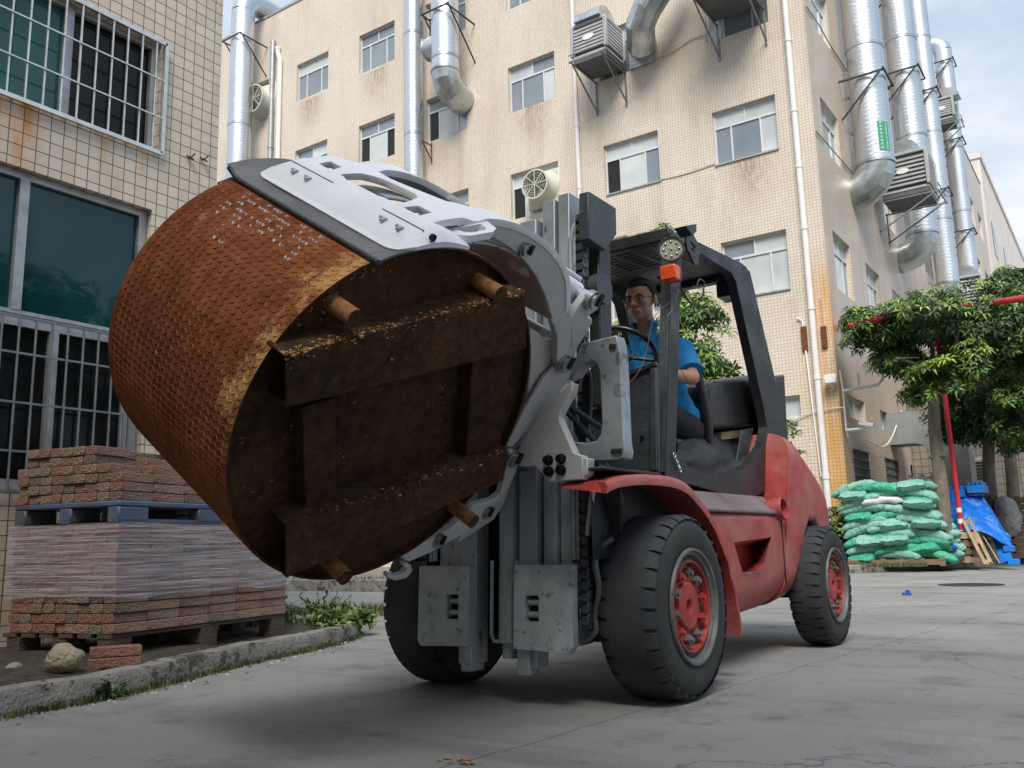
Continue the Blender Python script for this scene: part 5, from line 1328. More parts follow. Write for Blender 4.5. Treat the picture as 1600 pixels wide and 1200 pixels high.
M['lamp_amber'] = mat('amber_lens', (.75, .085, .012), .22, 0, .2, 30, spec=.7)
M['lamp_glass'] = mat('lamp_lens', (.42, .43, .36), .15, .2, .25, 60)
M['wire_red'] = mat('red_wire', (.16, .05, .06), .5)
M['wire_grey'] = mat('grey_wire', (.15, .14, .13), .5)

XM = -2.42
XS_ = -1.955
TR = thing('lift_truck', 'red and black lift truck with a grey roll clamp holding a huge rusty drum', 'lift truck', (XM, 4.6, 0))

# ---- wheels
def wheel(xo, y, r, W, sgn, rear=False, name='wheel', steer=0):
    """xo outer face, sgn +1 outer face towards +x"""
    body = MB(); n = 60
    X = lambda d: xo - sgn * d
    prof = [(.60 * r, W * .30), (.60 * r, .006), (.66 * r, -.004), (.80 * r, -.012), (.92 * r, .0), (.965 * r, .022), (1.0 * r, .05), (1.0 * r, W - .05), (.965 * r, W - .022), (.92 * r, W), (.66 * r, W), (.6 * r, W - .02), (.6 * r, W * .6)]
    V = []
    for (rr, d) in prof: V += [(X(d), y + rr * cos(2 * pi * k / n), r + rr * sin(2 * pi * k / n)) for k in range(n)]
    fs = []
    for i in range(len(prof) - 1):
        for k in range(n):
            q = (i * n + k, i * n + (k + 1) % n, (i + 1) * n + (k + 1) % n, (i + 1) * n + k); fs.append(q if sgn < 0 else q[::-1])
    body.add(V, fs); w_ = body.build(name, M['rubber_side'], TR, smooth=40)
    # tread: lugs separated by grooves round the shoulder (worn smooth in the middle at the front)
    tb = MB(); nl = 30 if not rear else 34
    for k in range(nl):
        a0 = 2 * pi * k / nl; a1 = a0 + 2 * pi / nl * (.80 if not rear else .72)
        for side in (0, 1):
            d0, d1 = (.012, W * (.28 if not rear else .56)) if side == 0 else (W * (.72 if not rear else .44), W - .012)
            off = 0 if side == 0 else pi / nl
            if rear and side == 1: d0 = W * .44
            rows = []
            for a in np.linspace(a0 + off, a1 + off, 3):
                row = []
                for (d, rr) in (((d0 - .014, .955 * r), (d0, .985 * r), (d0 + .02, 1.006 * r), (d1, 1.006 * r), (d1, .985 * r)) if side == 0 else ((d0, .985 * r), (d0, 1.006 * r), (d1 - .02, 1.006 * r), (d1, .985 * r), (d1 + .014, .955 * r))):
                    row.append((X(d), y + rr * cos(a), r + rr * sin(a)))
                rows.append(row)
            tb.grid(rows, flip=(sgn < 0))
            for e in (0, 2):
                rr0 = rows[e]; base = [(p[0], y + (p[1] - y) * .97, r + (p[2] - r) * .97) for p in rr0]; tb.grid([rr0, base], flip=(e == 0) == (sgn < 0))
    if not rear:        # worn centre band
        V = [];
        for d in (W * .2, W * .8): V += [(X(d), y + 1.008 * r * cos(2 * pi * k / n), r + 1.008 * r * sin(2 * pi * k / n)) for k in range(n)]
        tb.add(V, [((k, (k + 1) % n, n + (k + 1) % n, n + k) if sgn < 0 else (n + k, n + (k + 1) % n, (k + 1) % n, k)) for k in range(n)])
    tb.build('tread', M['rubber'], w_, smooth=35)
    rm = MB(); d = np.array([-sgn, 0, 0]); o = np.array([xo, y, r])
    rm.lathe(o, d, [(.635 * r, -.004), (.625 * r, -.016), (.60 * r, -.016), (.585 * r, .0), (.56 * r, .004), (.545 * r, .028), (.52 * r, .034), (.505 * r, .012), (.485 * r, .008), (.475 * r, .02), (.465 * r, .05), (.40 * r, .055)], 48)
    rm.build('rim', M['rim_grey'], w_, smooth=30)
    hb = MB(); hb.lathe(o, d, [(.468 * r, .046), (.42 * r, .040), (.275 * r, .038), (.262 * r, .022), (.24 * r, .016), (.09 * r, .016), (.07 * r, .022), (.065 * r, .04), (0.001, .04)], 40)
    ring = MB(); ring.lathe(o, d, [(.485 * r, .022), (.493 * r, .004), (.478 * r, .004), (.468 * r, .03)], 40); 
    hb.v += []; h_ = hb.build('hub', M['hub_red'], w_, smooth=30); ring.build('ring', M['hub_red'], w_, smooth=40)
    for k in range(10):
        a = 2 * pi * k / 10 + .2; c = o + np.array([0, .36 * r * cos(a), .36 * r * sin(a)]) + d * .042; b = MB()
        b.cyl(c, c - d * .028, .024 * r / .4, n=6); b.cyl(c - d * .028, c - d * .042, .012 * r / .4, n=8); b.build('wheel_nut', M['rim_grey'] if k % 3 else M['hub_red'], h_)
    return w_
wheel(-1.665, 3.80, .402, .27, 1)
wheel(-3.165, 3.80, .402, .27, -1)
wheel(-1.675, 6.13, .382, .20, 1, rear=True)
wheel(-3.165, 6.13, .382, .20, -1, rear=True)
mb = MB(); mb.cyl((-3.0, 3.8, .40), (-1.9, 3.8, .40), .12, n=16); mb.build('axle', M['mast_dark'], TR, smooth=50)
mb = MB(); mb.box(-3.0, -1.86, 6.05, 6.2, .3, .46); mb.build('axle', M['mast_dark'], TR)

# ---- body
def loft(secs, n=10, cap=True):
    """secs: (y, halfwidth, zb, zt, round_top, round_bottom) super-rounded sections about XM"""
    mb = MB(); rows = []
    for (y, w_, zb, zt, rt, rb) in secs:
        row = []
        def arc(cx, cz, r, a0, a1): return [(cx + r * cos(a), y, cz + r * sin(a)) for a in np.linspace(a0, a1, n)]
        row += arc(XM + w_ - rb, zb + rb, rb, -pi / 2, 0); row += arc(XM + w_ - rt, zt - rt, rt, 0, pi / 2)
        row += arc(XM - w_ + rt, zt - rt, rt, pi / 2, pi); row += arc(XM - w_ + rb, zb + rb, rb, pi, 3 * pi / 2); row.append(row[0]); rows.append(row)
    mb.grid(rows, flip=True)
    if cap:
        m = len(rows[0]) - 1
        mb.add(rows[0][:-1], [tuple(range(m))]); mb.add(rows[-1][:-1], [tuple(range(m - 1, -1, -1))])
    return mb
hw = .60
body = loft([(4.28, hw, .34, .84, .05, .10), (4.6, hw, .27, .84, .05, .16), (5.0, hw + .005, .26, .845, .05, .20), (5.40, hw + .005, .27, .85, .06, .22), (5.62, hw - .0, .30, .86, .06, .22)])
bo = body.build('chassis', M['truck_red'], TR, smooth=35)
# recessed step pocket cut into the side
cut = MB(); s0 = np.array
pk = [PX(1147, 846, -1.80), PX(1207, 838, -1.80), PX(1196, 878, -1.80), PX(1182, 893, -1.80), PX(1162, 897, -1.80)]
inn = [PX(1147, 852, -1.96) + [0, -.05, -.02], PX(1200, 846, -1.96) + [0, -.14, -.01], PX(1190, 878, -1.96) + [0, -.16, 0], PX(1178, 890, -1.96) + [0, -.16, 0], PX(1160, 893, -1.96) + [0, -.08, 0]]
V = pk + inn; cut.add(V, [(0, 1, 2, 3, 4), (9, 8, 7, 6, 5)] + [((i + 1) % 5, i, i + 5, (i + 1) % 5 + 5) for i in range(5)])
co = cut.build('cutter', M['cab_grey'], TR)
bm_ = bmesh.new(); bm_.from_mesh(co.data); bmesh.ops.recalc_face_normals(bm_, faces=bm_.faces); bm_.to_mesh(co.data); bm_.free()
bm_ = bmesh.new(); bm_.from_mesh(bo.data); bmesh.ops.remove_doubles(bm_, verts=bm_.verts, dist=1e-5); bmesh.ops.recalc_face_normals(bm_, faces=bm_.faces); bm_.to_mesh(bo.data); bm_.free()
bo.data.materials.append(M['truck_red_dusty'])
md = bo.modifiers.new('b', 'BOOLEAN'); md.operation = 'DIFFERENCE'; md.object = co; md.solver = 'EXACT'
bpy.context.view_layer.update()
me = bpy.data.meshes.new_from_object(bo.evaluated_get(bpy.context.evaluated_depsgraph_get())); bo.modifiers.remove(md); bo.data = me; bpy.data.objects.remove(co)
me.shade_smooth(); me.set_sharp_from_angle(angle=radians(35))
# dusty shelf over the chassis
M['shelf_dust'] = mat('dusty_shelf', (.13, .085, .085), .7, 0, .3, 5, dust=(.22, .19, .19), dpos=.5, wear=(.30, .05, .05), wscale=9, wpos=.66)
mb = MB(); mb.prism([(XM + hw + .012, 4.22, .835), (XM + hw + .010, 4.22, .855), (XM + hw - .03, 4.22, .875), (XS_ - .0, 4.22, .955), (XS_ - .1, 4.22, .955), (XS_ - .1, 4.22, .835)], (0, 1.42, 0)); mb.build('shelf', M['shelf_dust'], TR, bevel=.008, seg=2)
# jagged rust at the lower lip of the pocket
mb = MB()
for k in range(12): c = lerp(PX(1165, 897, -1.808), PX(1188, 893, -1.808), k / 11); mb.ball(c + [0.003, 0, random.uniform(-.004, .004)], .007, .009, random.uniform(.003, .008), 6, 4)
mb.build('weld', M['rim_grey'], TR)
# counterweight
cwm = loft([(5.56, hw + .005, .28, 1.385, .16, .20), (5.70, hw + .02, .31, 1.39, .20, .18), (5.80, hw + .03, .46, 1.39, .22, .12), (5.90, hw + .035, .66, 1.385, .26, .06), (6.05, hw + .035, .80, 1.37, .30, .05), (6.2, hw + .035, .80, 1.345, .32, .05), (6.38, hw + .03, .62, 1.30, .34, .08), (6.55, hw + .015, .50, 1.24, .34, .12), (6.70, hw - .02, .48, 1.16, .32, .14), (6.80, hw - .07, .50, 1.08, .30, .14), (6.87, hw - .14, .54, 1.0, .22, .12)], 12)
def _sh(v):
    x, y, z = v; k_ = max(0.0, 1 - (y - 5.56) / .75); return (x, y + k_ * max(0.0, z - .86) * .62, z)
cwm.v = [_sh(v) for v in cwm.v]
cw_o = cwm.build('counterweight', M['truck_red'], TR, smooth=40)
mb = MB(); mb.box(XM + hw + .001, XM + hw + .008, 5.553, 5.558, .40, .84); mb.build('seam', M['cab_black'], cw_o)
ep = PX(1214, 796, XM + hw - .01); ed = np.array([1, -.05, .12]); ed /= np.linalg.norm(ed); mb = MB()
mb.lathe(ep - ed * .05, ed, [(.068, 0), (.070, .09), (.066, .10), (.058, .098), (.056, .03), (0.001, .025)], 26); mb.build('exhaust_ring', M['truck_red'], TR, smooth=40)
mb = MB(); mb.lathe(ep - ed * .05, ed, [(.0555, .04), (.001, .038)], 20); mb.build('exhaust_hole', M['void'], TR)
# fender over the front wheel
fp = [(3.10, .925), (3.22, .955), (3.46, .975), (3.70, .975), (3.86, .955), (4.02, .89), (4.17, .79), (4.29, .66), (4.365, .52), (4.41, .38), (4.435, .262)]
fq = smooth_path([(0, a, b) for a, b in fp], 4); fq = [(q[1], q[2]) for q in fq]
for sgn in (1, -1):
    xo = XM + sgn * .735; xi = XM + sgn * .52; mb = MB(); rows = []
    for i, (y_, z_) in enumerate(fq):
        j = .006 * noise.noise(Vector((i * .7, 0, sgn)))
        rows.append([(xi, y_, z_), (xo - sgn * .05, y_, z_), (xo - sgn * .012 + j, y_ - .002, z_ - .004), (xo + j, y_ - .008, z_ - .022), (xo - sgn * .004 + j, y_ - .014, z_ - .05), (xo - sgn * .02 + j, y_ - .016, z_ - .045), (xi, y_ - .012, z_ - .014)])
    mb.grid(rows, flip=(sgn > 0)); mb.add(rows[0], [tuple(range(7)), tuple(range(6, -1, -1))]); mb.build('fender', M['truck_red'], TR, smooth=50)
    mb = MB(); mb.grid([[(xi - sgn * .0, a, b - .01), (xi, a, max(.3, b - .35))] for a, b in fq if a > 3.3]); mb.build('inner_arch', M['cab_black'], TR)
mb = MB(); mb.box(XM + .50, XM + .72, 3.10, 3.62, .972, .985); mb.build('dirt', M['pad_black'], TR, bevel=.004)

# ---- cab frame (both sides), as a bent ring
XS = -1.97
def side_pts(pxs, x=XS): return [PX(a, b, x) for a, b in pxs]
outer = [(1040, 744), (1050, 372), (1058, 362), (1160, 412), (1172, 425), (1229, 668), (1231, 690), (1222, 722), (1207, 752), (1196, 768), (1178, 776), (1150, 776), (1118, 768), (1084, 758), (1050, 752)]
inner = [(1056, 706), (1065, 384), (1070, 380), (1143, 426), (1150, 440), (1194, 640), (1199, 668), (1193, 694), (1176, 722), (1160, 734), (1130, 741), (1104, 741), (1076, 728), (1060, 714)]
o3 = side_pts(outer); i3 = side_pts(inner)
def mirror(P): return [np.array([2 * XM - p[0], p[1], p[2]]) for p in P]
mb = MB(); mb.prism(o3, (-.06, 0, 0), holes=[i3]); mb.build('cab_side_frame', M['cab_black'], TR, bevel=.012, seg=2)
mb = MB(); mb.prism(mirror(o3), (.075, 0, 0), holes=[mirror(i3)]); mb.build('cab_side_frame', M['cab_black'], TR, bevel=.012, seg=2)
# front strip of the near pillar, paler grey standing in for light on it
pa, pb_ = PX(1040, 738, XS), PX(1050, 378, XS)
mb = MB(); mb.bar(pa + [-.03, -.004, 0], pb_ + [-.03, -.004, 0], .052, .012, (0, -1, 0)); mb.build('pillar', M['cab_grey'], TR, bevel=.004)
# roof: front bar, rear bar, solid rear panel, slatted front part
rf, rr_ = PX(1050, 366, XS), PX(1166, 420, XS)
yF_, zF_, yR_, zR_ = rf[1], rf[2], rr_[1], rr_[2]
xw = XS - .001; xe = 2 * XM - XS
def RP(x, f_, dz=0): return np.array([x, yF_ + (yR_ - yF_) * f_, zF_ + (zR_ - zF_) * f_ + dz])
roof = MB()
roof.bar(RP(xe, 0), RP(xw, 0), .07, .075); roof.build('roof_bar', M['cab_black'], TR, bevel=.008)
roof = MB(); roof.bar(RP(xe, .985, -.02), RP(xw, .985, -.02), .08, .09); roof.build('roof_bar', M['cab_black'], TR, bevel=.008)
mb = MB(); P = [RP(xe + .05, .5, -.02), RP(xw - .05, .5, -.02), RP(xw - .05, .97, -.02), RP(xe + .05, .97, -.02)]; mb.prism(P, (0, 0, .012)); mb.build('roof_panel', M['cab_black'], TR)
for k in range(9):
    mb = MB(); f_ = .04 + k * .053; mb.bar(RP(xe + .05, f_, -.02), RP(xw - .05, f_, -.02), .034, .02); mb.build('roof_slat', M['cab_black'], TR)
for k in range(7):
    mb = MB(); x_ = xe + .12 + k * .125; mb.bar(RP(x_, .01, -.025), RP(x_, .5, -.025), .03, .018); mb.build('roof_slat', M['cab_black'], TR)
mb = MB(); mb.prism([RP(xe + .05, -.02, .042), RP(xe + .62, -.02, .042), RP(xe + .62, .40, .042), RP(xe + .05, .40, .042)], (0, 0, .012)); mb.build('roof_board', M['wood_pale'], TR)
# small hook and plate hanging at the rear of the roof
hp = PX(1158, 462, XS - .12); mb = MB(); mb.box(hp[0] - .1, hp[0] + .02, hp[1] - .20, hp[1] - .02, hp[2] - .04, hp[2] + .14); mb.build('hanging_box', M['cab_black'], TR)
mb = MB(); mb.tube([hp + [0, -.22, .10], hp + [0, -.24, .03], hp + [0, -.27, -.03]], .008, 6); mb.build('hook', M['cab_black'], TR)
# lamps on the pillar
lc = PX(1056, 393, XS + .05); ld = np.array([.30, -.95, .0]); ld /= np.linalg.norm(ld)
lc = PX(1055, 393, XS + .06) + [0, -.05, 0]
lamp = MB(); lamp.lathe(lc + ld * -.05, ld, [(.0, 0), (.045, 0), (.068, .02), (.073, .05), (.073, .062), (.064, .062), (.062, .052)], 30); lo = lamp.build('work_lamp', M['blackmetal'], TR, smooth=35)
mb = MB(); mb.lathe(lc + ld * -.05, ld, [(.001, .056), (.0625, .053)], 30); le_ = mb.build('lens', M['lamp_glass'], lo)
u_ = np.cross(ld, [0, 0, 1.]); u_ /= np.linalg.norm(u_); v_ = np.cross(u_, ld)
for k in range(9):
    a = k * pi / 4; rr = .042 if k < 8 else 0; c = lc + ld * .006 + u_ * rr * cos(a) + v_ * rr * sin(a); mb = MB(); mb.ball(c, .007, .007, .007, 8, 6); mb.build('led', M['pin'], lo)
br = [(1054, 355), (1074, 355), (1077, 382), (1082, 400), (1079, 416), (1087, 420), (1092, 392), (1086, 378), (1078, 357)]
mb = MB(); P = [PX(a, b, XS + .07) for a, b in [(1070, 354), (1076, 355), (1083, 372), (1091, 386), (1088, 412), (1082, 414), (1075, 396), (1072, 392), (1069, 380)]]
mb.prism(P, (.012, 0, 0), holes=[[PX(a, b, XS + .07) for a, b in [(1076, 376), (1084, 386), (1083, 398), (1077, 390)]]]); mb.build('lamp_bracket', M['blackmetal'], TR)
mb = MB(); P = [PX(a, b, XS + .07) for a, b in [(1053, 357), (1070, 354), (1070, 366), (1064, 372)]]; mb.prism(P, (.07, .0, 0)); mb.build('lamp_bracket', M['blackmetal'], TR)
ic = PX(1052, 430, XS + .045) + [0, -.04, 0]
mb = MB(); mb.obox(ic, (.045, 0, 0), (0, .035, 0), (0, 0, .042)); io = mb.build('indicator_lamp', M['lamp_amber'], TR, bevel=.008, seg=2)
mb = MB(); mb.obox(ic + [0, .038, 0], (.048, 0, 0), (0, .008, 0), (0, 0, .045)); mb.build('base', M['hub_red'], io, bevel=.004)
mb = MB(); mb.ball(ic + [-.065, -.01, -.01], .012); mb.build('knob', M['bolt'], io, smooth=60)
def wire(pts, r=.0018, m='wire_grey', x=XS + .015, name='wire'):
    mb = MB(); mb.tube(smooth_path([PX(a, b, x) + [0, dy, 0] for a, b, dy in pts], 5), r, 5); mb.build(name, M[m], TR)
wire([(1047, 446, -.03), (1052, 470, -.03), (1035, 490, -.05), (1028, 510, -.07), (1022, 560, -.10), (1012, 590, -.12), (990, 618, -.14)], .0019, 'wire_red')
wire([(1050, 446, 0), (1054, 480, 0), (1058, 520, 0), (1062, 570, 0), (1075, 605, .05)], .0019, 'wire_red')
wire([(1060, 452, 0), (1054, 478, 0), (1042, 495, 0)], .003, 'wire_grey')
wire([(1062, 448, 0), (1070, 470, .1), (1085, 462, .1), (1090, 440, .1)], .006, 'hose')
wire([(1072, 440, .1), (1084, 446, .1), (1092, 438, .1), (1083, 430, .1), (1078, 440, .1)], .003, 'wire_grey')

# ---- cowl, dash, seat and hood
yc_ = 4.19
q = lambda a, b, y=yc_: PY(a, b, y)
mb = MB(); P = [q(965, 592), q(1026, 571), q(1028, 738), q(958, 742)]
P = [np.array([p[0], yc_, p[2]]) for p in P]; mb.prism(P, (0, .035, 0)); cowl = mb.build('cowl', M['cab_grey'], TR, bevel=.006)
mb = MB(); mb.box(2 * XM - XS, P[0][0] - .002, yc_ + .004, yc_ + .035, .86, P[0][2] - .03); mb.build('cowl', M['cab_grey'], TR, bevel=.006)
mb = MB(); mb.bar(q(972, 589, yc_ - .004), q(1026, 568, yc_ - .004), .03, .02); mb.build('cowl_edge', M['blackmetal'], TR)
for a, b in ((983, 620), (987, 591), (1004, 683)):
    c = q(a, b); mb = MB(); mb.cyl(c + [0, -.012, 0], c, .009, n=8); mb.build('bolt', M['bolt'], cowl)
mb = MB(); mb.bar(q(1022, 575, yc_ - .012), q(1021, 735, yc_ - .012), .035, .02, (0, 1, 0)); mb.build('cowl_rib', M['cab_grey'], TR, bevel=.004)
mb = MB(); mb.box(2 * XM - XS + .02, XS - .08, 4.22, 5.0, .87, .90); mb.build('floor', M['pad_black'], TR)
# steering column and wheel
sc_ = np.array([-2.38, 4.55, 1.60]); sn = np.array([0, .62, .785])
p_ = PY(975, 552, 4.50); sc_ = np.array([p_[0], 4.50, p_[2]])
u_ = np.array([1., 0, 0]); v_ = np.cross(sn, u_)
mb = MB(); mb.tube([sc_ + .19 * (cos(a) * u_ + sin(a) * v_) for a in np.linspace(0, 2 * pi, 40, endpoint=False)], .016, 8, closed=True)
for k in range(3): a = k * 2 * pi / 3 + .5; mb.tube([sc_ - sn * .03, sc_ + .19 * (cos(a) * u_ + sin(a) * v_)], .011, 6)
mb.build('steering_wheel', M['vinyl'], TR, smooth=60)
mb = MB(); mb.tube([sc_ - sn * .03, sc_ - sn * .12, sc_ - sn * .5], [.03, .05, .055], 14); mb.tube([sc_ - sn * .16 + [.0, -.03, .03], sc_ - sn * .16 + [.12, -.03, .07]], .018, 8)
mb.build('steering_column', M['cab_grey'], TR, smooth=50)
mb = MB(); lv = PY(962, 515, 4.35); mb.tube([lv, lv + [.0, .02, -.12], lv + [0, .03, -.35]], [.014, .008, .01], 8)
for dx in (-.06, -.12): mb.tube([lv + [dx, 0, -.03], lv + [dx, .03, -.35]], [.012, .009], 8)
mb.build('lever', M['blackmetal'], TR, smooth=50)
# seat
def rbox(name, x0, x1, y0, y1, z0_, z1_, m, r=.04, tilt=0, par=TR):
    mb = MB(); mb.box(x0, x1, y0, y1, z0_, z1_)
    if tilt: mb.v = [(a, b + (c - z0_) * tilt, c) for a, b, c in mb.v]
    return mb.build(name, M[m], par, bevel=r, seg=4)
rbox('seat', XM - .26, XM + .26, 4.82, 5.32, 1.17, 1.30, 'vinyl')
rbox('seat_back', XM - .25, XM + .25, 5.24, 5.36, 1.25, 1.72, 'vinyl', .05, .22)
rbox('seat_base', XM - .22, XM + .22, 4.86, 5.26, .90, 1.17, 'vinyl', .02)
mb = MB(); a = PX(1093, 560, -2.12); mb.tube([PX(1090, 585, -2.14), PX(1100, 625, -2.12), PX(1104, 650, -2.12), PX(1108, 690, -2.12)], [.03, .028, .035, .03], 10); mb.build('armrest', M['vinyl'], TR, smooth=50)
# hood behind the seat: rounded block and rear box
hd = [PX(1106, 604, -2.10), PX(1116, 594, -2.10), PX(1184, 584, -2.10), PX(1197, 590, -2.10), PX(1206, 664, -2.10), PX(1110, 672, -2.10)]
mb = MB(); mb.prism(hd, (-.72, 0, 0)); mb.build('hood', M['vinyl'], TR, bevel=.035, seg=4)
sd = [PX(1020, 712, -2.14), PX(1095, 700, -2.14), PX(1120, 676, -2.14), PX(1160, 668, -2.14), PX(1205, 660, -2.14), PX(1212, 710, -2.14), PX(1190, 770, -2.14), PX(1040, 770, -2.14)]
mb = MB(); mb.prism(sd, (-.6, 0, 0)); mb.build('engine_cover', M['pad_black'], TR, bevel=.015, seg=2)
# bulging rubber mat draped over the step
mb = MB(); rows = []
for j in range(15):
    v = j / 14; row = []
    for i in range(25):
        u = i / 24; xx = 1052 + (1172 - 1052) * u + (8 * (1 - v)); top_ = 692 - 12 * sin(pi * min(1, u * 1.25)) ** .8; bot = 744; yy = top_ + (bot - top_) * v
        pr = XS - .075 - .11 * (1 - v) ** 2 + .06 * sin(u * 7.5) * (1 - v) * v * 2 + .03 * noise.noise(Vector((u * 5, v * 3, 8)))
        row.append(PX(xx, yy, pr))
    rows.append(row)
mb.grid([[p + np.array([-.2, 0, .01]) for p in rows[0]]] + rows); mb.build('rubber_mat', M['pad_black'], TR, smooth=70)
mb = MB(); P = [PX(1213, 590, XS - .02), PX(1226, 585, XS - .02), PX(1230, 664, XS - .02), PX(1232, 688, XS - .02), PX(1224, 690, XS - .02)]; mb.prism(P, (-.16, 0, 0)); mb.build('rear_box', M['cab_black'], TR, bevel=.01)
mb = MB(); P = [PX(1127, 676, -2.12), PX(1159, 672, -2.12), PX(1160, 683, -2.12), PX(1129, 687, -2.12)]; mb.prism(P, (-.2, 0, 0)); mb.build('wood_block', M['wood'], TR)
mb = MB(); P = [PX(1160, 672, -2.07), PX(1178, 668, -2.07), PX(1160, 738, -2.07), PX(1148, 740, -2.07)]; mb.prism(P, (-.01, 0, 0)); mb.build('side_plate', M['cab_grey'], TR)
ch = PX(1053, 712, XS + .01); mb = MB()
for k in range(6): c = ch + [0.002, .012 * k, -.014 * k]; mb.tube([c + np.array([.004 * (k % 2), .009 * cos(a), .015 * sin(a)]) for a in np.linspace(0, 2 * pi, 12, endpoint=False)], .0028, 5, closed=True)
mb.build('chain', M['pin'], TR)

# ---- mast (sheared back by a few degrees)
YM = 3.344
class Mast(MB):
    def build(self, *a, **k):
        self.v = [(x, y + .05 * (z - .2), z) for x, y, z in self.v]; return MB.build(self, *a, **k)
zt3 = 2.285
def mirx(a, b): return (2 * XM - b, 2 * XM - a)
for sg in (0, 1):
    f_ = (lambda a, b: (a, b)) if sg == 0 else mirx
    for (a, b, y0_, y1_, z0_, z1_, m_, nm) in ((-2.300, -2.205, YM, YM + .10, .16, 2.235, 'mast_grey', 'inner_rail'), (-2.188, -2.118, YM + .03, YM + .15, .25, 2.325, 'mast_grey', 'middle_rail'), (-2.108, -2.045, YM + .045, YM + .20, .25, 2.345, 'mast_grey', 'outer_rail')):
        x0_, x1_ = f_(a, b); mb = Mast(); mb.box(x0_, x1_, y0_, y1_, z0_, z1_); mb.build(nm, M[m_], TR, bevel=.005, seg=2)
    x0_, x1_ = f_(-2.30, -2.06); mb = Mast(); mb.box(x0_, x1_, YM + .21, YM + .24, .25, 2.15); mb.build('mast_web', M['mast_dark'], TR)
    # thin tubes beside the rails
    for k, xx in enumerate((-2.030, -2.006)):
        xx = xx if sg == 0 else 2 * XM - xx; mb = Mast(); mb.tube([(xx, YM + .03, .62), (xx, YM + .03, 1.2 if sg else 2.08)] + ([] if sg else [(xx + .01, YM + .035, 2.15), (xx + .035, YM + .05, 2.20), (xx + .07, YM + .09, 2.21)]), .012, 8); mb.build('hose_pipe', M['mast_grey'], TR, smooth=60)
    # lower roller plate with its square window
    a, b = f_(-2.296, -1.995); w0, w1 = f_(-2.235, -2.165)
    O = [(a, .245), (b - .02 if sg == 0 else b, .235), (b, .26), (b, .60), (a, .60)] if sg == 0 else [(a, .60), (b, .60), (b, .245), (a + .02, .235), (a, .26)]
    mb = Mast(); mb.prism([(x, YM - .045, z) for x, z in O], (0, .042, 0), holes=[[(w0, YM - .045, .36), (w1, YM - .045, .36), (w1, YM - .045, .47), (w0, YM - .045, .47)]])
    pl = mb.build('roller_plate', M['mast_pale'], TR, bevel=.005, seg=2)
    mb = Mast(); mb.box(w0 - .02, w1 + .02, YM - .001, YM + .0, .34, .49); mb.build('roller_recess', M['void'], pl)
    for k in range(2):
        mb = Mast(); z_ = .388 + k * .052; mb.cyl((w0 + .004, YM - .02, z_), (w1 - .004, YM - .02, z_), .014, n=10); mb.build('roller', M['mast_grey'], pl, smooth=60)
    a, b = f_(-2.296, -2.235); mb = Mast(); mb.box(a, b, YM - .02, YM + .08, .13, .25); mb.build('rail_foot', M['mast_grey'], TR, bevel=.004)
    # leaf chain
    for (xx, z0_, z1_) in (((-1.972, .34, 2.22),) if sg == 0 else ((2 * XM + 1.972, .34, 1.1),)):
        mb = Mast(); n_ = int((z1_ - z0_) / .048)
        for k in range(n_):
            z_ = z0_ + k * .048; mb.box(xx - .017, xx + .017, YM + .015, YM + .05, z_ + .006, z_ + .042); mb.box(xx - .022, xx - .018, YM + .01, YM + .055, z_ - .008, z_ + .028); mb.box(xx + .018, xx + .022, YM + .01, YM + .055, z_ + .016, z_ + .052)
            mb.cyl((xx - .026, YM + .032, z_), (xx + .026, YM + .032, z_), .008, n=6)
        mb.build('lift_chain', M['chain'], TR, bevel=.003)
for (z_, h_) in ((.27, .12), (1.0, .14), (2.02, .12)):
    mb = Mast(); mb.box(-2.72, -2.12, YM + .19, YM + .235, z_, z_ + h_); mb.build('cross_member', M['mast_dark'], TR, bevel=.006)
mb = Mast(); mb.cyl((XM + .035, YM + .06, .27), (XM + .035, YM + .06, 1.6), .055, n=24); mb.cyl((XM + .035, YM + .06, 1.6), (XM + .035, YM + .06, 1.95), .035, n=18); mb.cyl((XM + .035, YM + .06, .19), (XM + .035, YM + .06, .27), .038, n=16)
mb.build('lift_cylinder', M['mast_grey'], TR, smooth=50)
mb = Mast(); mb.tube([(XM - .035, YM + .01, .62), (XM - .035, YM + .01, .30), (XM - .02, YM + .01, .265), (XM + .09, YM + .01, .265), (XM + .105, YM + .01, .30), (XM + .105, YM + .01, .62)], .009, 6); mb.build('guard_loop', M['mast_grey'], TR, smooth=50)
mb = MB(); mb.box(-2.75, -2.1, 3.66, 3.7, .35, 1.35); mb.build('bulkhead', M['void'], TR)
mb = MB(); mb.box(-2.9, -1.98, 3.62, 4.2, .25, .82); mb.build('front_frame', M['mast_dark'], TR)
# hydraulic hoses at the right of the mast
mb = MB(); mb.tube(smooth_path([PY(958, 840, 3.45), PY(935, 858, 3.42), PY(930, 880, 3.40), PY(936, 920, 3.40), PY(930, 960, 3.42), PY(932, 985, 3.42), PY(918, 998, 3.42)], 4), .014, 8); mb.build('hose', M['hose_grey'], TR, smooth=60)
mb = MB(); mb.tube(smooth_path([PY(928, 745, 3.36), PY(922, 790, 3.38), PY(917, 835, 3.4), PY(918, 870, 3.42), PY(930, 905, 3.46)], 4), .011, 8); mb.build('hose', M['hose'], TR, smooth=60)
mb = MB(); mb.tube([PY(929, 742, 3.34), PY(924, 785, 3.36), PY(918, 836, 3.38)], .013, 8); mb.build('hose_fitting', M['mast_pale'], TR, smooth=60)
for k in range(7):
    mb = MB(); o_ = k * 4.2; mb.tube(smooth_path([PY(930 + o_ * .5, 722, 3.45), PY(942 + o_ * .55, 738 + k, 3.42 + k * .006), PY(950 + o_ * .75, 775, 3.45), PY(946 + o_ * .9, 830, 3.52)], 4), .0135, 7); mb.build('hose', M['hose'], TR, smooth=60)
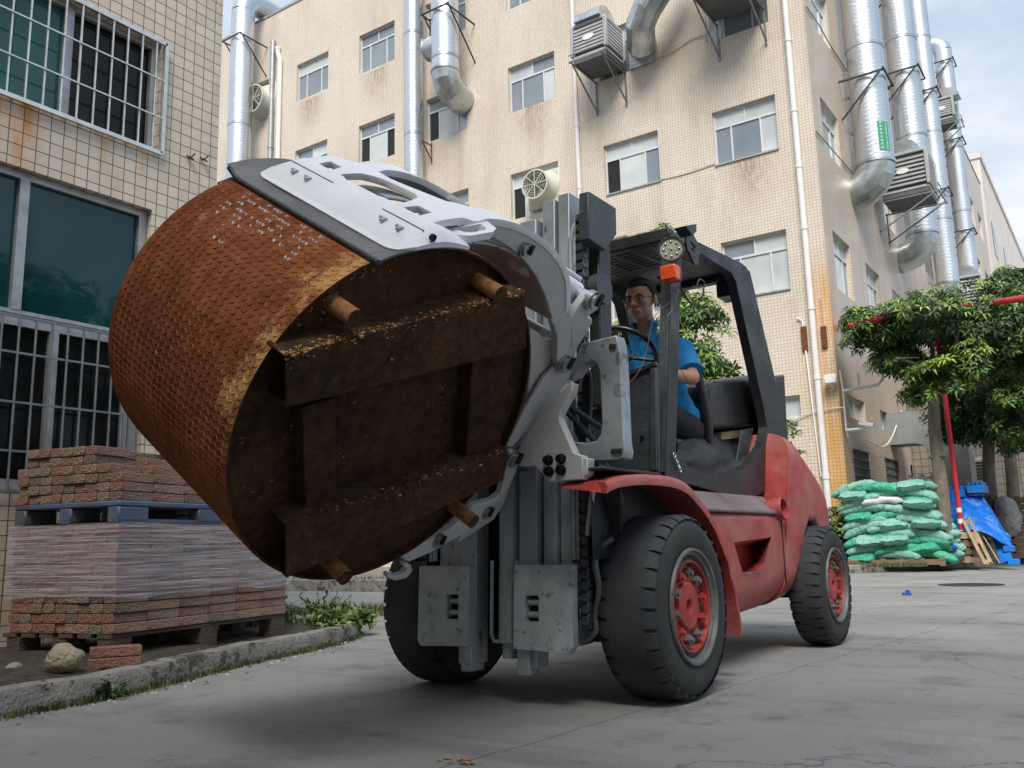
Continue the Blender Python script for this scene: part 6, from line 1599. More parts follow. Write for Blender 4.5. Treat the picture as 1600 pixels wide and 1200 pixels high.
# overhead box at the mast head
ob = [(-2.0 + .03, 2.26), ]
pts = [PX(a, b, -1.80) for a, b in [(914, 301), (962, 330), (964, 357), (942, 392), (907, 376)]]
hb0 = [PY(907, 300, 3.44), PY(918, 298, 3.44), PY(922, 375, 3.44), PY(906, 374, 3.44)]
xa_, xb_ = PY(905, 340, 3.42)[0], PY(921, 340, 3.42)[0]
P = [np.array([xb_, p[1], p[2]]) for p in [PX(920, 298, xb_), PX(963, 325, xb_), PX(964, 366, xb_), PX(946, 391, xb_), PX(920, 373, xb_)]]
mb = MB(); mb.prism(P, (xa_ - xb_, 0, 0)); mb.build('head_box', M['cab_grey'], TR, bevel=.006, seg=2)
mb = Mast(); mb.box(-1.99, -1.93, YM + .12, YM + .24, 1.3, 2.15); mb.build('tilt_bracket', M['blackmetal'], TR, bevel=.008)
mb = Mast(); c = PY(920, 445, 3.45); mb.cyl((c[0] - .07, YM + .12, c[2]), (c[0] + .03, YM + .12, c[2]), .075, n=22); mb.build('chain_wheel', M['cab_grey'], TR, smooth=40)
for k in range(3):
    mb = MB(); mb.tube(smooth_path([PY(902, 595 + 4 * k, 3.30), PY(918 - 3 * k, 580, 3.36), PY(922 - 4 * k, 620, 3.42), PY(915 - 5 * k, 680, 3.40), PY(893, 640 - 12 * k, 3.3)], 5), .014, 8); mb.build('hose', M['hose'], TR, smooth=60)
for (a, b) in (((886, 632), (938, 668)), ((884, 642), (930, 690))):
    mb = MB(); mb.tube([PY(a[0], a[1], 3.26), PY(b[0], b[1], 3.36)], .013, 8); mb.build('hose', M['hose'], TR, smooth=60)
for (y0_, p) in ((3.55, [(-2.9, 3.5), (-2.35, 1.6)]),): pass

# ---- carriage side arms (scuffed galvanised frames either side)
yk = 3.24
def PYk(a, b): p = PY(a, b, yk); return np.array([p[0], yk, p[2]])
co_ = [(909, 536), (963, 523), (967, 536), (970, 560), (975, 690), (978, 704), (976, 716), (962, 720), (908, 722), (890, 716), (888, 690), (900, 690), (918, 692), (932, 688), (938, 678), (940, 660), (936, 580), (932, 568), (924, 563), (912, 568), (900, 582), (890, 596), (890, 568), (900, 556)]
P = [PYk(a, b) for a, b in co_]; mb = MB(); mb.prism(P, (0, .075, 0)); ca = mb.build('carriage_arm', M['carriage_steel'], TR, bevel=.007, seg=2)
mb = MB(); mb.prism([np.array([2 * XM - p[0], p[1], p[2]]) for p in P], (0, .075, 0)); mb.build('carriage_arm', M['mast_pale'], TR, bevel=.007, seg=2)
for (a, b, c, d) in ((955, 541, 962, 541), (958, 705, 972, 704)):
    mb = MB(); p, q_ = PY(a, b, yk - .003), PY(c, d, yk - .003); mb.bar(p, q_, .016, .016, (0, -1, 0)); mb.ball(p, .012, .006, .012, 10, 6); mb.build('slot', M['void'], ca)
mb = MB(); mb.box(-2.82, -2.02, 3.20, 3.30, 1.06, 1.16); mb.box(-2.82, -2.02, 3.20, 3.30, 1.5, 1.6); mb.build('carriage', M['mast_dark'], TR, bevel=.006)
# mounting plate with four black bolts
yp_ = 3.08
def PYp(a, b, y=yp_): p = PY(a, b, y); return np.array([p[0], y, p[2]])
pp = [(888, 600), (896, 598), (893, 612), (877, 640), (873, 652), (876, 662), (897, 708), (910, 712), (910, 749), (900, 750), (857, 753), (836, 728), (815, 729), (800, 722), (815, 690), (850, 640)]
mb = MB(); mb.prism([PYp(a, b) for a, b in pp], (0, .05, 0)); mp_o = mb.build('mounting_plate', M['clamp_side'], TR, bevel=.004)
mb = MB(); mb.prism([PYp(a, b, yp_ + .01) for a, b in [(898, 712), (918, 716), (917, 740), (912, 746), (898, 748)]], (0, .06, 0)); mb.build('hook', M['clamp_side'], TR, bevel=.004)
for a, b in ((858, 719), (878, 717), (859, 737), (878, 735)):
    c = PYp(a, b); mb = MB(); mb.cyl(c, c + [0, -.008, 0], .021, n=18); mb.cyl(c + [0, -.008, 0], c + [0, -.028, 0], .017, n=6); mb.build('bolt', M['bolt'], mp_o, bevel=.002)
# rotator drum between mast and clamp body
mid = DL / 2
mb = MB(); c = CW(mid, .80, .05); mb.cyl(c + [0, -.05, 0], c + [0, .30, 0], .24, n=36); mb.build('rotator', M['mast_dark'], TR, smooth=40)
mb = MB(); mb.box(-2.75, -2.12, 3.12, 3.20, 1.0, 1.62); mb.build('faceplate', M['mast_dark'], TR, bevel=.006)

# ---- roll clamp
SN, SFR = .06, DL - .10
def ribs(name, pxs, s, th=.03, m='clamp_side', holes=None, par=TR, both=True, bevel=.004, far=None):
    P = [CL(a, b, s) for a, b in pxs]; H = [[CL(a, b, s) for a, b in h] for h in (holes or [])]
    mb = MB(); mb.prism(P, AX * th, holes=H or None); o = mb.build(name, M[m], par, bevel=bevel, seg=2)
    if both:
        sh = AX * ((far if far is not None else SFR - th) - s)
        mb = MB(); mb.prism([p + sh for p in P], AX * th, holes=[[p + sh for p in h] for h in H] or None); mb.build(name, M[m], par, bevel=bevel, seg=2)
    return o
# body side plate: long strip from the top pin to the lower knuckle
ribs('body_plate', [(828, 512), (842, 520), (852, 531), (862, 530), (866, 560), (886, 560), (905, 528), (925, 497), (926, 504), (900, 548), (893, 566), (894, 592), (880, 604), (858, 640), (838, 690), (815, 722), (800, 752), (787, 788), (772, 812), (752, 825), (735, 836), (716, 848), (722, 830), (752, 800), (768, 786), (782, 770), (790, 740), (796, 706), (812, 672), (824, 628), (829, 570)], SN + .045, .03, 'clamp_side')
ribs('body_strut', [(930, 458), (937, 468), (934, 484), (922, 492), (905, 520), (893, 545), (893, 500), (903, 480), (916, 462), (923, 457)], SN + .01, .035, 'clamp_side')
ribs('body_strut', [(913, 494), (926, 500), (923, 508), (896, 553), (860, 620), (835, 660), (800, 700), (792, 697), (820, 640), (850, 590), (880, 560)], SN + .015, .018, 'clamp_side')
# long curved arm
arm_o = [(742, 347), (762, 343), (790, 346), (815, 354), (838, 367), (858, 383), (874, 402), (884, 420), (889, 440), (889, 480), (886, 492), (893, 505), (892, 540), (893, 566), (884, 582), (873, 576), (870, 560), (871, 530), (863, 498), (852, 462), (838, 432), (820, 408), (798, 388), (772, 372), (745, 362)]
arm = ribs('arm_side', arm_o, SN, .032, 'clamp_side', far=SFR - .04)
mb = MB()
for s_ in (SN - .004, SFR - .012):
    pass
P = [CL(a, b, SN - .006) for a, b in [(862, 500), (884, 488), (886, 496), (864, 508)]]; mb.prism(P, AX * .02); mb.build('weld', M['clamp_side'], TR, bevel=.003)
# curved top sheet over the arm, with its openings
prof_px = [(640, 352), (662, 350), (700, 345), (742, 345), (762, 341), (790, 344), (815, 352), (838, 365), (858, 381), (874, 400), (884, 418), (890, 440), (890, 482)]
prof = []
for a, b in prof_px:
    w_ = CL(a, b, SN) - DC; prof.append((float(w_ @ BK), float(w_ @ R1)))
prof[0] = (-.262, .622); prof[1] = (-.17, .682); prof[2] = (-.085, .716)
pp3 = smooth_path([(0, a, b) for a, b in prof], 8); T_ = [(p[1], p[2]) for p in pp3]
acc = [0]
for i in range(1, len(T_)): acc.append(acc[-1] + sqrt((T_[i][0] - T_[i - 1][0]) ** 2 + (T_[i][1] - T_[i - 1][1]) ** 2))
LT = acc[-1]
def TP_(t):
    t = min(max(t, 0), LT - 1e-6); i = max(k for k in range(len(acc)) if acc[k] <= t); f_ = (t - acc[i]) / (acc[i + 1] - acc[i] + 1e-9); return lerp(T_[i], T_[i + 1], f_)
def sheet(name, outline, holes, m, th=.018, par=TR, step=.02, fn=None, bevel=0):
    """outline/holes in (s, t) on the arm's curved surface"""
    bm = bmesh.new()
    for lp in [outline] + holes:
        pts = []
        for i in range(len(lp)):
            a, b = np.array(lp[i]), np.array(lp[(i + 1) % len(lp)]); n_ = max(1, int(np.linalg.norm(b - a) / step)); pts += [lerp(a, b, k / n_) for k in range(n_)]
        vs = [bm.verts.new((p[0], p[1], 0)) for p in pts]
        for i in range(len(vs)): bm.edges.new((vs[i], vs[(i + 1) % len(vs)]))
    bmesh.ops.triangle_fill(bm, use_beauty=True, edges=bm.edges[:])
    for ax_, n_ in ((1, 60), (0, 8)):
        lo = min(v.co[ax_] for v in bm.verts); hi = max(v.co[ax_] for v in bm.verts)
        for k in range(1, n_):
            c = [0, 0, 0]; c[ax_] = lo + (hi - lo) * k / n_; nn = [0, 0, 0]; nn[ax_] = 1
            bmesh.ops.bisect_plane(bm, geom=bm.verts[:] + bm.edges[:] + bm.faces[:], plane_co=c, plane_no=nn)
    bmesh.ops.recalc_face_normals(bm, faces=bm.faces)
    if sum(f.normal.z for f in bm.faces) < 0: bmesh.ops.reverse_faces(bm, faces=bm.faces)
    bm.verts.index_update(); mb = MB(); V = []
    for v in bm.verts: V.append((fn or (lambda s, t: CW(s, *TP_(t))))(v.co[0], v.co[1]))
    mb.add(V, [tuple(v.index for v in f.verts)[::-1] for f in bm.faces]); bm.free()
    # orient outwards
    f0 = mb.f[len(mb.f) // 2]; A_, B__, C_ = [np.array(mb.v[i]) for i in f0[:3]]
    if np.cross(B__ - A_, C_ - A_) @ (A_ - CW(.4, .3, .2)) < 0: mb.f = [f[::-1] for f in mb.f]
    o = mb.build(name, m, par, smooth=40); sm = o.modifiers.new('solid', 'SOLIDIFY'); sm.thickness = th; sm.offset = -1
    if bevel: bv = o.modifiers.new('bevel', 'BEVEL'); bv.width = bevel; bv.segments = 2; bv.limit_method = 'ANGLE'; bv.angle_limit = radians(50)
    return o
s0, s1 = SN - .004, SFR - .006
sheet('arm_top', [(s0 - .02, .0), (s0 + .165, .0), (s0 + .165, .06), (s0 + .17, .13), (s0 + .20, .19), (s0 + .26, .225), (s0 + .42, .205), (s0 + .48, .16), (s0 + .50, .09), (s0 + .50, .0), (s1 + .02, 0), (s1 + .02, .16), (s1, .24), (s1, LT), (s0, LT), (s0, .24), (s0 - .02, .16)],
      [[(s0 + .13, .37), (s0 + .20, .32), (s0 + .48, .29), (s0 + .57, .30), (s0 + .57, .42), (s0 + .52, .62), (s0 + .44, .74), (s0 + .22, .74), (s0 + .15, .62)], [(s0 + .05, .06), (s0 + .14, .06), (s0 + .12, .13), (s0 + .05, .13)], [(s1 - .14, .06), (s1 - .05, .06), (s1 - .05, .13), (s1 - .12, .13)]], M['clamp_paint'], .024, bevel=.002)
# inner skin under the arm
sheet('arm_under', [(s0 + .02, .20), (s1 - .02, .20), (s1 - .02, LT - .02), (s0 + .02, LT - .02)], [[(s0 + .15, .24), (s0 + .52, .24), (s0 + .50, .60), (s0 + .20, .60)]], M['clamp_side'], .01, fn=lambda s, t: CW(s, TP_(t)[0] * .93, TP_(t)[1] * .93 - .04))
# pivot tube of the arm
for (a, b, rr) in ((884, 570, .030), (929, 472, .032), (822, 392, .022), (804, 718, .028)):
    c = CL(a, b, SN - .012); o = MB(); o.cyl(c, c + AX * .03, rr * 1.35, n=24); o.cyl(c - AX * .012, c, rr, n=20); oo = o.build('pin', M['pin'], TR, bevel=.003, smooth=40)
    o = MB(); o.obox(c - AX * .016 + R1 * rr * .5 + BK * rr * .3, AX * .006, BK * rr * .35, R1 * rr * .9); o.build('lock_plate', M['bolt'], oo, bevel=.002)
    if (a, b) != (822, 392): o = MB(); o.cyl(c + AX * .03, c + AX * (SFR - SN), rr * .95, n=20); o.build('pin_shaft', M['mast_grey'], TR, smooth=50)
# clamp cylinder between the top pin and the arm
ca0, ca1 = CL(925, 470, SN + .10), CL(880, 445, SN + .10)
for dS in (.12, .5):
    o = MB(); a_, b_2 = CL(930, 474, SN) + AX * dS, CL(846, 420, SN) + AX * dS; o.cyl(a_, b_2, .05, n=22); o.build('clamp_cylinder', M['clamp_paint'], TR, smooth=40)
    o = MB(); o.tube([a_ + R1 * .06, b_2 + R1 * .06], .01, 8); o.build('cylinder_pipe', M['clamp_paint'], TR, smooth=60)
# lifting loop on the arm edge
lo_ = [(SN + .0, -.13), (SN - .055, -.115), (SN - .085, -.085), (SN - .09, .0), (SN - .07, .03), (SN, .045)]; li_ = [(SN - .015, -.09), (SN - .05, -.08), (SN - .065, -.06), (SN - .065, -.01), (SN - .05, .005), (SN - .015, .01)]
mb = MB(); mb.prism([CW(a, b, .700 + .5 * (b + .04)) for a, b in lo_], -R1 * .026, holes=[[CW(a, b, .700 + .5 * (b + .04)) for a, b in li_]]); mb.build('lifting_loop', M['clamp_paint'], TR, bevel=.006, seg=2)
# contact pad of the long arm: thin curved plate with a thick spine
def pad(name, phi0, phi1, sa, sb, spine, rb=DR + .012, th0=.006, thm=.055, m='clamp_paint', back=None):
    mb = MB(); top, bot = [], []; n1, n2 = 26, 36
    for i in range(n1 + 1):
        u = i / n1; rt, rl = [], []
        for j in range(n2 + 1):
            v = j / n2; s_ = sa + (sb - sa) * v; cr = .075; L_ = phi1 - phi0
            # rounded corners
            e = min(v, 1 - v) * (sb - sa); k_ = 0 if e > cr else (cr - sqrt(max(0, cr * cr - (cr - e) ** 2)))
            ph0 = phi0 - degrees_(k_ / rb); ph1 = (back(s_) if back else phi1 + degrees_(k_ / rb * .4))
            ph = radians(ph0 + (ph1 - ph0) * u); d_ = abs((ph0 + (ph1 - ph0) * u) - spine) / 14.0
            th = th0 + (thm - th0) * max(0, 1 - d_ ** 1.2) * min(1, e / .05 + .25)
            rt.append(CW(s_, -(rb + th) * sin(ph), (rb + th) * cos(ph))); rl.append(CW(s_, -rb * sin(ph), rb * cos(ph)))
        top.append(rt); bot.append(rl)
    mb.grid(top, flip=False); mb.grid(bot, flip=True)
    m_ = len(top[0])
    mb.grid([top[0], bot[0]], flip=True); mb.grid([top[-1], bot[-1]]); mb.grid([[r[0] for r in top], [r[0] for r in bot]]); mb.grid([[r[-1] for r in top], [r[-1] for r in bot]], flip=True)
    return mb.build(name, M[m], TR, smooth=35)
degrees_ = lambda a: a * 180 / pi
def pback(s_):
    e = min(s_ + .04, .815 - s_)
    return 7 + 9.5 * min(1, max(0, (e - .03) / .11)) ** .8 + (1.0 if .30 < s_ < .52 else 0)
pd = pad('clamp_pad', 33, 2, -.04, .815, 17, back=pback)
for s_ in (.075, .16, .60, .685):
    ph = radians(24.5); nr_ = -BK * sin(ph) + R1 * cos(ph); tg = BK * cos(ph) + R1 * sin(ph)
    for (ds, dt, ws, wt) in ((0, -.004, .017, .005), (-.012, -.017, .005, .009)):
        o = MB(); c = CW(s_, 0, 0) + nr_ * (DR + .0455) + AX * ds + tg * dt; o.obox(c, AX * ws, tg * wt, nr_ * .005); o.build('pad_catch', M['clamp_side'], pd, bevel=.001)
for (sa_, sb_) in ((-.0, .215), (.50, .76)):
    ph = radians(21.8); nr_ = -BK * sin(ph) + R1 * cos(ph); tg = BK * cos(ph) + R1 * sin(ph); o = MB(); c = nr_ * (DR + .052); o.obox(CW(0, 0, 0) + c + AX * (sa_ + sb_) / 2, AX * (sb_ - sa_) / 2, tg * .0012, nr_ * .004); o.build('pad_seam', M['bolt'], pd)
for s_ in (-.02,): o = MB(); c = CL(676, 371, -.035); o.cyl(c - AX * .006, c + AX * .004, .012, n=14); o.build('hole', M['bolt'], pd)
# short lower arm with its pad
ribs('lower_arm', [(807, 706), (812, 724), (803, 744), (786, 775), (762, 800), (736, 824), (729, 832), (700, 848), (672, 864), (640, 878), (632, 876), (625, 862), (640, 858), (680, 840), (705, 826), (740, 790), (768, 782), (782, 772), (790, 742), (792, 712), (800, 703)], SN - .0, .03, 'clamp_side', far=SFR - .04)
ribs('lower_strut', [(800, 752), (796, 762), (782, 788), (774, 783), (783, 770)], SN + .03, .02, 'clamp_side', both=False)
for (a, b, rr) in ((763, 802, .024), (688, 846, .026)):
    c = CL(a, b, SN - .006); o = MB(); o.cyl(c, c + AX * .012, rr * 1.3, n=22); o.cyl(c - AX * .008, c, rr * .8, n=16); oo = o.build('pin', M['pin'], TR, smooth=40)
    o = MB(); o.obox(c - AX * .012 + R1 * .012, AX * .005, BK * .008, R1 * .02); o.build('lock_plate', M['bolt'], oo)
mb = MB(); rows = []
for i in range(13):
    ph = radians(180 - 62 + i * 6); rows.append([CW(s_, -(DR + .015) * sin(ph) * -1 if False else -(DR + .015) * sin(ph), (DR + .015) * cos(ph)) for s_ in (.02, .2, .6, DL - .05)])
lowp = pad('clamp_pad', -118, -150, .02, .80, -134, m='clamp_side')
P = [CL(a, b, SN - .0) for a, b in [(604, 903), (618, 908), (636, 904), (645, 893), (643, 884), (635, 880), (630, 884), (636, 890), (630, 898), (618, 901), (606, 897)]]
mb = MB(); mb.prism(P, AX * .03); mb.build('lower_loop', M['clamp_side'], TR, bevel=.004)
# cross tubes of the body frame
for (a, b, r_) in ((850, 600, .05), (830, 660, .045), (820, 540, .04)):
    c = CL(a, b, SN + .08); o = MB(); o.cyl(c, c + AX * (SFR - SN - .12), r_, n=20); o.build('body_tube', M['clamp_side'], TR, smooth=50)
bp_ = [CW(SN + .10, .70, -.36), CW(SN + .10, .78, -.36), CW(SN + .10, .80, .45), CW(SN + .10, .72, .45)]
o = MB(); o.prism(bp_, AX * (SFR - SN - .16)); o.build('body_backplate', M['clamp_side'], TR, bevel=.004)
# ================================================================ RUSTY DRUM
M['rust_side'] = rust_mat('rust_tread_plate', (.042, .016, .010), (.15, .044, .018), (.26, .085, .030), (.36, .145, .052), 4.5, .8)
M['rust_lug'] = rust_mat('rust_tread_lug', (.06, .026, .016), (.19, .058, .024), (.31, .105, .036), (.42, .18, .07), 7, .5)
M['lug_bright'] = mat('bare_worn_lug', (.40, .37, .35), .5, .3, .15, 30)
M['lug_dark'] = mat('dark_worn_lug', (.10, .10, .115), .45, .4, .3, 30)
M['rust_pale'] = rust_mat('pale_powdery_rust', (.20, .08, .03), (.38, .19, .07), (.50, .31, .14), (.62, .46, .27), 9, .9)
M['rust_face'] = rust_mat('dark_rust', (.010, .006, .004), (.034, .018, .010), (.066, .033, .016), (.13, .062, .026), 6, .9)  # darker rust mix for end plate, rim lip and cross beams
M['rust_beam'] = rust_mat('encrusted_beam', (.014, .009, .006), (.044, .025, .014), (.092, .048, .022), (.22, .11, .046), 6, 1.0)
M['rust_beam'].node_tree.nodes['Bump'].inputs['Distance'].default_value = .012
M['rust_pipe'] = rust_mat('orange_pipe_rust', (.07, .03, .015), (.21, .095, .04), (.34, .18, .08), (.50, .32, .17), 11, .8)
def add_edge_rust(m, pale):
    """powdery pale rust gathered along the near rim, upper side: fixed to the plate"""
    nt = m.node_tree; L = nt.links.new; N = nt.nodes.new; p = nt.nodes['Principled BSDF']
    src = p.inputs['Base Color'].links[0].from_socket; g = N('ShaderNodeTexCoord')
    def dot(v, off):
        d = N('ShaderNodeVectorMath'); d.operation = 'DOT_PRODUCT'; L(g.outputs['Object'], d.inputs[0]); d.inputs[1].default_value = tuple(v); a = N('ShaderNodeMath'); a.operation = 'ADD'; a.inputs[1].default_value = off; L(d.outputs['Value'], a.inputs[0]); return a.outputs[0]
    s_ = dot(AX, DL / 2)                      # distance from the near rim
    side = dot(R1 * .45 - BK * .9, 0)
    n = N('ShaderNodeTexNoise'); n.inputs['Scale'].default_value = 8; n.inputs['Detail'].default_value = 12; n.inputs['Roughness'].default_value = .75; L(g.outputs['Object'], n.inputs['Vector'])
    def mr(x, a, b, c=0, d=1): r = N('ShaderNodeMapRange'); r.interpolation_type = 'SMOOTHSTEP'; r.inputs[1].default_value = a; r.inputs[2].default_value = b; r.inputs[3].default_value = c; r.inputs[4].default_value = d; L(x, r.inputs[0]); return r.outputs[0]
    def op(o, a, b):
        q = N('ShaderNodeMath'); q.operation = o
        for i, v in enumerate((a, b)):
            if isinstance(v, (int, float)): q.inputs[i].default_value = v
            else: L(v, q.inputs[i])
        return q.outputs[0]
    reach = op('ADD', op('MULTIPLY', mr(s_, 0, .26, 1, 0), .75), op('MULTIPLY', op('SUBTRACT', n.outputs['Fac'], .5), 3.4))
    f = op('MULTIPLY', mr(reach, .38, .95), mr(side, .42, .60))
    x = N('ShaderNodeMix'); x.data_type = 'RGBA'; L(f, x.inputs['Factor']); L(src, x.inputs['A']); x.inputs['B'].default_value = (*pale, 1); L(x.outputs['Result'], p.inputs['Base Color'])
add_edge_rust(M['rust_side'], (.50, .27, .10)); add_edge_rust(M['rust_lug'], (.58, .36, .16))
D0 = thing('rusty_drum', 'huge rusty tread-plate drum with beams on its open end, gripped by the clamp', 'drum', DC + AX * DL / 2)
def DP(s, ph, r): return CW(s, -r * sin(ph), r * cos(ph))
n = 128; mb = MB()
rows = [[DP(s_, 2 * pi * k / n, DR) for k in range(n + 1)] for s_ in (0, DL * .25, DL * .5, DL * .75, DL)]
mb.grid(rows, flip=True)
rows = [[DP(s_, 2 * pi * k / n, r_) for k in range(n + 1)] for s_, r_ in ((DL, DR), (DL, DR - .012), (.07, DR - .012), (.07, DR - .012))]
mb.grid([rows[0], rows[1]], flip=True)
mb.grid([[DP(s_, 2 * pi * k / n, r_) for k in range(n + 1)] for s_, r_ in ((.0, DR), (0, DR - .009), (.03, DR - .009))], 1, flip=False)
mb.add([DP(DL - .03, 2 * pi * k / n, DR - .012) for k in range(n)], [tuple(range(n))])
shell = mb.build('shell', [M['rust_side'], M['rust_face']], D0, smooth=40)
# raised lugs of the tread plate
lug = MB(); sp = .0262; ss_ = .0182; nr = int(2 * pi * DR / sp); ns = int((DL - .02) / ss_)
random.seed(21)
for i in range(nr):
    ph = 2 * pi * i / nr; pd_ = degrees_(ph) if ph < pi else degrees_(ph) - 360
    if -150 < pd_ < -20: continue
    for j in range(ns):
        s_ = .012 + j * ss_
        a = (pi * .23 if j % 2 == 0 else pi * .77)
        cu, cv = cos(a), sin(a); L_, W_, H_ = .0128, .0040, .0026
        ax_ = lambda du, dv, h: DP(s_ + du, ph + dv / DR, DR + h)
        def q(l, w_, h): return ax_(l * cu - w_ * cv, l * cv + w_ * cu, h)
        worn = noise.noise(Vector((s_ * 4, ph * 3, 0))) + .55 * noise.noise(Vector((s_ * 13, ph * 9, 4)))
        mi = 0
        if 33 < pd_ < 62 and .22 < s_ < DL - .02 and worn > -.05 - .25 * (pd_ < 52) and random.random() < .55 and s_ < .72: mi = 1
        elif 60 < pd_ < 100 and worn > .3 and s_ > .2 and random.random() < .3: mi = 2
        if mi == 1: L_, W_ = .0115, random.uniform(.003, .008)
        lug.add([q(-L_, 0, 0), q(0, -W_, 0), q(L_, 0, 0), q(0, W_, 0), q(-L_ * .55, 0, H_), q(0, -W_ * .5, H_), q(L_ * .55, 0, H_), q(0, W_ * .5, H_)], [(4, 5, 6, 7), (0, 1, 5, 4), (1, 2, 6, 5), (2, 3, 7, 6), (3, 0, 4, 7)], mi)
lo = lug.build('tread_pattern', [M['rust_lug'], M['lug_bright'], M['lug_dark'], M['rust_pale']], D0)
# end plate, set in a little
mb = MB(); k_ = [DP(.028, 2 * pi * k / n, DR - .009) for k in range(n)]; mb.prism(k_, AX * .01); mb.build('end_plate', M['rust_face'], D0)
def face(a, b, s_): return CL(a, b, s_)
# two long channels
def channel(name, q4, s_out, th=.008, lip=True):
    """q4: corners on the outer face; open channel towards the plate"""
    P = [face(a, b, s_out) for a, b in q4]; mb = MB(); dep = AX * (.026 - s_out)
    mb.prism(P, AX * th)
    e1 = P[1] - P[0]; e2 = P[3] - P[0]; e1 /= np.linalg.norm(e1)
    for (A_, B_) in ((P[0], P[1]), (P[3], P[2])):
        inn = (P[3] - P[0]) if A_ is P[0] else (P[0] - P[3]); inn = inn / np.linalg.norm(inn) * th
        A2 = A_ + AX * (th + .0005); B2 = B_ + AX * (th + .0005); mb.prism([A2, B2, B2 + inn, A2 + inn], dep - AX * (th + .0005))
    return mb.build(name, M['rust_beam'], D0, bevel=.004, seg=2)
channel('beam', [(446, 556), (821, 456), (823, 545), (447, 638)], -.08)
channel('beam', [(447, 820), (797, 705), (786, 752), (447, 904)], -.08)
for q4 in ([(472, 636), (524, 622), (526, 800), (478, 812)], [(738, 565), (800, 548), (782, 700), (728, 712)]):
    P = [face(a, b, -.035) for a, b in q4]; mb = MB(); mb.prism(P, AX * .06); mb.build('cross_beam', M['rust_face'], D0, bevel=.004)
for (a, b) in ((556, 498), (783, 460), (740, 815), (540, 903)):
    e_ = face(a, b, -.10); b0 = e_ + AX * .127; mb = MB(); mb.cyl(e_, b0, .0285, n=24, cm=1); mb.build('stub_pipe', [M['rust_pipe'], M['rust_beam']], D0, smooth=40)
# flakes and crumbs on the end plate
fl = MB(); random.seed(5)
for k in range(110):
    a, r_ = random.uniform(0, 2 * pi), DR * .93 * sqrt(random.random()); c = DP(.0265, a, r_); s_ = random.uniform(.001, .0032)
    fl.obox(c, AX * s_ * .4, BK * s_ * random.uniform(.6, 1.6), R1 * s_)
o = fl.build('rust_flakes', M['rust_pipe'], D0, props=SF)
for (a, b, w_) in ((663, 745, .011), (612, 562, .007), (690, 607, .005)):
    mb = MB(); c = face(a, b, -.088); mb.ball(c, w_, w_, w_ * .8, 10, 8); mb.build('weld_blob', M['rust_pipe'], D0, smooth=60)
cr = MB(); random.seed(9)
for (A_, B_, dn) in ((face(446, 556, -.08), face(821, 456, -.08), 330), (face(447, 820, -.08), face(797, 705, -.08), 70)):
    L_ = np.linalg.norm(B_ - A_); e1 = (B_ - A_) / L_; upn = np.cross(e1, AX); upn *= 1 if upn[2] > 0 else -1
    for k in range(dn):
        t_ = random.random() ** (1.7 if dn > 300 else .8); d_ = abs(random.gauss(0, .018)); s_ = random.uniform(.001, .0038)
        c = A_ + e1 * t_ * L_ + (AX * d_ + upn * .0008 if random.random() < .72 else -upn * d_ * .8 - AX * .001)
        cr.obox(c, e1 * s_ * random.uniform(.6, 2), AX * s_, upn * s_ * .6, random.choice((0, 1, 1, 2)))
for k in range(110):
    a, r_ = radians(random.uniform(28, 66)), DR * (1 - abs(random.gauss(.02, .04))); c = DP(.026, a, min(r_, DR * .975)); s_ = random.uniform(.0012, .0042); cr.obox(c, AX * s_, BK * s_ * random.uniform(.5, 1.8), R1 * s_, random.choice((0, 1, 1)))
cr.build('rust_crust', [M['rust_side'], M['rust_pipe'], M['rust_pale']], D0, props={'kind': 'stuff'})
# rubber sheet between pad and drum
M['rubber_sheet'] = mat('dusty_grey_rubber_sheet', (.115, .115, .12), .6, 0, .25, 5, bump=.2, bscale=20, wear=(.05, .05, .05), wscale=9, wpos=.63)
mb = MB(); rows = []; rows2 = []
pa, pb2 = radians(38.0), radians(8)
for i in range(31):
    u = i / 30; ph = pa + (pb2 - pa) * u; r1_, r2_ = [], []
    for j in range(41):
        v = j / 40; s_ = -.03 + (DL + .035 + .03) * v
        lift = .0 + .035 * max(0, (u - .75) / .25) * 0 + .004 * noise.noise(Vector((u * 3, v * 5, 3)))
        ff = max(0, (v - .93) / .07); lift += .03 * ff * ff * (1 - u * .6)
        r_ = DR + .004 + lift; r1_.append(DP(s_, ph, r_ + .007)); r2_.append(DP(s_, ph, r_))
    rows.append(r1_); rows2.append(r2_)
mb.grid(rows, flip=False); mb.grid(rows2, flip=True); mb.grid([rows[0], rows2[0]], flip=True); mb.grid([rows[-1], rows2[-1]]); mb.grid([[r[0] for r in rows], [r[0] for r in rows2]]); mb.grid([[r[-1] for r in rows], [r[-1] for r in rows2]], flip=True)
tag(mb.build('rubber_sheet', M['rubber_sheet'], smooth=40), 'dusty grey rubber sheet laid between the white clamp pad and the drum', 'rubber sheet')
mb = MB(); mb.tube([DP(-.03 + (DL + .04) * k / 40, radians(38.6), DR + .008 + (.03 * max(0, (k / 40 - .93) / .07) ** 2)) for k in range(41)], .009, 8); tag(mb.build('edge_beading', M['blackmetal'], smooth=60), 'black beading along the lower edge of the rubber sheet', 'strip')
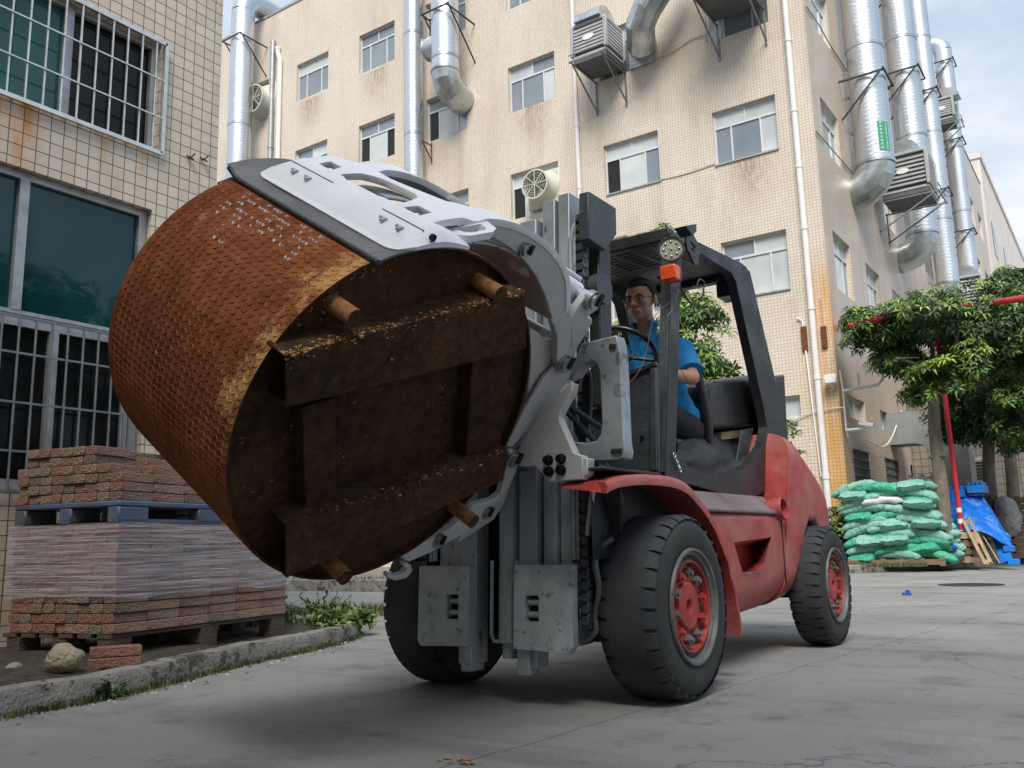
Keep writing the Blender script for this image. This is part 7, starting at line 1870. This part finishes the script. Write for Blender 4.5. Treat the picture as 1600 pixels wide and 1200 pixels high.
# ================================================================ DRIVER
M['skin'] = mat('skin', (.40, .22, .15), .5, 0, .1, 6, bump=.1, bscale=60)
M['skin'].node_tree.nodes['Principled BSDF'].inputs['Subsurface Weight'].default_value = .08
M['hair'] = mat('black_hair', (.012, .010, .010), .5, 0, .4, 30, stretch=(6, 6, 1), bump=.6, bscale=120)
M['polo'] = mat('blue_polo_shirt', (.004, .17, .42), .8, 0, .14, 8, bump=.5, bscale=14)
M['collar_navy'] = mat('navy_trim', (.004, .03, .09), .8)
M['trousers'] = mat('black_trousers', (.010, .010, .012), .85, 0, .3, 8, bump=.4, bscale=12)
M['lips'] = mat('lips', (.30, .11, .09), .45)
M['eye'] = mat('eye_white', (.22, .2, .18), .2)
DX = XM + .06
hd = np.array(PX(1003, 472, DX)); 
DX = -2.33
hc = PX(1001, 470, DX)               # head centre
sh_l = PX(1066, 535, DX + .20)      # his left shoulder, towards the pillar side
HS = .128                     # half head height
HD = Vector(hc)
# head frame: looks towards the camera, a little down to his right
fw_ = Vector((.05, -1, -.12)).normalized(); sd_ = Vector((1, .05, 0)).normalized(); up_ = sd_.cross(fw_).normalized(); up_ = up_ if up_.z > 0 else -up_
def H(x, y, z): return np.array(HD + sd_ * x * HS + fw_ * y * HS + up_ * z * HS)
P = thing('person', 'driver in a bright blue polo shirt and glasses sitting in the cab behind the wheel', 'person', (DX, hc[1] + .1, .9))
def blob(mb, c, r, q=None, nu=20, nv=14):
    """ellipsoid in head axes"""
    t = MB(); t.ball((0, 0, 0), 1, 1, 1, nu, nv); V = [np.array(c) + np.array(sd_) * v[0] * r[0] * HS + np.array(fw_) * v[1] * r[1] * HS + np.array(up_) * v[2] * r[2] * HS for v in t.v]; mb.add(V, t.f)
def capsule(mb, pts, rad, n=16):
    pts = [np.array(p, float) for p in pts]; mb.tube(pts, rad, n); mb.ball(pts[0], rad[0], nu=n, nv=10); mb.ball(pts[-1], rad[-1], nu=n, nv=10)
b = MB()
blob(b, H(0, -.10, .28), (.70, .86, .72)); blob(b, H(0, .18, -.10), (.60, .62, .66)); blob(b, H(0, .30, -.52), (.46, .44, .42)); blob(b, H(0, .46, -.74), (.24, .24, .20))
blob(b, H(-.30, .2, -.5), (.26, .4, .36)); blob(b, H(.30, .2, -.5), (.26, .4, .36))
blob(b, H(0, .84, -.10), (.11, .16, .24)); blob(b, H(0, .90, -.26), (.17, .14, .11)); blob(b, H(0, .66, .14), (.50, .14, .10))
for s in (-1, 1):
    blob(b, H(s * .34, .58, -.18), (.22, .20, .16)); blob(b, H(s * .74, -.06, -.08), (.09, .20, .30))
blob(b, H(0, .66, -.54), (.26, .15, .13))
neck0 = H(0, -.15, -.6); chest = np.array([DX, hc[1] + .13, hc[2] - .36]); hip = np.array([DX, 5.16, 1.36])
capsule(b, [neck0, lerp(neck0, chest, .5) + [0, .0, .02], chest + [0, 0, .10]], [.056, .058, .07])
capsule(b, [chest, lerp(chest, hip, .5), hip], [.115, .12, .13])
shL = chest + [.185, 0, .035]; shR = chest + [-.185, 0, .035]
elL = np.array(PX(1080, 596, DX + .27)); elL[1] = min(elL[1], shL[1] + .14)
elL = np.array(PX(1082, 590, DX + .30)); waL = elL + np.array([-.10, -.235, .0]); 
capsule(b, [shL, lerp(shL, elL, .5), elL], [.062, .05, .042]); capsule(b, [elL, lerp(elL, waL, .4), waL], [.043, .040, .028])
def hand(mb, w_, d, n_, s=1):
    """palm, four curled fingers and a thumb; d fingers direction, n_ back of the hand"""
    d = np.array(d, float); d /= np.linalg.norm(d); n_ = np.array(n_, float); n_ -= (n_ @ d) * d; n_ /= np.linalg.norm(n_); t = np.cross(d, n_) * s
    for k in range(4):
        o = t * (.030 - .02 * k); base = w_ + d * .085 + o; mb.tube([w_ + d * .01 + o * .5, base], [.013, .0125], 10); l = (.038, .043, .040, .031)[k]
        p1 = base + d * l; p2 = p1 + (d * .5 - n_ * .85) * l * .75; p3 = p2 + (-d * .2 - n_ * .98) * l * .55; capsule(mb, [base, p1, p2, p3], [.0100, .0095, .0088, .0078], 8)
    b0 = w_ + d * .03 + t * .03; capsule(mb, [w_ + d * .015 + t * .015, b0 + t * .012, b0 + t * .03 + d * .03, b0 + t * .028 + d * .055 - n_ * .02], [.014, .013, .0105, .009], 8)
    t_ = MB(); t_.ball((0, 0, 0), 1, 1, 1, 14, 10); mb.add([w_ + d * .045 + t * v[0] * .042 + d * v[1] * .052 + n_ * v[2] * .016 for v in t_.v], t_.f)
hand(b, waL, (-.25, -1, .05), (0.2, 0, 1), -1)
waR = np.array(sc_) + np.array([-.16, .03, .05]); elR = lerp(shR, waR, .5) + np.array([-.10, .05, -.12])
capsule(b, [shR, lerp(shR, elR, .5), elR], [.062, .05, .042]); capsule(b, [elR, lerp(elR, waR, .4), waR], [.043, .040, .028]); hand(b, waR, (.15, -1, .1), (0, .1, 1), 1)
for s in (-1, 1):
    hp2 = hip + [s * .09, 0, -.0]; kn = hp2 + np.array([s * .05, -.44, .06]); ft = kn + np.array([0, -.06, -.42])
    capsule(b, [hp2, lerp(hp2, kn, .5), kn], [.095, .08, .062]); capsule(b, [kn, lerp(kn, ft, .4), ft], [.058, .056, .038]); capsule(b, [ft, ft + [0, -.14, -.03]], [.04, .035])
bo_ = b.build('body', M['skin'], P, smooth=180)
r_ = bo_.modifiers.new('r', 'REMESH'); r_.mode = 'VOXEL'; r_.voxel_size = .0055; r_.use_smooth_shade = True
s_m = bo_.modifiers.new('s', 'SMOOTH'); s_m.factor = .5; s_m.iterations = 3
# shirt
b = MB(); capsule(b, [chest + [0, 0, .055], chest + [0, 0, -.02], lerp(chest, hip, .45), lerp(chest, hip, .75), hip + [0, 0, .06]], [.125, .142, .15, .155, .16], 28)
for v_i, v in enumerate(b.v):
    b.v[v_i] = (DX + (v[0] - DX) * 1.12, v[1], v[2])
for (a_, e_) in ((shL, elL), (shR, elR)):
    capsule(b, [chest + (a_ - chest) * .35 + [0, 0, .03], a_ + [0, 0, .0]], [.10, .083], 20)
    q_ = lerp(a_, e_, .80); b.tube([a_ + [0, 0, .0], lerp(a_, e_, .4), q_, q_ + (np.array(e_) - a_) * .01], [.083, .080, .078, .070], 24); 
sh_o = b.build('shirt', M['polo'], P, smooth=180)
r_ = sh_o.modifiers.new('r', 'REMESH'); r_.mode = 'VOXEL'; r_.voxel_size = .007; r_.use_smooth_shade = True
s_m = sh_o.modifiers.new('s', 'SMOOTH'); s_m.factor = .5; s_m.iterations = 4
tx = bpy.data.textures.new('folds', 'CLOUDS'); tx.noise_scale = .11; dm = sh_o.modifiers.new('d', 'DISPLACE'); dm.texture = tx; dm.strength = .045; dm.mid_level = .55
for s in (-1, 1):
    mb = MB(); c0 = H(0, -.15, -1.02); pts = []
    A1 = neck0 + np.array([s * .055, .03, -.035]); A2 = neck0 + np.array([s * .062, -.04, -.06]); A3 = chest + np.array([s * .012, -.128, .03]); A4 = chest + np.array([s * .075, -.125, .03]); A5 = neck0 + np.array([s * .105, -.03, -.095])
    A0 = neck0 + np.array([s * .03, .075, -.03]); A6 = neck0 + np.array([s * .05, .085, -.07])
    mb.grid([[A0, A1, A2, A3], [A6, lerp(A1, A5, .9) + [0, .03, 0], A5, A4]], flip=(s < 0)); co2 = mb.build('collar', M['polo'], sh_o); sm = co2.modifiers.new('solid', 'SOLIDIFY'); sm.thickness = .006
for (a_, e_) in ((shL, elL),):
    mb = MB(); q0 = lerp(a_, e_, .78); q1 = lerp(a_, e_, .82); mb.cyl(q0, q1, .0785, .0765, n=26); mb.build('cuff', M['polo'], sh_o, smooth=50)
mb = MB()
for s in (-1, 1):
    hp2 = hip + [s * .09, 0, -.0]; kn = hp2 + np.array([s * .05, -.44, .06]); ft = kn + np.array([0, -.06, -.42]); capsule(mb, [hp2, lerp(hp2, kn, .5), kn], [.115, .098, .078], 20); capsule(mb, [kn, ft], [.076, .058], 20)
tr_o = mb.build('trousers', M['trousers'], P, smooth=180); r_ = tr_o.modifiers.new('r', 'REMESH'); r_.mode = 'VOXEL'; r_.voxel_size = .008; r_.use_smooth_shade = True
mb = MB(); capsule(mb, [kn + [0, -.06, -.42], kn + [0, -.2, -.46]], [.045, .04]); capsule(mb, [kn + [-.28, -.06, -.42], kn + [-.28, -.2, -.46]], [.045, .04]); mb.build('shoe', M['vinyl'], P, smooth=60)
# hair: cap of short strands
mb = MB(); t = MB(); t.ball((0, 0, 0), 1, 1, 1, 48, 32)
V = []; keep = []
for v in t.v:
    x, y, z = v; lim = -.40 + .80 * (lambda q: q * q * (3 - 2 * q))(min(1, max(0, (y - .15) / .55))) - (.15 if y < -.2 else 0) + .06 * noise.noise(Vector((x * 5, y * 5, 0)))
    rr = 1 + .05 * noise.noise(Vector((x * 9, y * 9, z * 9))) + (.04 if z > .3 else 0); V.append(H(x * .735 * rr, -.10 + y * .90 * rr, .28 + z * .79 * rr)); keep.append(z > lim)
mb.add(V, [f for f in t.f if all(keep[i] for i in f)]); ho = mb.build('hair', M['hair'], P, smooth=180); sm = ho.modifiers.new('solid', 'SOLIDIFY'); sm.thickness = .006; sm.offset = 0
st_ = MB(); random.seed(3)
for k in range(900):
    a = random.uniform(0, 2 * pi); zz = random.uniform(-.4, 1); x, y = cos(a) * sqrt(1 - zz * zz), sin(a) * sqrt(1 - zz * zz)
    if zz < -.36 + .80 * min(1, max(0, (y - .15) / .55)): continue
    p0_ = H(x * .77, -.10 + y * .94, .28 + zz * .81); p1_ = H(x * .80 + random.uniform(-.05, .05), -.10 + y * .99 + .08, .28 + zz * .86 - .04); s2 = np.array(sd_) * .0012
    st_.add([p0_ - s2, p0_ + s2, p1_], [(0, 1, 2)])
st_.build('hair_strands', M['hair'], ho, props=SF)
# face details
mb = MB()
for s in (-1, 1): mb.ball(H(s * .27, .755, .0), .012, .009, .008, 12, 8)
fo_ = mb.build('eyes', M['eye'], bo_, smooth=60); mb = MB()
for s in (-1, 1): mb.ball(H(s * .26, .82, -.005), .0055, .004, .0055, 10, 8)
mb.build('iris', M['bolt'], bo_, smooth=60)
mb = MB()
for s in (-1, 1): mb.tube([H(s * .12, .81, .15), H(s * .28, .80, .20), H(s * .45, .70, .15)], [.004, .0045, .002], 6)
mb.build('eyebrow', M['hair'], bo_)
mb = MB(); mb.tube([H(-.19, .78, -.545), H(-.07, .845, -.53), H(0, .85, -.54), H(.07, .845, -.53), H(.19, .78, -.545)], [.0015, .0035, .0035, .0035, .0015], 8); mb.build('mouth', M['lips'], bo_, smooth=60)
g = MB()
for s in (-1, 1):
    pts = [H(s * .29 + .22 * cos(a), .90 - .05 * abs(cos(a)), .0 + .15 * sin(a) * (1 if abs(sin(a)) < .8 else .95)) for a in np.linspace(0, 2 * pi, 24, endpoint=False)]; g.tube(pts, .0022, 6, closed=True)
    g.tube([H(s * .51, .84, .05), H(s * .76, .4, .04), H(s * .80, -.1, .02), H(s * .79, -.22, -.08)], .002, 6)
g.tube([H(-.08, .90, .03), H(0, .93, .05), H(.08, .90, .03)], .002, 6); g.build('glasses', M['blackmetal'], P, smooth=60)
